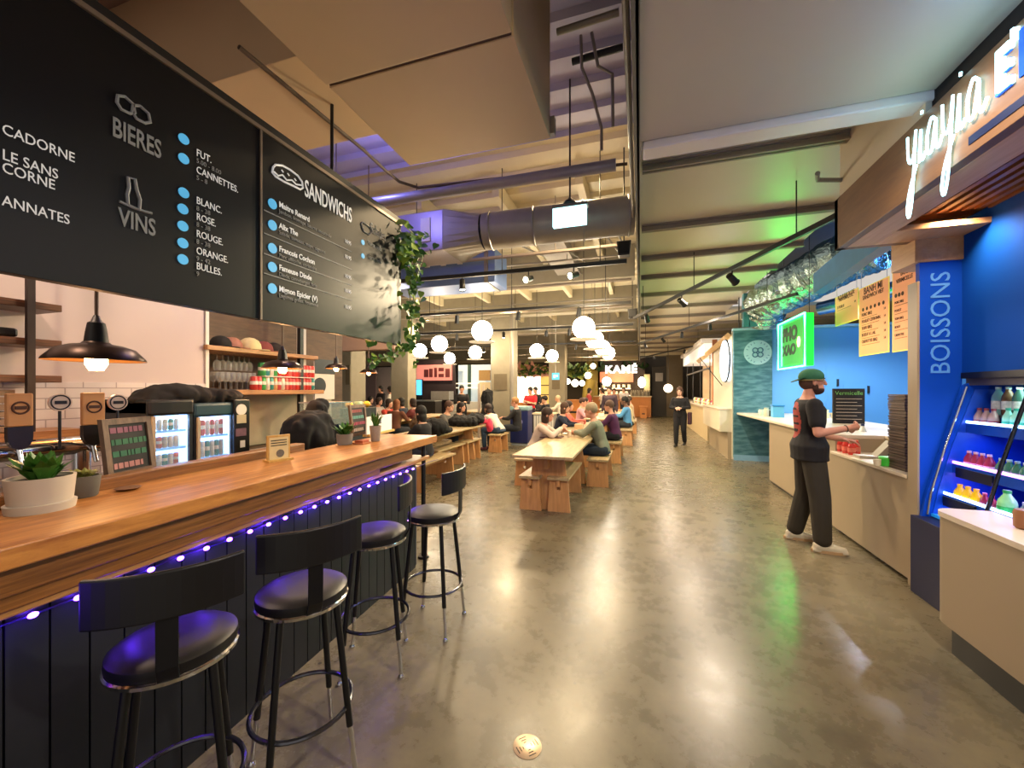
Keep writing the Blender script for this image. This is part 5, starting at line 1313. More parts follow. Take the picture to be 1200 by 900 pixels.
# glasses, containers at left end of the high counter
for k_, (u, v, c_, lb, r_, h) in enumerate([(892, 487, '#b8ccb8', 'pale glass jar at the left end of the high counter', .05, .12), (898, 488, '#c4c0a8', 'cream stacked cups on the high counter', .045, .16), (904, 488, '#3a4038', 'dark jar on the high counter beside the blue box', .04, .12)]):
    q0 = P(u, v, z=zh_)
    t = thing('jar', lb, 'jar', q0)
    MB().lathe([(r_*.9, 0), (r_, .01), (r_, h*.8), (r_*.8, h*.92), (r_*.8, h)], q0, 16).build('jar_body', mat('jar_'+c_[1:], c_, .25), t, smooth=True)
    MB().lathe([(r_*.85, h*.96), (r_*.85, h*1.06), (.001, h*1.06)], q0, 16).build('lid', mat('jar_lid', '#8f9c98', .4), t, smooth=True)
q0 = P(911, 489, z=zh_)
t = thing('napkin_box', 'light blue plastic box on the high counter', 'box', q0)
MB().prism([(q0.x-.09, q0.y-.07), (q0.x+.09, q0.y-.07), (q0.x+.09, q0.y+.07), (q0.x-.09, q0.y+.07)], zh_, zh_+.2).build('box', mat('light_blue_plastic', '#5aa8e0', .4, var=.1), t, bevel=.008)
MB().box(q0.x-.1, q0.x+.1, q0.y-.08, q0.y+.08, zh_+.2, zh_+.23).build('rim', mat('blue_rim', '#2f7fc8', .4), t, bevel=.005)
q0 = P(969, 490, z=zh_)
t = thing('cup_stack', 'stack of cream paper cups left of the black chalkboard', 'cups', (q0.x, q0.y, zh_))
for k_ in range(5): MB().lathe([(.035, 0), (.048, .09), (.05, .095)], (q0.x+.1*(k_ % 3)-.1, q0.y+.05*(k_ // 3), zh_+.05*(k_ // 3)), 14).build('cup', mat('cream_cup', '#dcd0b0', .5), t, smooth=True)
q0 = P(1040, 490, x=nx+.9)
tag(MB().box(nx+.65, nx+1.35, ny0+.2, ysplit, zh_, zh_+.05).build('green_glass_cover', mat('green_tinted_cover', '#5f9c8c', .3, var=.1), bevel=.01), 'green tinted cover plate on the raised counter', 'cover')

# ---- white stall beyond the teal wall
cream = mat('cream_stall_board', '#cfc4ac', .5, var=.04)
sx_ = wx0-.02
t = thing('cream_stall', 'bright cream stall with slanted roof beam and round blade sign', 'stall', (2.6, 12, 0))
yE = P(835, 500, x=sx_).y
MB().box(sx_, 3.0, wy+.1, wy+.14, 0, wz).build('side_wall', cream, t)
MB().box(sx_+.02, sx_+.10, wy+.14, yE, 0, wz-.1).build('wall_board', mat('cream_panel', '#c6bda8', .55, var=.1, scale=10), t)
MB().box(sx_-.0, sx_+.12, yE-.02, yE+.08, 0, wz+.1).build('corner_post', mat('orange_post', '#a8683a', .5), t)
aa = P(853, 394, x=sx_-.02); bb_ = P(819, 423, x=sx_-.02)
MB().tube([(aa.x, aa.y, aa.z), (bb_.x, bb_.y, bb_.z)], .09, 4).build('roof_beam', wood('beam_pine', '#c79c66', '#e8c894', .5), t)
c_ = P(850, 423, x=sx_-.05)
MB().lathe([(.001, -.04), (.47, -.04), (.48, -.03), (.48, .03), (.47, .04), (.001, .04)], (sx_-.05, c_.y, c_.z), 40, (-1, 0, 0)).build('round_sign', mat('lit_white_disc', '#eef6ff', .4, emit=2.4, ecol='#e0f0ff', var=0), t, smooth=True)
MB().torus((sx_-.05, c_.y, c_.z), .49, .02, 40, 8, (-1, 0, 0)).build('sign_ring', darkm, t, smooth=True)
MB().cyl((sx_-.6, wy+.6, c_.z+.1), (sx_+.05, wy+1.4, c_.z-.6), .01).build('bracket', darkm, t)
# wall hung counter
z1_ = P(860, 484, x=1.75).z; z0_ = P(858, 513, x=1.75).z
ya2 = wy+.12; yb2_ = P(824, 484, x=1.72).y
MB().box(1.72, sx_+.02, ya2, yb2_, z0_, z1_).build('counter_box', cream, t, bevel=.01)
MB().box(1.70, sx_+.04, ya2-.01, yb2_+.02, z1_, z1_+.03).build('counter_slab', lamin2, t)
MB().box(sx_-.08, sx_+.02, ya2, yE, 0, z0_).build('plinth', lamin, t)
light('stall_fill', 'POINT', (2.9, 12.6, 2.3), 14, '#fff4e0', .08)  # added lamps with no fixture, brighten the stall insides
light('stall_fill', 'POINT', (3.0, 16, 2.3), 60, '#fff0dc', .08)
# farther stalls
t = thing('glazed_stall', 'white roofed stall with black glazing bars further down the aisle', 'stall', (2.6, 16, 0))
y0_, y1_ = 13.4, 19.5; xs = 1.95
z_r1 = P(800, 392, x=xs).z; 
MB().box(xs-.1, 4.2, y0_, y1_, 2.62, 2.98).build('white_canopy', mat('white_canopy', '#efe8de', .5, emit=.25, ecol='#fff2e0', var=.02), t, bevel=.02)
MB().box(xs-.2, 4.2, y0_-.1, y1_+.1, 2.98, 3.12).build('canopy_cap', whitem, t, bevel=.01)
MB().box(xs, xs+.6, y0_, y1_, 0, 1.0).build('counter', mat('stall_counter_cream', '#c8b48c', .5, var=.08), t)
MB().box(xs-.05, xs+.65, y0_, y1_, 1.0, 1.05).build('counter_slab', lamin2, t)
for k_ in range(4):
    yy = y0_+(y1_-y0_)*k_/3; MB().box(xs+.06, xs+.08, yy-.02, yy+.02, 1.05, 2.62).build('glazing_bar', darkm, t)
MB().box(xs+.04, xs+.08, y0_, y1_, 2.2, 2.25).build('glazing_bar', darkm, t)
MB().box(3.9, 4.2, y0_, y1_, 0, 2.62).build('back_wall', mat('warm_lit_wall', '#d8b890', .6, var=.2, scale=6), t)
MB().box(xs+.7, 4.2, y1_-.1, y1_, 0, 2.62).build('end_wall', mat('warm_lit_wall', '#d8b890', .6), t)
MB().box(3.4, 3.9, y0_+.3, y1_-.5, 1.5, 1.54).build('back_shelf', whitem, t); MB().box(3.4, 3.9, y0_+.3, y1_-.5, 1.95, 1.99).build('back_shelf', whitem, t)
bc_ = ['#c83a2a', '#e0b030', '#7a4a2a', '#d8d0c0', '#4a6a3a', '#b04a6a']
rr_ = random.Random(9); fb = {}
for k_ in range(22):
    yy = y0_+.5+k_*.24; c_ = bc_[k_ % 6]; zz = 1.54 if k_ % 2 else 1.99
    lab = 'small %s bottle on the glazed stall shelves' % ['red', 'yellow', 'brown', 'white', 'green', 'pink'][k_ % 6]
    lab += ', %s counted away from the aisle' % ORDW[k_]
    if c_ in fb: dup(fb[c_], (3.55, yy, zz), None, lab)
    else: fb[c_] = bottle('shelf_bottle', lab, c_, '#3a3028', .24, .05, 'small %s bottles on the glazed stall shelves' % ['red', 'yellow', 'brown', 'white', 'green', 'pink'][k_ % 6], loc=(3.55, yy, zz))
fj = {}
for k_ in range(14):
    yy = y0_+.3+k_*.4; c_ = bc_[(k_*2+1) % 6]; nm = ['red', 'yellow', 'brown', 'white', 'green', 'pink'][(k_*2+1) % 6]
    lb_ = 'small %s bottle on the glazed stall counter, %s from the near end' % (nm, ORDW[k_])
    if c_ in fj: dup(fj[c_], (xs+.3, yy, 1.05), None, lb_)
    else: fj[c_] = bottle('counter_bottle', lb_, c_, '#c8c0b0', .2, .06, 'small %s bottles on the glazed stall counter' % nm, loc=(xs+.3, yy, 1.05))
t = thing('far_counter', 'low beige counter at the far right end of the aisle', 'counter', (2.3, 21.5, 0))
MB().box(xs-.1, xs+.7, 20.0, 24, 0, 1.0).build('body', mat('stall_counter_cream', '#c8b48c', .5, var=.08), t)
MB().box(xs-.15, xs+.75, 19.95, 24.05, 1.0, 1.05).build('counter_slab', lamin2, t)
p = P(783, 455, y=19.8)
t = thing('globe_lamp', 'blurred bright globe beside the dark doorway', 'lamp', (p.x, 19.8, p.z-.2))
MB().ball((p.x, 19.8, p.z), .2).build('globe', mat('soft_lamp_white', '#fff0d8', .4, emit=1.6, ecol='#ffe8c0', var=0), t, smooth=True)
MB().cyl((p.x, 19.8, p.z+.19), (p.x, 19.8, 3.63), .012, seg=6).build('cord', darkm, t)

# ---- track rails of the right side
def rail_track(a_, b_, label, spots, w_=.035):
    t = thing('track_rail', label, 'track light', ((a_+b_)/2))
    d = (b_-a_).normalized(); nn = Vector((-d.y, d.x, 0))*w_/2
    MB().hexa([a_-nn, a_+nn, b_+nn, b_-nn, a_-nn+Vector((0, 0, .05)), a_+nn+Vector((0, 0, .05)), b_+nn+Vector((0, 0, .05)), b_-nn+Vector((0, 0, .05))]).build('rail', darkm, t)
    for f_ in (.1, .5, .9):
        p = a_.lerp(b_, f_); MB().cyl(p+Vector((0, 0, .05)), (p.x, p.y, (3.63 if p.x < 2.15 or p.y > 11.5 else 4.46) if p.x > 0 else 4.5), .006, seg=6).build('hanger_rod', darkm, t)
    return t
spm = mat('spot_lens_glow', '#fff3d8', .3, emit=22, ecol='#ffeec8', var=0)
def spot(pt, aim, label, on=True, e=22, sc=1., grp=None):
    pt = Vector(pt); t = thing('spotlight', label, 'spotlight', pt, 0, grp)
    d = (Vector(aim)-pt).normalized()
    c = pt+Vector((0, 0, -.09*sc))
    MB().cyl(pt+Vector((0, 0, .0)), c, .008*sc, seg=8).build('yoke', darkm, t)
    MB().lathe([(.001, -.07*sc), (.034*sc, -.065*sc), (.038*sc, .05*sc), (.045*sc, .075*sc), (.04*sc, .075*sc), (.034*sc, .06*sc)], c, 18, d, cap=False).build('lamp_head', darkm, t, smooth=True)
    MB().lathe([(.001, .058*sc), (.034*sc, .058*sc), (.034*sc, .064*sc), (.001, .066*sc)], c, 16, d).build('lens', spm if on else mat('dark_lens', '#2a2622', .2), t)
    if on: light('spot_beam', 'SPOT', c+d*.085*sc, e, '#ffe6bc', .03, aim=aim, spot=95, blend=.7)
    return t
ra, rb = P(985, 254, z=3.05), P(743, 374, z=3.05)
rail_track(ra, rb, 'long black track rail slanting over the aisle, nearest one', 3)
rc, rd = P(870, 366, z=3.05), P(747, 404, z=3.05)
rail_track(rc+(rc-rd)*.25, rd, 'second black track rail over the aisle', 3)
re_, rf = P(829, 403, z=3.05), P(750, 420, z=3.05)
rail_track(re_, rf, 'third and farthest black track rail over the aisle', 3)
def on_rail(a_, b_, u):
    lo, hi = 0., 1.
    fu = lambda f_: (lambda p: 600+470*((p.x*_c+p.y*_s)/(-p.x*_s+p.y*_c)))(a_.lerp(b_, f_))
    up_ = fu(1) > fu(0)
    for _ in range(40):
        m_ = (lo+hi)/2
        if (fu(m_) < u) == up_: lo = m_
        else: hi = m_
    return a_.lerp(b_, lo)
for a_, b_, u, on, aim, lb in [(ra, rb, 858, False, (4, 9, 1), 'black spotlight second from the near end of the long rail, aimed right'), (ra, rb, 799, True, (3.0, 10, 1.4), 'lit spotlight midway on the long slanting rail'), (ra, rb, 758, False, (1, 12, 0), 'dark spotlight near the far end of the long rail'),
     (rc, rd, 832, False, (2, 12, 0), 'dark spotlight at the near end of the second rail'), (rc, rd, 799, False, (1, 14, 0), 'dark spotlight midway on the second rail'), (rc, rd, 777, True, (2.6, 15, 1), 'lit spotlight on the second rail'), (rc, rd, 756, False, (1, 15, 0), 'dark spotlight at the far end of the second rail'),
     (re_, rf, 802, False, (1, 18, 0), 'dark spotlight on the third rail'), (re_, rf, 766, True, (2, 21, 1), 'lit spotlight at the far end of the third rail')]:
    spot(on_rail(a_, b_, u), aim, lb, on, 30, 1.15 if a_ is ra else 1.)
# speaker boxes by the edge beam
for u, v, y_, s_, lb in [(731, 290, 4.9, .085, 'black speaker hanging near the edge beam, nearer one'), (741, 367, 10.0, .11, 'black speaker hanging near the edge beam, farther one')]:
    p = P(u, v, y=y_)
    t = thing('speaker', lb, 'speaker', p)
    MB().hexa([(p.x-s_*.75, y_, p.z-s_), (p.x+s_*.75, y_, p.z-s_), (p.x+s_*.75, y_+s_*1.4, p.z-s_), (p.x-s_*.75, y_+s_*1.4, p.z-s_), (p.x-s_, y_, p.z+s_), (p.x+s_, y_, p.z+s_), (p.x+s_, y_+s_*1.4, p.z+s_), (p.x-s_, y_+s_*1.4, p.z+s_)]).build('cabinet', black, t, bevel=.008)
    MB().box(p.x-s_*.7, p.x+s_*.7, y_-.006, y_, p.z-s_*.8, p.z+s_*.8).build('grille', mat('speaker_grille', '#050505', .9), t)
    MB().cyl((p.x, y_+s_*.7, p.z+s_), (p.x, y_+s_*.7, 4.45), .008, seg=6).build('hanger_rod', darkm, t)
# small fridge sized unit far right
# ================================================================== the hall
globem = mat('opal_globe', '#fff4e0', .4, emit=22, ecol='#fff0d6', var=0)
ringm = mat('cream_lamp_plate', '#e8d8b8', .4, emit=.3, ecol='#ffe8c0')
def globe(u, v, label, r_=.2, zc=2.7, grp=None):
    p = P(u, v, z=zc); t = thing('globe_lamp', label, 'lamp', (p.x, p.y, zc-r_), 0, grp)
    MB().ball((p.x, p.y, zc), r_, seg=28, rings=16).build('globe', globem, t, smooth=True)
    MB().lathe([(.001, 0), (r_*1.25, 0), (r_*1.25, .014), (.001, .014)], (p.x, p.y, zc-r_*1.02-.014), 28).build('plate', ringm, t)
    MB().cyl((p.x, p.y, zc+r_), (p.x, p.y, 4.5), .006, seg=6).build('cord', darkm, t)
for u, v, lb in [(565, 388, 'large globe lamp left of the broad column'), (515, 403, 'globe lamp right of the vine'), (492, 411, 'globe lamp partly behind the vine leaves'), (527, 420, 'small low globe lamp between vine and column'), (557, 413, 'globe lamp below the largest one left of the column'),
     (629, 411, 'globe lamp right of the broad column'), (647, 417, 'globe lamp right above the small blue sign'), (684, 384, 'largest globe lamp, first of the overlapping row'), (697, 398, 'second globe lamp of the overlapping row'), (706, 407.5, 'third globe lamp of the overlapping row'), (713, 414, 'fourth and last globe lamp of the overlapping row')]:
    globe(u, v, lb)
# small bulbs and globes of the far stalls
smallg = mat('small_globe_glow', '#fff0d0', .4, emit=6, ecol='#ffe8bc', var=0)
for u, v, r_, y_, lb in [(665, 447, .16, 22, 'small globe at the far left of the low cluster'), (674, 449, .2, 22, 'small globe second in the low cluster'), (682, 449, .16, 22.3, 'small globe third in the low cluster'), (689, 440, .18, 22, 'small globe above the orange kiosk'), (711, 447, .24, 22, 'round lamp beside the coffee shelves'), (695, 429, .14, 21, 'yellowish small globe under the last beam'), (752, 448, .0, 23, 'x')]:
    if not r_: continue
    p = P(u, v, y=y_)
    t = thing('small_globe_lamp', lb, 'lamp', (p.x, p.y, p.z-r_))
    MB().ball(p, r_, seg=16, rings=10).build('globe', smallg, t, smooth=True); MB().cyl(p+Vector((0, 0, r_)), (p.x, p.y, 4.5), .012, seg=6).build('cord', darkm, t)

# exit light box hung on a rod
p = P(667, 251, y=3.55); w_ = .15
t = thing('exit_light_box', 'glowing white cyan light box hanging on a rod over the aisle', 'light box', (p.x, p.y, p.z-.09))
MB().box(p.x-w_, p.x+w_, p.y, p.y+.05, p.z-.095, p.z+.07).build('lit_face', mat('cyan_white_panel', '#d4fbff', .4, emit=2.0, ecol='#a8f4fc', var=0), t, bevel=.004)
MB().box(p.x-w_-.003, p.x+w_+.01, p.y-.0, p.y+.09, p.z+.072, p.z+.10).build('top_housing', mat('grey_housing', '#6f6a66', .5), t)
MB().lathe([(.07, 0), (.05, .03), (.02, .05), (.008, .07)], (p.x, p.y+.04, p.z+.1), 20).build('mount', darkm, t, smooth=True)
MB().cyl((p.x, p.y+.04, p.z+.15), (p.x, p.y+.04, 4.42), .008, seg=8).build('rod', darkm, t, smooth=True)

# track rails across the hall with spotlights
def xrail(x0, x1, y_, z_, label, spots):
    rail_track(Vector((x0, y_, z_)), Vector((x1, y_+.05, z_)), label, 3)
    for u, on, lb in spots:
        p = P(u, 330, y=y_)
        spot((p.x, y_+.02, z_), (-2.1, 3.0, 2.25) if 'first' in lb and 'blue duct' not in lb else (p.x+(.3 if on else -.4), y_+(-.4 if on else .6), 0), lb, on, 110 if 'first' in lb and 'blue duct' not in lb else 60, 1.05 if y_ < 6 else 1.15)
xrail(-3.3, -.15, 4.95, 3.08, 'black track rail crossing the hall before the blue grey duct', [(541, True, 'lit spotlight on the first cross rail, left one before the blue duct'), (619, True, 'lit spotlight midway on the first cross rail'), (672, True, 'bright lit spotlight right on the first cross rail')])
xrail(-4.6, -.15, 7.4, 3.1, 'second black track rail crossing the hall', [(535, False, 'dark spotlight left on the second cross rail'), (607, False, 'dark spotlight by the column on the second cross rail'), (678, False, 'dark spotlight right on the second cross rail')])
xrail(-6, -.15, 9.9, 3.1, 'third black track rail crossing the hall', [(535, False, 'dark spotlight above the globes on the third cross rail'), (590, True, 'lit bare spotlight beside the broad column'), (640, False, 'dark spotlight on the third cross rail'), (667, False, 'dark spotlight by the largest globe')])
xrail(-8, -.15, 13.4, 3.1, 'fourth and farthest black track rail crossing the hall', [(567, True, 'small lit spotlight on the far cross rail, left'), (690, True, 'small lit spotlight on the far cross rail, right'), (675, False, 'small dark spotlight on the far cross rail')])

# ---- trestle tables and benches
pine = wood('pale_ash_top', '#9a8460', '#c9b184', .35, 3.2, (9, .9, 9), coat=.25)
pinel = wood('orange_pine', '#b5804c', '#d6a26c', .5, 3, (9, 9, 1.0), coat=.05)
def trestle(mb_w0, w1, y_, z_, th=.045, x=0):
    pass
def table(x0, x1, y0, y1, label, z=.76, grp=None, name='trestle_table'):
    cx = (x0+x1)/2; t = thing(name, label, 'table', (cx, (y0+y1)/2, 0), 0, grp)
    MB().box(x0, x1, y0, y1, z-.035, z).build('table_top', pine, t, bevel=.005)
    for yy in (y0+.42, y1-.42):
        w0, w1 = (x1-x0)*.27, (x1-x0)*.38
        MB().hexa([(cx-w1, yy-.02, 0), (cx+w1, yy-.02, 0), (cx+w1, yy+.02, 0), (cx-w1, yy+.02, 0), (cx-w0, yy-.02, z-.035), (cx+w0, yy-.02, z-.035), (cx+w0, yy+.02, z-.035), (cx-w0, yy+.02, z-.035)]).build('trestle_leg', pinel, t, bevel=.003)
        MB().box(cx-w0, cx+w0, yy-.05, yy+.05, z-.09, z-.035).build('cleat', pinel, t)
    MB().box(cx-.025, cx+.025, y0+.25, y1-.25, z-.20, z-.09).build('stretcher', pinel, t, bevel=.003)
    return t
def bench(x0, x1, y0, y1, label, z=.45, grp=None):
    cx = (x0+x1)/2; t = thing('bench', label, 'bench', (cx, (y0+y1)/2, 0), 0, grp)
    MB().box(x0, x1, y0, y1, z-.035, z).build('seat', pine, t, bevel=.004)
    for yy in (y0+.06, y1-.10):
        w0, w1 = (x1-x0)*.42, (x1-x0)*.52; mb = MB()
        for s_ in (-1, 1):
            pts = [(cx+s_*.018, yy, z-.18), (cx+s_*w1, yy, 0) if False else (cx+s_*.018, yy, z-.18)]
        mb.extr([(cx-w1, yy, 0), (cx+w1, yy, 0), (cx+w0, yy, z-.035), (cx+.022, yy, z-.035), (cx+.022, yy, z-.17), (cx-.022, yy, z-.17), (cx-.022, yy, z-.035), (cx-w0, yy, z-.035)], (0, .035, 0))
        mb.build('bench_leg', pinel, t)
    MB().box(cx-.02, cx+.02, y0+.02, y1-.02, z-.12, z-.036).build('stretcher', pinel, t)
    return t
table(-1.51, -.76, 4.72, 7.15, 'long pale trestle table in the aisle, nearest one with two empty benches')
bench(-1.50, -1.22, 4.98, 6.15, 'empty bench pushed under the nearest table, left one')
bench(-1.13, -.85, 5.0, 6.2, 'empty bench pushed under the nearest table, right one')
bench(-.82, -.48, 6.5, 7.6, 'bench the man in the grey green shirt sits on')
bench(-1.95, -1.62, 6.2, 7.5, 'bench the woman in the pale top sits on')
table(-1.55, -.80, 7.75, 10.1, 'second trestle table in the aisle, with diners')
bench(-.68, -.38, 8.7, 9.9, 'bench the person in the purple jacket sits on')
bench(-1.98, -1.68, 8.3, 9.8, 'bench on the left of the second aisle table')
table(-1.5, -.75, 11.2, 13.6, 'third trestle table in the aisle')
bench(-.55, -.2, 11.6, 13.2, 'bench the person in the blue shirt sits on')
bench(-1.95, -1.65, 11.4, 13.3, 'bench on the left of the third aisle table')
table(-1.4, -.65, 14.6, 17, 'fourth trestle table in the aisle, far off')
bench(-.45, -.12, 14.9, 16.6, 'far bench right of the fourth aisle table')
# left communal tables
table(-4.25, -3.42, 5.55, 8.75, 'long communal table behind the bar end, with a coat on it')
bench(-3.80, -3.5, 6.55, 7.75, 'bench under the communal table, nearer one')
bench(-3.80, -3.5, 7.85, 8.65, 'bench under the communal table, farther one')
bench(-3.42, -3.1, 5.3, 6.45, 'bench the woman in black sits on at the bar end')
bench(-3.62, -3.28, 9.35, 10.0, 'short bench the person in jeans sits on')
table(-6.8, -6.0, 8.6, 12.2, 'long communal table further left behind the bar')
bench(-5.9, -5.6, 9.0, 11.8, 'long bench right of the further communal table')
table(-6.6, -5.7, 13.6, 15.6, 'communal table far back before the pink menu')
bench(-5.4, -5.1, 13.6, 15.8, 'bench right of the far communal table')
table(-4.2, -3.4, 14.2, 16.4, 'trestle table behind the navy bin')
bench(-3.3, -3.0, 14.2, 16.2, 'bench right of the table behind the navy bin')

# ---- tray with food on the nearest occupied table
p = P(648, 512, z=.765)
t = thing('food_tray', 'dark tray of paper wrapped food between the two diners', 'tray', (p.x, p.y, .76))
MB().box(p.x-.2, p.x+.17, p.y-.14, p.y+.14, .76, .775).build('tray', mat('dark_red_tray', '#5a3a34', .5), t, bevel=.005)
mb = MB()
rnd = random.Random(3)
for k_ in range(9): mb.rbox((p.x+rnd.uniform(-.13, .1), p.y+rnd.uniform(-.09, .09), .80), (rnd.uniform(.05, .1), rnd.uniform(.05, .09), .04), (rnd.uniform(-.5, .5), rnd.uniform(-.5, .5), rnd.uniform(0, 3)))
mb.build('wrapped_food', mat('cream_wrapper', '#d8cba8', .7, var=.25, scale=30), t)
mb = MB(); mb.ball((p.x-.12, p.y+.05, .80), .035, 1.3, 1, .8, 10, 6).ball((p.x+.03, p.y-.03, .82), .03, 1.4, 1, .8, 10, 6).build('filling', mat('brown_filling', '#7a5a34', .8, var=.4, scale=50), t)
for k_, (dx, dy, c_, r_, h, lb) in enumerate([(.26, .1, '#e8dcc0', .035, .11, 'cream paper cup beside the food tray'), (-.3, .35, '#d84a3a', .03, .1, 'small red can by the woman with the pale top'), (.1, .42, '#e4e0d4', .09, .03, 'white bowl behind the food tray')]):
    tag(MB().lathe([(r_*.8, 0), (r_, .01), (r_, h), (r_*.9, h), (.001, h*.9)], (p.x+dx, p.y+dy, .76), 18).build('table_item', mat('item_'+c_[1:], c_, .5), smooth=True), lb, 'tableware')
for k_, (x, y_, c_, lb) in enumerate([(-1.2, 8.3, '#d8b088', 'paper bag at the near end of the second aisle table'), (-1.0, 9.0, '#e8e0d0', 'white carton midway on the second aisle table'), (-1.3, 9.5, '#c85a4a', 'red carton at the far end of the second aisle table'), (-1.1, 12.2, '#e8e0d0', 'white carton on the third aisle table'), (-3.9, 14.9, '#e8dcc0', 'cream box on the table behind the navy bin')]):
    tag(MB().box(x-.08, x+.08, y_-.1, y_+.1, .76, .86).build('food_carton', mat('item_'+c_[1:], c_, .5), bevel=.006), lb, 'carton')

# coat heap and bags
clothb = mat('black_coat', '#0d0c10', .9, var=.3); furm = mat('brown_fur', '#5a4632', .95, var=.4, scale=60, bump=.8)
p = P(507, 505, z=.8)
t = thing('fur_trimmed_coat', 'black coat with brown fur hood heaped on the communal table', 'coat', (-3.62, 6.35, .76))
heap(MB().ball((-3.52, 6.42, .9), .24, 1.1, 1, .68, 20, 12).ball((-3.45, 6.55, .84), .17, 1.3, 1, .5, 16, 10), 'coat_body', clothb, t)
heap(MB().ball((-3.70, 6.22, .97), .16, .9, 1, .85, 18, 12), 'fur_hood', furm, t, amp=.04, fr=14)
t = thing('black_coat', 'black coat heaped on the far end of the communal table', 'coat', (-3.7, 8.3, .76))
heap(MB().ball((-3.75, 8.2, .86), .3, 1.2, 1, .45, 18, 10).ball((-3.6, 8.45, .9), .2, 1.2, 1, .7, 16, 10), 'coat_body', clothb, t, amp=.05)
tag(heap(MB().ball((-3.52, 8.62, .86), .12, 1.4, .8, .8, 18, 12).ball((-3.33, 8.72, .74), .11, .8, .8, 1.5, 16, 10), 'pink_bag', mat('pink_cloth', '#e0405e', .8, var=.15)), 'bright pink bag at the corner of the communal table', 'bag')
# clothes stand behind the diners
p0_ = P(562, 470, y=10.6)
t = thing('coat_stand', 'pale coat stand with a black coat hanging on it', 'coat stand', (p0_.x, 10.6, 0))
MB().box(p0_.x-.05, p0_.x+.02, 10.58, 10.62, 0, 1.75).box(p0_.x+.1, p0_.x+.14, 10.58, 10.62, 0, 1.7).build('stand', mat('pale_stand', '#c9b9a8', .5), t)
heap(MB().lathe([(.02, 0), (.15, -.08), (.17, -.5), (.2, -.95), (.001, -.97)], (p0_.x+.28, 10.5, 1.6), 14), 'hanging_coat', clothb, t, vox=.02, amp=.06)
# bins
p = P(612, 517, y=11.0)
t = thing('recycling_bin', 'navy blue recycling bin with pale lid beside the broad column', 'bin', (p.x, 11.0, 0))
MB().box(p.x-.3, p.x+.22, 10.8, 11.3, .06, .98).build('bin_body', mat('navy_bin', '#1b2456', .4, var=.08), t, bevel=.02)
MB().box(p.x-.31, p.x+.23, 10.79, 11.31, .98, 1.1).build('lid', mat('pale_teal_lid', '#7fa2a6', .4), t, bevel=.03)
MB().box(p.x-.28, p.x+.2, 10.85, 11.25, 0, .06).build('foot', mat('pale_foot', '#b8c4c8', .5), t)
MB().lathe([(.001, 0), (.07, 0), (.07, .006), (.001, .006)], (p.x+.0, 10.798, .66), 16, (0, -1, 0)).build('round_label', mat('pale_violet_label', '#8a86b8', .5), t)
p = P(636, 512, y=12.2)
t = thing('metal_cabinet', 'ribbed silver cabinet right of the navy bin', 'cabinet', (p.x, 12.2, 0))
MB().box(p.x-.3, p.x+.35, 12.2, 12.7, 0, .8).build('casing', mat('silver_grey', '#a8a8a4', .4, metal=.3), t)
for k_ in range(8): MB().box(p.x-.27+k_*.08, p.x-.23+k_*.08, 12.18, 12.2, .05, .75).build('rib', whitem, t)
MB().box(p.x-.33, p.x+.38, 12.15, 12.75, .8, .84).build('top_plate', mat('cream_top', '#d9cdb0', .4), t)

# ---- far stalls
orange = mat('orange_plywood', '#c07a3a', .5, var=.12, scale=4)
y_ = 24.3
# coffee stall
pl, pr = P(686, 457, y=y_), P(763, 457, y=y_)
t = thing('coffee_stall', 'far coffee stall with glowing white letters and orange counter', 'stall', ((pl.x+pr.x)/2, y_, 0))
MB().box(pl.x, pr.x, y_, y_+.7, 0, 1.15).build('counter', orange, t, bevel=.01)
MB().box(pl.x-.05, pr.x+.05, y_-.03, y_+.75, 1.15, 1.2).build('counter_top', mat('cream_stall_top', '#d8c8a8', .4), t)
pa, pb2 = P(703, 440, y=y_+1.0), P(742, 440, y=y_+1.0)
MB().box(pa.x, pb2.x, y_+1, y_+1.3, P(703, 448, y=y_+1).z, P(703, 436, y=y_+1).z).build('red_awning', mat('salmon_awning', '#d88468', .6, emit=.1, ecol='#d88468', var=.15), t)
MB().box(P(700, 440, y=y_+1).x, P(756, 440, y=y_+1).x, y_+1.3, y_+1.5, 0, 4.2).build('back_wall', mat('dark_stall_back', '#3a2c22', .7), t)
MB().box(P(686, 440, y=y_+1).x, P(703, 440, y=y_+1).x, y_+1.3, y_+1.5, 0, 4.2).build('side_wall', mat('mustard_wall', '#8a7632', .7, var=.1), t)
MB().box(P(755, 440, y=y_).x, P(762, 440, y=y_).x, y_+.8, y_+1.0, 0, P(755, 438, y=y_).z).build('cream_column', mat('cream_column_paint', '#c8b890', .6), t)
for vv in (456, 464):
    zz = P(720, vv, y=y_+.9).z; MB().box(P(702, vv, y=y_+.9).x, P(739, vv, y=y_+.9).x, y_+.95, y_+1.25, zz, zz+.06).build('lit_shelf', mat('lit_cream_shelf', '#f0e0c0', .4, emit=.8, ecol='#ffe8c0'), t)
sg = mat('white_sign_letters', '#ffffff', .4, emit=1.6, ecol='#fff4e8', var=0)
text('KAMÉ', 'glowing_letters', sg, t, P(709, 437, y=y_+.9),   .62, (0, -1, 0), ext=.03, sx=1.1, bold=.025, space=1.1)
MB().ball(P(752, 448, y=y_+.5), .27, .8, .8, 1.2, 16, 10).build('round_lamp', smallg, t, smooth=True)
cup_m = mat('shelf_cup_white', '#e8dcc8', .4)
c0 = None
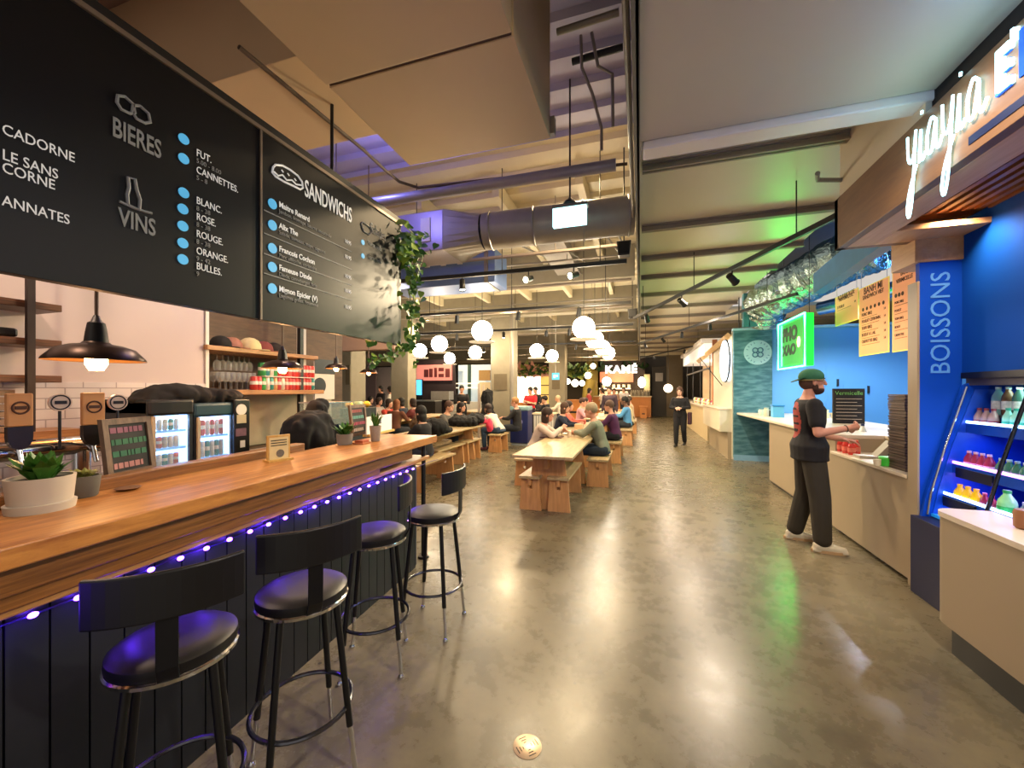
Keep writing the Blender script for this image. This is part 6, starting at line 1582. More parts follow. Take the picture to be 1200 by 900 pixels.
for k_ in range(12):
    zz = P(720, 456 if k_ % 2 else 464, y=y_+.9).z+.06; xx = P(704+k_*3, 450, y=y_+.9).x
    lb_ = 'small white cup on the lit shelves of the coffee stall, %s from the left' % ORDW[k_]
    if c0 is None: c0 = tag(MB().lathe([(.05, 0), (.09, .02), (.09, .2), (.08, .22)], (xx, y_+1.05, zz), 10).build('coffee_cup', cup_m, smooth=True), lb_, 'cup', 'cups on the coffee stall shelves')
    else: c_ = c0.copy(); COL.objects.link(c_); c_.location = (xx, y_+1.05, zz); c_['label'] = lb_
c0 = None
for k_ in range(10):
    xx = P(740+k_*2.3, 450, y=y_).x
    lb_ = 'small bottle on the orange counter of the coffee stall, %s from the left' % ORDW[k_]
    if c0 is None: c0 = tag(MB().lathe([(.06, 0), (.07, .2), (.03, .3), (.03, .36)], (xx, y_+.3, 1.2), 10).build('syrup_bottle', mat('grey_amber', '#8a8070', .3, var=.4), smooth=True), lb_, 'bottle', 'bottles on the orange counter')
    else: c_ = c0.copy(); COL.objects.link(c_); c_.location = (xx, y_+.3+.1*(k_ % 2), 1.2); c_['label'] = lb_
light('stall_fill', 'POINT', ((pl.x+pr.x)/2, y_+.3, 1.9), 30, '#ffdca8', .1)  # added lamp with no fixture, brightens the coffee stall
# orange block stools and chest
for u0, u1, y2, h, lb in [(665, 681, 21, 1.0, 'orange wooden kiosk box left of the coffee stall'), (750, 758, 23.4, .6, 'small orange wooden block before the coffee stall counter')]:
    a_, b2 = P(u0, 460, y=y2), P(u1, 460, y=y2)
    t = thing('wooden_kiosk', lb, 'kiosk', ((a_.x+b2.x)/2, y2, 0))
    MB().box(a_.x, b2.x, y2, y2+.6, 0, h).build('box', orange, t, bevel=.01)
    MB().box(a_.x-.05, b2.x+.05, y2-.05, y2+.65, h, h+.05).build('lid', orange, t)
    MB().box(a_.x+.1, b2.x-.1, y2-.01, y2, h*.35, h*.45).build('slot', darkm, t)
# dark doorway
y2 = 25.4; a_, b2 = P(764, 440, y=y2), P(781, 440, y=y2)
struct(MB().box(a_.x, b2.x, y2, y2+.1, 0, P(770, 430, y=y2).z).build('door_3', mat('dark_door', '#2e2822', .6)))
tag(MB().box(P(768, 440, y=y2).x, P(777, 440, y=y2).x, y2-.1, y2, P(770, 447, y=y2).z, P(770, 437, y=y2).z).build('wall_box', mat('grey_box', '#8a8480', .5), bevel=.01), 'grey electrical box above the dark doorway', 'box')
struct(MB().box(P(781, 440, y=y2).x, P(800, 440, y=y2).x, y2, y2+.1, 0, 4.4).build('wall_back', mat('brown_grey_wall', '#6a5c48', .7)))
# backlit white board stall
y2 = 19.0
a_, b2 = P(606, 475, y=y2), P(633, 441, y=y2)
t = thing('backlit_menu_wall', 'bright white backlit panel with yellow cupboard in the far hall', 'panel', ((a_.x+b2.x)/2, y2, 0))
MB().box(a_.x, b2.x, y2, y2+.1, .9, b2.z).build('white_panel', mat('backlit_white', '#fff2d8', .5, emit=1.6, ecol='#fff0d0', var=0), t)
MB().box(a_.x-.1, b2.x+.8, y2-.02, y2+.15, b2.z, b2.z+.1).build('top_trim', mat('pink_trim', '#c08878', .5), t)
MB().box(b2.x+.02, P(645, 441, y=y2).x, y2, y2+.1, 0, b2.z).build('yellow_cupboard', mat('yellow_cupboard', '#d8b060', .5, emit=.35, ecol='#e8b860'), t)
for vv in (452, 463): MB().box(b2.x+.02, P(645, 441, y=y2).x, y2-.02, y2, P(640, vv, y=y2).z, P(640, vv, y=y2).z+.04).build('shelf_line', darkm, t)
MB().box(a_.x, b2.x, y2-.4, y2, 0, .95).build('counter', orange, t)
# plants on top of far stalls
def bushes(name, label, u0, u1, v, y2, r_, n_, ms):
    t = thing(name, label, 'plants', ((P(u0, v, y=y2).x+P(u1, v, y=y2).x)/2, y2, P(u0, v, y=y2).z))
    rr_ = random.Random(u0); 
    for i_, m_ in enumerate(ms):
        mb = MB()
        for k_ in range(n_):
            c = P(rr_.uniform(u0, u1), v+rr_.uniform(-4, 3), y=y2); d = Vector((rr_.uniform(-1, 1), rr_.uniform(-1, .3), rr_.uniform(-.8, 1)))
            leaf(mb, c, d, Vector((.2, -.7, .6)), r_*rr_.uniform(.6, 1.3), r_*.7)
        mb.build('foliage', m_, t, smooth=True)
dgreen = mat('dark_foliage', '#2f4a22', .6, var=.4); lgreen = mat('olive_foliage', '#7a8038', .6, var=.4)
bushes('shelf_plants', 'row of leafy plants above the white backlit panel', 606, 642, 434, 18.9, .35, 40, [dgreen, mat('pink_blooms', '#c8907c', .6, var=.3), lgreen])
bushes('hanging_greenery', 'greenery hanging above the orange kiosk in the far hall', 664, 690, 436, 22.5, .45, 40, [dgreen, lgreen])
bushes('hanging_greenery', 'dark greenery behind of the coffee stall letters', 690, 760, 430, 25.6, .4, 45, [dgreen])
tag(MB().tube([P(694, 445, y=23.5), P(690, 455, y=23.5), P(688, 470, y=23.5)], [.3, .35, .3], 12).build('mustard_column', mat('mustard_wall', '#8a7632', .7, var=.1), smooth=True), 'mustard coloured round column by the coffee stall', 'column')
# pink menu stall
y2 = 17.5
a_, b2 = P(488, 446, y=y2), P(529, 427, y=y2)
t = thing('grill_stall', 'far stall with salmon pink menu panel over a dark kitchen', 'stall', ((a_.x+b2.x)/2, y2, 0))
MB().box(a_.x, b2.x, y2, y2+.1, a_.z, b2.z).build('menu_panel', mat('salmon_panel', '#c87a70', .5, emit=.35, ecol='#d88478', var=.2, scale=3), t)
MB().box(a_.x-.15, b2.x+.15, y2+.1, y2+.2, .0, b2.z+.25).build('back_wall', mat('dark_kitchen_wall', '#2c2228', .6, var=.3, scale=3), t)
for k_, (u0, u1, v0, v1) in enumerate([(497, 502, 442, 433), (503, 507, 442, 432), (509, 512, 442, 431), (514, 520, 435, 431), (514, 520, 442, 438), (522, 527, 442, 432)]):
    A, B = P(u0, v0, y=y2-.01), P(u1, v1, y=y2-.01); MB().box(A.x, B.x, y2-.02, y2, A.z, B.z).build('menu_block', mat('maroon_print', '#5a2428', .6), t)
MB().box(a_.x, b2.x, y2-1.6, y2-1, 0, 1.05).build('counter', mat('dark_counter', '#2a2420', .5), t)
MB().box(a_.x, b2.x, y2-1.65, y2-.95, 1.05, 1.1).build('counter_top', mat('grey_steel_top', '#9a9a94', .3, metal=.5), t)
MB().box(P(505, 460, y=y2-.6).x, P(526, 460, y=y2-.6).x, y2-.6, y2-.1, 1.1, 1.5).build('oven', mat('steel_oven', '#b8b0a4', .3, metal=.5, var=.2), t)
p = P(491, 454, y=16.5)
t = thing('lit_screen', 'tall cyan screen left of the grill stall', 'screen', (p.x, 16.5, p.z-.5))
MB().box(p.x-.13, p.x+.13, 16.5, 16.55, p.z-.35, p.z+.35).build('display', mat('cyan_screen', '#48a8e8', .4, emit=1.6, ecol='#48b4f8', var=.3, scale=6), t)
MB().box(p.x-.16, p.x+.16, 16.52, 16.6, .9, p.z+.38).build('housing', darkm, t)
# white tiled stall
y2 = 18.5
a_, b2 = P(537, 457, y=y2), P(575, 427, y=y2)
t = thing('white_tiled_stall', 'bright white tiled stall left of the broad column', 'stall', ((a_.x+b2.x)/2, y2, 0))
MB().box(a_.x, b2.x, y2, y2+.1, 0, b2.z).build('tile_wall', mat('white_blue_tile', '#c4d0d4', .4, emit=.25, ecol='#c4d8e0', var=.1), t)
MB().box(P(549, 440, y=y2).x, P(552, 440, y=y2).x, y2-.1, y2, 0, b2.z).build('teal_mullion', mat('dark_teal', '#24443f', .5), t)
MB().box(P(562, 440, y=y2-.3).x, P(575, 440, y=y2-.3).x, y2-.4, y2-.3, P(562, 446, y=y2-.3).z, P(562, 434, y=y2-.3).z).build('brown_board', mat('brown_board', '#a08050', .6, var=.15), t)
MB().box(P(562, 440, y=y2-.3).x, P(575, 440, y=y2-.3).x, y2-.4, y2-.3, .9, P(562, 448, y=y2-.3).z).build('beige_board', mat('beige_board', '#c8b898', .6), t)
MB().box(a_.x, b2.x, y2-1.0, y2-.5, 0, 1.0).build('counter', mat('white_counter', '#c4c0b8', .4), t)
for vv in (450, 455): MB().box(a_.x, P(562, 440, y=y2-.4).x, y2-.5, y2-.3, P(540, vv, y=y2-.4).z, P(540, vv, y=y2-.4).z+.05).build('lit_shelf', mat('lit_cream_shelf', '#f0e0c0', .4, emit=.8, ecol='#ffe8c0'), t)
# far left stalls behind the vine
y2 = 18.2
for u0, u1, vt, c_, lb in [(424, 440, 432, '#7a6a70', 'mauve grey wall panel seen under the vine'), (440, 470, 430, '#b0a4a4', 'pale grey wall panel behind the vine'), (468, 486, 437, '#5a4e40', 'brown wall panel left of the lit screen'), (396, 424, 440, '#3a3436', 'dark wall panel left of the vine')]:
    a_, b2 = P(u0, 457, y=y2), P(u1, vt, y=y2)
    t = thing('partition_panel', lb, 'partition', ((a_.x+b2.x)/2, y2, 0))
    MB().box(a_.x, b2.x, y2, y2+.12, 0, b2.z).build('panel', mat('partition_'+c_[1:], c_, .6, var=.15), t); MB().box(a_.x, b2.x, y2-.01, y2+.13, b2.z, b2.z+.06).build('cap', darkm, t); y2 += .3
p = P(462, 445, y=15.0)
tag(MB().box(p.x-.1, p.x+.1, 14.95, 15.0, p.z-.7, p.z+.6).box(p.x-.01, p.x+.01, 14.97, 14.99, p.z+.6, 4.5).build('banner', mat('blue_white_banner', '#8a9cd0', .5, emit=.2, ecol='#a0b0e8', var=.4, scale=8), bevel=.01), 'narrow blue white banner behind the vine', 'banner')
# small blue hanging sign
p = P(651, 441, y=15.0)
t = thing('hanging_sign', 'small cyan blue sign hanging before the far column', 'sign', (p.x, 15, p.z-.15))
MB().box(p.x-.14, p.x+.14, 15.0, 15.04, p.z-.13, p.z+.13).build('panel', mat('cyan_sign', '#3f9cc0', .4, emit=.5, ecol='#4fb0d8', var=.2), t)
MB().box(p.x-.07, p.x+.0, 14.99, 15.0, p.z-.06, p.z+.06).box(p.x+.03, p.x+.09, 14.99, 15.0, p.z-.02, p.z+.05).build('white_symbol', mat('white_symbol', '#e0f4fa', .5, emit=.5, ecol='#ffffff'), t)
MB().cyl((p.x, 15.02, p.z+.13), (p.x, 15.02, 4.5), .01, seg=6).build('rod', whitem, t)
# fill: rows of small standing things, dark sign row over far left
p = P(380, 432, y=7.5)
t = thing('restroom_sign', 'black sign with white symbols above the poster', 'sign', (p.x, 7.5, p.z-.2))
A, B = P(368, 438, y=7.5), P(385, 426, y=7.5)
MB().box(A.x, B.x, 7.5, 7.55, A.z, B.z).build('panel', black, t)
for du in (0, 6):
    q_ = P(371+du, 432, y=7.49); MB().torus((q_.x+.02, 7.49, q_.z), .04, .012, 12, 6, (0, 1, 0)).build('white_symbol', whitem, t)
MB().cyl(((A.x+B.x)/2, 7.52, B.z), ((A.x+B.x)/2, 7.52, 4.45), .01, seg=6).build('rod', darkm, t)
# pinkish high panels above the bar end
y2 = 6.6
a_, b2 = P(383, 412, y=y2), P(440, 372, y=y2)
tag(MB().box(a_.x, P(462, 400, y=y2).x, y2, y2+.15, a_.z, 4.4).build('high_bulkhead', mat('pink_beige_panel', '#b89886', .7, var=.05), bevel=.01), 'pink beige bulkhead seen below the menu board end', 'bulkhead')

# ---- pale slotted disc put in for a round light on the floor
p = P(618, 875, z=0)
t = thing('floor_roundel', 'round pale brass floor drain set in the concrete', 'roundel', (p.x, p.y, 0))
dm = mat('pale_brass', '#d8bc98', .3, metal=.55, var=.1)
MB().lathe([(.001, .0), (.063, 0), (.063, .002), (.061, .003), (.001, .003)], (p.x, p.y, 0), 36).build('plate', dm, t, smooth=True)
mb = MB()
for k_ in range(4):
    a_ = R(45+90*k_)
    for j in range(3):
        d1 = .02+.013*j; c = Vector((p.x+math.cos(a_)*d1, p.y+math.sin(a_)*d1, .0032)); mb.rbox(c, (.004, .012+.011*j, .001), (0, 0, a_))
mb.build('slots', mat('dark_slot', '#2a2018', .8), t)
# ================================================================== people
def limb(mb, pts, rs, seg=12):
    for i in range(len(pts)-1):
        a, b = Vector(pts[i]), Vector(pts[i+1]); n_ = 5
        mb.tube([a.lerp(b, k/n_) for k in range(n_+1)], [rs[i]+(rs[i+1]-rs[i])*k/n_ for k in range(n_+1)], seg)
    for p, r_ in zip(pts, rs): mb.ball(p, r_, seg=seg, rings=8)
def loft(mb, rings, seg=20):
    """rings: (center, rx(front-back), ry(side), tilt about y)"""
    vs = []
    for c, rx, ry, tl in rings:
        c = Vector(c)
        for k in range(seg):
            a = 2*PI*k/seg; x_ = rx*math.cos(a); y_ = ry*math.sin(a)
            vs.append(c+Vector((x_*math.cos(tl), y_, -x_*math.sin(tl))))
    fs = [tuple(range(seg-1, -1, -1)), tuple(range((len(rings)-1)*seg, len(rings)*seg))]
    for i in range(len(rings)-1):
        for k in range(seg): fs.append((i*seg+k, i*seg+(k+1) % seg, (i+1)*seg+(k+1) % seg, (i+1)*seg+k))
    mb.add(vs, fs)

def hand(mb, wrist, d, palm_n, s=1., curl=.5):
    """five fingers and a thumb on a palm; d points from wrist to fingers"""
    d = Vector(d).normalized(); n = Vector(palm_n); n = (n-d*n.dot(d)).normalized(); sd = d.cross(n)
    w = Vector(wrist); 
    for k in range(5): mb.ball(w+d*(.02+.016*k)*s, .024*s, .7+.3*abs(sd.x)+.2, .9+.3*abs(sd.y), .75+.35*abs(sd.z), 10, 8)
    for k in range(4):
        b = w+d*.082*s+sd*(-.03+.02*k)*s
        ln = [.062, .074, .07, .054][k]*s; pts = [w+d*.04*s+sd*(-.022+.015*k)*s, b]; ang = 0
        cur = b; dd = d.copy()
        for q, f_ in enumerate((.45, .32, .25)):
            dd = (dd*math.cos(curl*.9)+n*math.sin(curl*.9)).normalized(); cur = cur+dd*ln*f_; pts.append(cur)
        limb(mb, pts, [.0105*s, .0102*s, .0095*s, .0088*s, .0075*s], 8)
    b = w+d*.025*s-sd*.03*s; t1 = b-sd*.028*s+d*.026*s+n*.012*s; t2 = t1+d*.028*s+n*.014*s
    limb(mb, [w+d*.015*s, b, t1, t2], [.014*s, .013*s, .011*s, .009*s], 8)

def person(loc, face, label, pose='stand', h=1.72, skin='#c89478', shirt='#333333', pants='#22262e', hair='#2a1c14', hairlen=0, shoes='#1a1a1a', lean=0., armfwd=.8, vox=.02, female=False, sleeves=True, coat=False, extra=None, headturn=0., group=None):
    """face: heading of the figure in degrees (0 looks along +x)"""
    t = thing('person', label, 'person', (loc[0], loc[1], loc[2] if len(loc) > 2 else 0), R(face), group)
    s = h/1.75; V = lambda x, y, z: Vector((x*s, y*s, z*s))
    skm = mat('skin_'+skin[1:], skin, .55, var=.06, scale=30)
    shw = .175 if female else .195
    if pose == 'stand':
        hip = V(0, 0, .93); piv = hip
        legs = [[V(.0, sg*.09, .93), V(.03, sg*.10, .50), V(-.01, sg*.12, .09)] for sg in (-1, 1)]
        if coat == 'order': legs = [[V(0, -.10, .93), V(.05, -.13, .50), V(.06, -.17, .09)], [V(0, .10, .93), V(.0, .11, .50), V(-.09, .13, .09)]]
        if coat == 'walk': legs = [[V(0, -.09, .93), V(.10, -.09, .52), V(.12, -.09, .09)], [V(0, .09, .93), V(.02, .10, .50), V(-.14, .10, .12)]]
    else:
        hip = V(0, 0, .47+.09/s*1.0); hip.z = .45+.095*s; piv = hip
        kx = .44
        legs = [[hip+V(0, sg*.09, 0), Vector((kx*s, sg*.12*s, .45+.075*s)), Vector(((kx-.02)*s, sg*.12*s, .09*s))] for sg in (-1, 1)]
    c, sn = math.cos(lean), math.sin(lean)
    def T(x, y, z):   # torso frame above hip, leaning forward
        x *= s; y *= s; z *= s
        return hip+Vector((x*c+z*sn, y, -x*sn+z*c))
    neck = T(0, 0, .525); headc = neck+Vector((.045*s+.03*sn*s, 0, .135*s))
    def head_c(x, y, z): 
        a = headturn; return headc+Vector(((x*math.cos(a)-y*math.sin(a))*s, (x*math.sin(a)+y*math.cos(a))*s, z*s))
    body = MB()
    # torso
    rings = [((0, 0, -.05), .105, .155), ((0, 0, .05), .11, .16), ((0, 0, .16), .10, .135), ((0.01, 0, .28), .115, .155), ((.01, 0, .40), .115, .175), ((0, 0, .46), .088, .155), ((0, 0, .495), .07, .10), ((0, 0, .53), .052, .058)]
    def torso(mb, f_, z0=-.1, z1=.55):
        g_ = lambda z: (1.25 if coat == 'order' and z < .1 and f_ > 1 else 1.)
        loft(mb, [(T(*c_), rx*s*f_*g_(c_[2]), ry*s*f_*g_(c_[2]), lean) for c_, rx, ry in ([((0, 0, -.09), .108, .156)] if coat == 'order' and f_ > 1 else [])+rings if z0 <= c_[2] <= z1])
    torso(body, 1.)
    limb(body, [T(0, 0, .47), neck, neck+Vector((.02*s, 0, .07*s))], [.06*s, .052*s, .05*s])
    # head
    body.ball(head_c(-.01, 0, .03), .098*s, 1.0, .80, 1.08, 18, 14)
    body.ball(head_c(.022, 0, -.055), .066*s, 1.0, .85, .95, 14, 10)
    limb(body, [head_c(.082, 0, .03), head_c(.102, 0, -.016)], [.009*s, .014*s], 8)
    for sg in (-1, 1): body.ball(head_c(-.008, sg*.080, -.005), .026*s, .7, .45, 1.15, 8, 6)
    # arms
    arms = []
    for i, sg in enumerate((-1, 1)):
        sh = T(0, sg*shw, .44)
        if isinstance(armfwd, dict): el, wr = armfwd[sg]; el = Vector(el)*s if False else Vector(el); wr = Vector(wr)
        elif pose == 'stand' and armfwd <= 0: el, wr = sh+V(-.03, sg*.06, -.29), sh+V(.02, sg*.06, -.54)
        else:
            el = sh+V(.05+.12*armfwd, sg*.05, -.26); wr = el+V(.24*min(1, armfwd), -sg*.08, .02 if pose == 'stand' else .0)
            if pose == 'sit': wr.z = max(wr.z, .80); el.z = max(el.z, .80)
        arms.append((sh, el, wr)); limb(body, [sh, el, wr], [.052*s, .04*s, .027*s])
        d = (wr-el).normalized()
        hn = extra['hand_n'][sg] if extra and 'hand_n' in extra else (0, -sg, -.5)
        hand(body, wr, d, hn, s, extra['curl'][sg] if extra and 'curl' in extra else .5)
    for i, l in enumerate(legs):
        limb(body, l, [.085*s, .055*s, .038*s], 12)
        f0 = l[2]; limb(body, [f0+V(-.03, 0, -.03), f0+V(.06, 0, -.055), f0+V(.15, 0, -.065)], [.035*s, .033*s, .026*s], 10)
    remesh(body, 'body', skm, t, vox*.75)
    # shirt
    sh_m = mat('cloth_'+shirt[1:], shirt, .85, var=.14, scale=18, bump=.25)
    top = MB(); torso(top, 1.13, -.1, .51)
    for (sh, el, wr) in arms:
        if sleeves: limb(top, [sh, el, el.lerp(wr, .88)], [.068*s, .054*s, .042*s])
        else: limb(top, [sh, sh.lerp(el, .62)], [.070*s, .066*s])
    remesh(top, 'jacket' if coat is True else 'shirt', sh_m, t, vox)
    # trousers
    tr = MB(); pm = mat('cloth_'+pants[1:], pants, .9, var=.14, scale=18, bump=.25)
    loft(tr, [(T(0, 0, -.08), .11*s, .165*s, lean*.5), (T(0, 0, .03), .118*s, .172*s, lean), (T(0, 0, .08), .112*s, .16*s, lean)])
    for l in legs:
        limb(tr, [l[0], l[1], l[1].lerp(l[2], .93)], [.106*s, .090*s, .076*s] if coat == 'order' else [.105*s, .078*s, .062*s], 12)
    remesh(tr, 'trousers', pm, t, vox)
    sm = mat('shoe_'+shoes[1:], shoes, .5, var=.1)
    for l in legs:
        f0 = l[2]; sb = MB(); fl = .026*s
        limb(sb, [f0+V(-.035, 0, -.035), f0+V(.05, 0, -.045), f0+V(.16, 0, -.058)], [.045*s, .045*s, .034*s], 10)
        z_ = f0.z-.09*s+.005
        sb.box(f0.x-.08*s, f0.x+.19*s, f0.y-.035*s, f0.y+.035*s, z_, z_+.03)
        remesh(sb, 'shoe', sm, t, max(.008, vox*.6))
    # hair
    if hair:
        hm = mat('hair_'+hair[1:], hair, .7, var=.3, scale=60, bump=.5)
        hb = MB(); hb.ball(head_c(-.02, 0, .052), .106*s, 1.0, .87, 1.0, 16, 12)
        if hairlen: 
            hb.ball(head_c(-.06, 0, -.05), .085*s, .75, 1.0, 1.3*hairlen+.2, 14, 10); hb.ball(head_c(-.07, 0, -.14*hairlen), .07*s, .7, 1.05, 1.2, 12, 8)
            for sg in (-1, 1): hb.ball(head_c(-.01, sg*.066, -.06*hairlen), .045*s, .9, .5, 1.9, 10, 8)
        remesh(hb, 'hair', hm, t, vox*.8)
    if vox <= .018 and coat != 'order':
        dkm = mat('eye_dark', '#1c1210', .4)
        for sg in (-1, 1):
            MB().ball(head_c(.076, sg*.033, .014), .010*s, .8, 1.3, .7, 8, 6).build('eye', dkm, t, smooth=True, world=False)
            MB().tube([head_c(.080, sg*.016, .036), head_c(.082, sg*.034, .041), head_c(.070, sg*.052, .036)], .004*s, 5).build('eyebrow', hm if hair else dkm, t, smooth=True, world=False)
        MB().ball(head_c(.078, 0, -.056), .017*s, .6, 1.3, .35, 8, 6).build('lips', mat('lip_pink', '#a8604e', .5), t, smooth=True, world=False)
    return t, head_c, T, s, arms, legs

# ---- the man ordering at the counter
p = P(951, 641, z=0)
mh = 1.80; s_ = mh/1.75
armd = {-1: (Vector((.0, -.27, 1.15)), Vector((.235, -.22, 1.20))), 1: (Vector((.10, .26, 1.10)), Vector((.32, .16, 1.06)))}
man, hc, TT, s, arms, legs = person((p.x, p.y+.06, 0), -4, 'man in black t-shirt and backwards green cap standing at the counter', 'stand', mh, '#c48a72', '#121013', '#2f2a1f', None, 0, '#c8c0a8', lean=-.02, armfwd=armd, vox=.0105, sleeves=False, coat='order',
    extra={'hand_n': {-1: (.2, .9, .4), 1: (.1, -.2, -1)}, 'curl': {-1: 1.25, 1: .35}})
# face details
dk_ = mat('stubble_brown', '#3a2318', .9, var=.3, scale=80)
bd = MB(); bd.ball(hc(.026, 0, -.075), .064*s, 1.0, .93, .72, 16, 10); 
for sg in (-1, 1): bd.ball(hc(.0, sg*.062, -.045), .026*s, 1.1, .5, 1.5, 10, 8)
remesh(bd, 'beard', dk_, man, .006)
MB().ball(hc(.083, 0, -.058), .018*s, .6, 1.1, .35, 10, 6).build('lips', mat('lip_pink', '#a8604e', .5), man, smooth=True, world=False)
for sg in (-1, 1):
    MB().ball(hc(.073, sg*.033, .016), .011*s, .8, 1.2, .7, 10, 8).build('eye', mat('eye_white', '#d8d0c8', .3), man, smooth=True, world=False)
    MB().ball(hc(.0815, sg*.033, .015), .005*s).build('iris', mat('iris_dark', '#201410', .3), man, smooth=True, world=False)
    MB().tube([hc(.083, sg*.018, .036), hc(.085, sg*.033, .041), hc(.074, sg*.052, .036)], .005*s, 6).build('eyebrow', dk_, man, smooth=True, world=False)
hb = MB(); hb.ball(hc(-.032, 0, .005), .094*s, .95, .86, .9, 16, 12); remesh(hb, 'hair', mat('short_brown_hair', '#4a3022', .85, var=.2, scale=80), man, .008)
cp = MB(); cp.ball(hc(-.018, 0, .058), .107*s, 1.0, .86, .74, 22, 14)
cap_o = remesh(cp, 'cap', mat('green_cap_cloth', '#2f6b4c', .85, var=.15, scale=30), man, .007)
mb = MB()   # brim to the back, pointing down
pts1 = [hc(-.105+.0*math.cos(a_), .07*math.sin(a_), .035) for a_ in [R(q) for q in range(-80, 81, 20)]]
rim = [hc(-.10-.085*math.cos(a_), .075*math.sin(a_), .035-.035*math.cos(a_)) for a_ in [R(q) for q in range(-80, 81, 20)]]
n_ = len(rim); base = [hc(-.06, .078*math.sin(R(q)), .04) for q in range(-80, 81, 20)]
vs = base+rim; vs2 = [v+Vector((0, 0, .007)) for v in vs]
mb.add(vs+vs2, [(i, i+1, n_+i+1, n_+i) for i in range(n_-1)]+[(2*n_+i, 3*n_+i, 3*n_+i+1, 2*n_+i+1) for i in range(n_-1)]+[(n_+i, n_+i+1, 3*n_+i+1, 3*n_+i) for i in range(n_-1)])
mb.build('cap_brim', mat('dark_green_brim', '#234a38', .8), man, smooth=True, world=False)
mb = MB(); mb.torus(hc(-.02, 0, .022), .1*s, .006, 28, 6); mb.build('cap_band', mat('tan_cap_band', '#8a7a4a', .8), man, smooth=True, world=False).scale = (1, 1, 1)
# red print on the back of the t-shirt
shirt_o = [c for c in man.children if c.name.startswith('shirt')][0]
redp = mat('red_back_print', '#9c3a30', .8, var=.4, scale=30)
me = shirt_o.data; me.materials.append(redp)
for pg in me.polygons:
    cc = pg.center
    if pg.normal.x < -.12 and 1.08 < cc.z < 1.44 and abs(cc.y) < .115:
        q_ = (abs(cc.y)/.115)**2+((cc.z-1.26)/.19)**2
        if q_ < 1 and (q_ > .62 or (int(cc.z*42) % 3 != 0)): pg.material_index = 1
# shoe soles and laces
for l in legs:
    f0 = l[2]
    MB().prism([(f0.x+.05*s+.145*s*math.cos(R(a_))*(1.), f0.y+(.047 if math.cos(R(a_)) > 0 else .04)*s*math.sin(R(a_))) for a_ in range(0, 360, 20)], .0, .026).build('shoe_sole', mat('tan_sole', '#b09068', .6), man, world=False)
    for k_ in range(4): MB().tube([f0+Vector((.045+.02*k_, -.03, .005-.012*k_)), f0+Vector((.055+.02*k_, 0, .014-.012*k_)), f0+Vector((.045+.02*k_, .03, .005-.012*k_))], .004, 6).build('lace', mat('cream_lace', '#e0dcc8', .7), man, smooth=True, world=False)
MB().torus(arms[0][2]*.97+arms[0][1]*.03, .03, .004, 20, 6, (arms[0][2]-arms[0][1]).normalized()).build('wrist_band', black, man, world=False)

# ---- woman in black walking down the aisle
p = P(797, 523, z=0)
wm, hc, TT, s, arms, legs = person((p.x, p.y, 0), -105, 'woman all in black walking along the aisle looking at her hands', 'stand', 1.66, '#d0a48c', '#121116', '#0e0d12', '#4a3022', .5, '#0c0c0c', lean=.06, armfwd={-1: (Vector((.03, -.24, 1.08)), Vector((.22, -.06, 1.06))), 1: (Vector((.03, .24, 1.08)), Vector((.22, .06, 1.06)))}, vox=.015, female=True, coat='walk')
MB().box(.22, .27, -.045, .045, 1.055, 1.085).build('phone', mat('pale_card', '#d8d4cc', .5), wm, world=False)
mb = MB(); mb.box(-.06, .10, .20, .30, .62, .95); o = mb.build('hanging_bag', mat('maroon_bag', '#3a1c26', .8), wm, world=False, bevel=.02)

PE = []
def sit(u, v, y_, face, label, **k):
    """u: column of the hips; y_: distance along the hall"""
    x = P(u, v, y=y_).x
    return person((x, y_, 0), face, label, 'sit', **k)
# aisle tables
person((-1.76, 6.72, 0), 5, 'woman with long dark hair in a pale top leaning over the nearest table', 'sit', h=1.66, skin='#c89078', shirt='#c8b8ac', pants='#16161c', hair='#2c1a14', hairlen=1.0, lean=.42, armfwd={-1: (Vector((.36, -.22, .80)), Vector((.50, -.05, .92))), 1: (Vector((.36, .22, .80)), Vector((.52, .06, .86)))}, vox=.013, female=True)
person((-.60, 6.98, 0), 178, 'older man with grey hair in a grey green shirt eating at the table', 'sit', h=1.78, skin='#c08a74', shirt='#6f7564', pants='#1c2a38', hair='#8a7c64', lean=.30, armfwd={-1: (Vector((.30, -.26, .82)), Vector((.46, -.10, .82))), 1: (Vector((.30, .26, .82)), Vector((.46, .12, .84)))}, vox=.013)
person((-1.78, 8.85, 0), 0, 'person with brown hair in a navy top at the second aisle table', 'sit', h=1.68, shirt='#20263a', hair='#4a3222', hairlen=.8, lean=.3, female=True, vox=.018)
person((-1.75, 9.5, 0), 0, 'person in a coral top behind the navy one at the second table', 'sit', h=1.68, shirt='#c8604e', hair='#2c1c16', hairlen=.6, lean=.2, female=True)
person((-.50, 9.15, 0), 172, 'person with brown hair in a deep purple jacket at the second table', 'sit', h=1.74, shirt='#4a1c46', pants='#14141c', hair='#5a4030', lean=.22, coat=True, vox=.018)
person((-.34, 12.3, 0), 178, 'black haired person in a sky blue shirt on a far bench', 'sit', h=1.8, skin='#6a4a38', shirt='#4f8fc0', pants='#20242c', hair='#120e0c', lean=.1)
person((-.28, 12.95, 0), 180, 'person in a pale yellow shirt beside the one in blue', 'sit', h=1.68, shirt='#d8cba0', pants='#20242c', hair='#3a2820', lean=.15, hairlen=.3)
person((-1.74, 12.0, 0), 0, 'person in a pink shirt at the third aisle table', 'sit', h=1.72, shirt='#d89aa4', hair='#3a2018', lean=.15)
person((-1.72, 12.7, 0), 0, 'person in a tan shirt deeper at the third aisle table', 'sit', h=1.7, shirt='#c8a884', hair='#2c1c14', lean=.1, hairlen=.4)
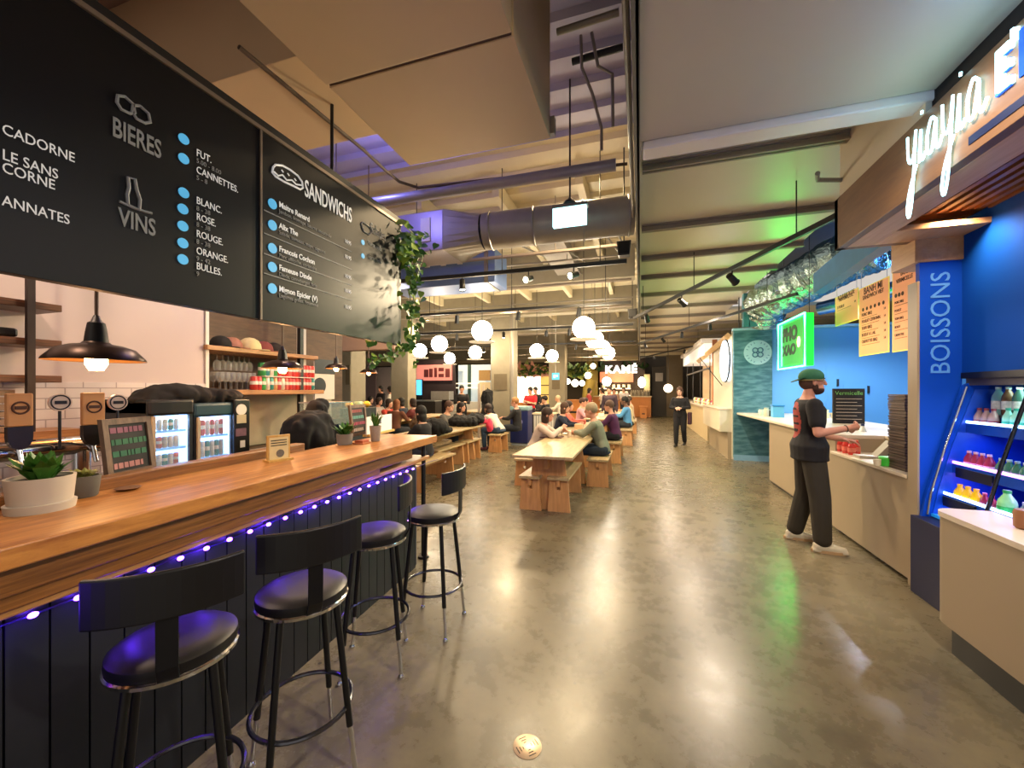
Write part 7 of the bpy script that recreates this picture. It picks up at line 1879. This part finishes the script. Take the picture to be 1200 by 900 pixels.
person((-1.0, 14.2, 0), -100, 'person in a dark top standing behind the third aisle table', 'stand', h=1.7, shirt='#3a2c38', pants='#1a1a20', hair='#1a1412', armfwd=-1)
person((-.30, 15.5, 0), 180, 'person in a beige top on the farthest aisle bench', 'sit', h=1.72, shirt='#c0a888', hair='#3a2c20', lean=.1)
# left, communal tables
person((-3.36, 5.85, 0), 178, 'woman with black hair all in black sitting at the bar end', 'sit', h=1.66, skin='#c89a84', shirt='#0e0e16', pants='#1c2438', hair='#0c0a0a', hairlen=.7, lean=.12, female=True, vox=.016)
x_ = P(528, 480, y=8.6).x
person((-4.38, 8.3, 0), 0, 'man with short brown hair in a dark grey patterned top', 'sit', h=1.74, shirt='#5a5650', hair='#4a3024', lean=.35, vox=.018)
person((-4.40, 9.0, 0), -5, 'dark haired woman leaning next to the man in grey', 'sit', h=1.66, shirt='#24201e', hair='#1c1210', hairlen=.8, lean=.4, female=True, vox=.018)
person((-3.42, 9.7, 0), 165, 'person in jeans and white top bending on the short bench', 'sit', h=1.7, shirt='#c4bab0', pants='#2c4058', hair='#2c1c16', hairlen=.5, lean=.7, shoes='#5a2c34', vox=.016)
person((-3.15, 10.35, 0), 180, 'ginger blond person in a black top beside the broad column', 'sit', h=1.78, skin='#c89078', shirt='#141416', pants='#20242c', hair='#9a6a3c', lean=.05, vox=.018)
x_ = P(622, 470, y=13.4).x
person((x_, 13.4, 0), -110, 'person in a bright red shirt with folded arms behind the bin', 'stand', h=1.68, shirt='#c8202c', pants='#241c2c', hair='#1c1412', sleeves=False, armfwd={-1: (Vector((.08, -.24, 1.08)), Vector((.20, .02, 1.12))), 1: (Vector((.08, .24, 1.08)), Vector((.20, -.02, 1.16)))}, vox=.018)
x_ = P(628, 470, y=15.6).x
person((x_, 15.6, 0), -120, 'dark haired person in black behind the red shirt', 'stand', h=1.7, shirt='#1c1a1e', hair='#141010', armfwd=-1)
person((P(633, 470, y=14.6).x, 14.6, 0), -20, 'seated dark haired person in a dark top left of the pair', 'sit', h=1.72, shirt='#26222a', hair='#141010', lean=.2)
person((P(642, 470, y=14.4).x, 14.4, 0), 170, 'seated dark haired person in black facing left at the far table', 'sit', h=1.76, shirt='#16161c', hair='#100c0c', lean=.15)
person((P(657, 470, y=16.2).x, 16.2, 0), 180, 'white haired person in a white shirt near the far column', 'sit', h=1.75, shirt='#dcd4c4', hair='#c0b090', lean=.15)
x_ = P(541, 470, y=13.0).x
person((x_, 13.0, 0), -60, 'person all in black standing before the grill stall counter', 'stand', h=1.74, shirt='#0e0c10', pants='#0e0c10', hair='#0e0a0a', armfwd=.3, vox=.022)
for u, y_, face, sh_, hr, hl, st_, lb in [(462, 8.8, 90, '#7a4a34', '#8a5230', .9, 'sit', 'rust haired person in a brown top left of the communal tables'), (474, 10.2, 180, '#20283a', '#14100e', .4, 'sit', 'dark haired person in a navy white jacket by the far tables'), (452, 9.6, 0, '#b83a2c', '#2a1c16', .4, 'sit', 'person in a red top at the further communal table'),
     (441, 10.8, 0, '#c8b8b0', '#3a2820', .3, 'sit', 'person in a pale pink top at the further communal table'), (431, 12.0, 0, '#2c2830', '#141010', .3, 'sit', 'dark clothed person far left under the vine'), (458, 12.8, 200, '#e0d8d0', '#1a1412', .2, 'stand', 'person in a white top standing behind the further communal table'),
     (447, 14.0, 250, '#1c1a20', '#14100c', .3, 'stand', 'person in black standing far behind the vine'), (470, 14.2, 270, '#3a3440', '#1a1412', .5, 'stand', 'person in a grey top far behind beside the brown panel'), (488, 9.9, 180, '#6a2c2c', '#2c1c14', .4, 'sit', 'person in a maroon top at the end of the further table'),
     (592, 14.6, 0, '#b8a898', '#2c1c16', .3, 'sit', 'person in a beige top partly behind the broad column'), (690, 18.0, 0, '#b84a4a', '#1c1410', .3, 'stand', 'person in a red top in the far aisle crowd'), (706, 19.5, 200, '#d8c8b8', '#2c1c16', .4, 'stand', 'person in a cream top in the far aisle crowd'),
     (720, 20.5, 260, '#8a6a5a', '#2c1c16', .2, 'stand', 'person in a brown top at the coffee stall'), (731, 21.5, 260, '#c8c0c0', '#1c1412', .5, 'stand', 'person in pale grey at the coffee stall'), (715, 16.0, 180, '#e4d4b4', '#8a6a44', .3, 'sit', 'blond person in a cream top at the fourth aisle table')]:
    person((P(u, 470, y=y_).x, y_, 0), face-0, lb, st_, h=1.66+.1*((u*7) % 10)/10, shirt=sh_, hair=hr, hairlen=hl, lean=.15 if st_ == 'sit' else 0, armfwd=.8 if st_ == 'sit' else .2, vox=.024, skin=['#c89078', '#b07a5c', '#d0a088'][u % 3])
# staff in the glazed stall
person((3.0, 15.2, 0), 180, 'cook with dark cap behind the glazed stall counter', 'stand', h=1.72, shirt='#d8d0c8', hair='#101010', armfwd=.6, vox=.022)
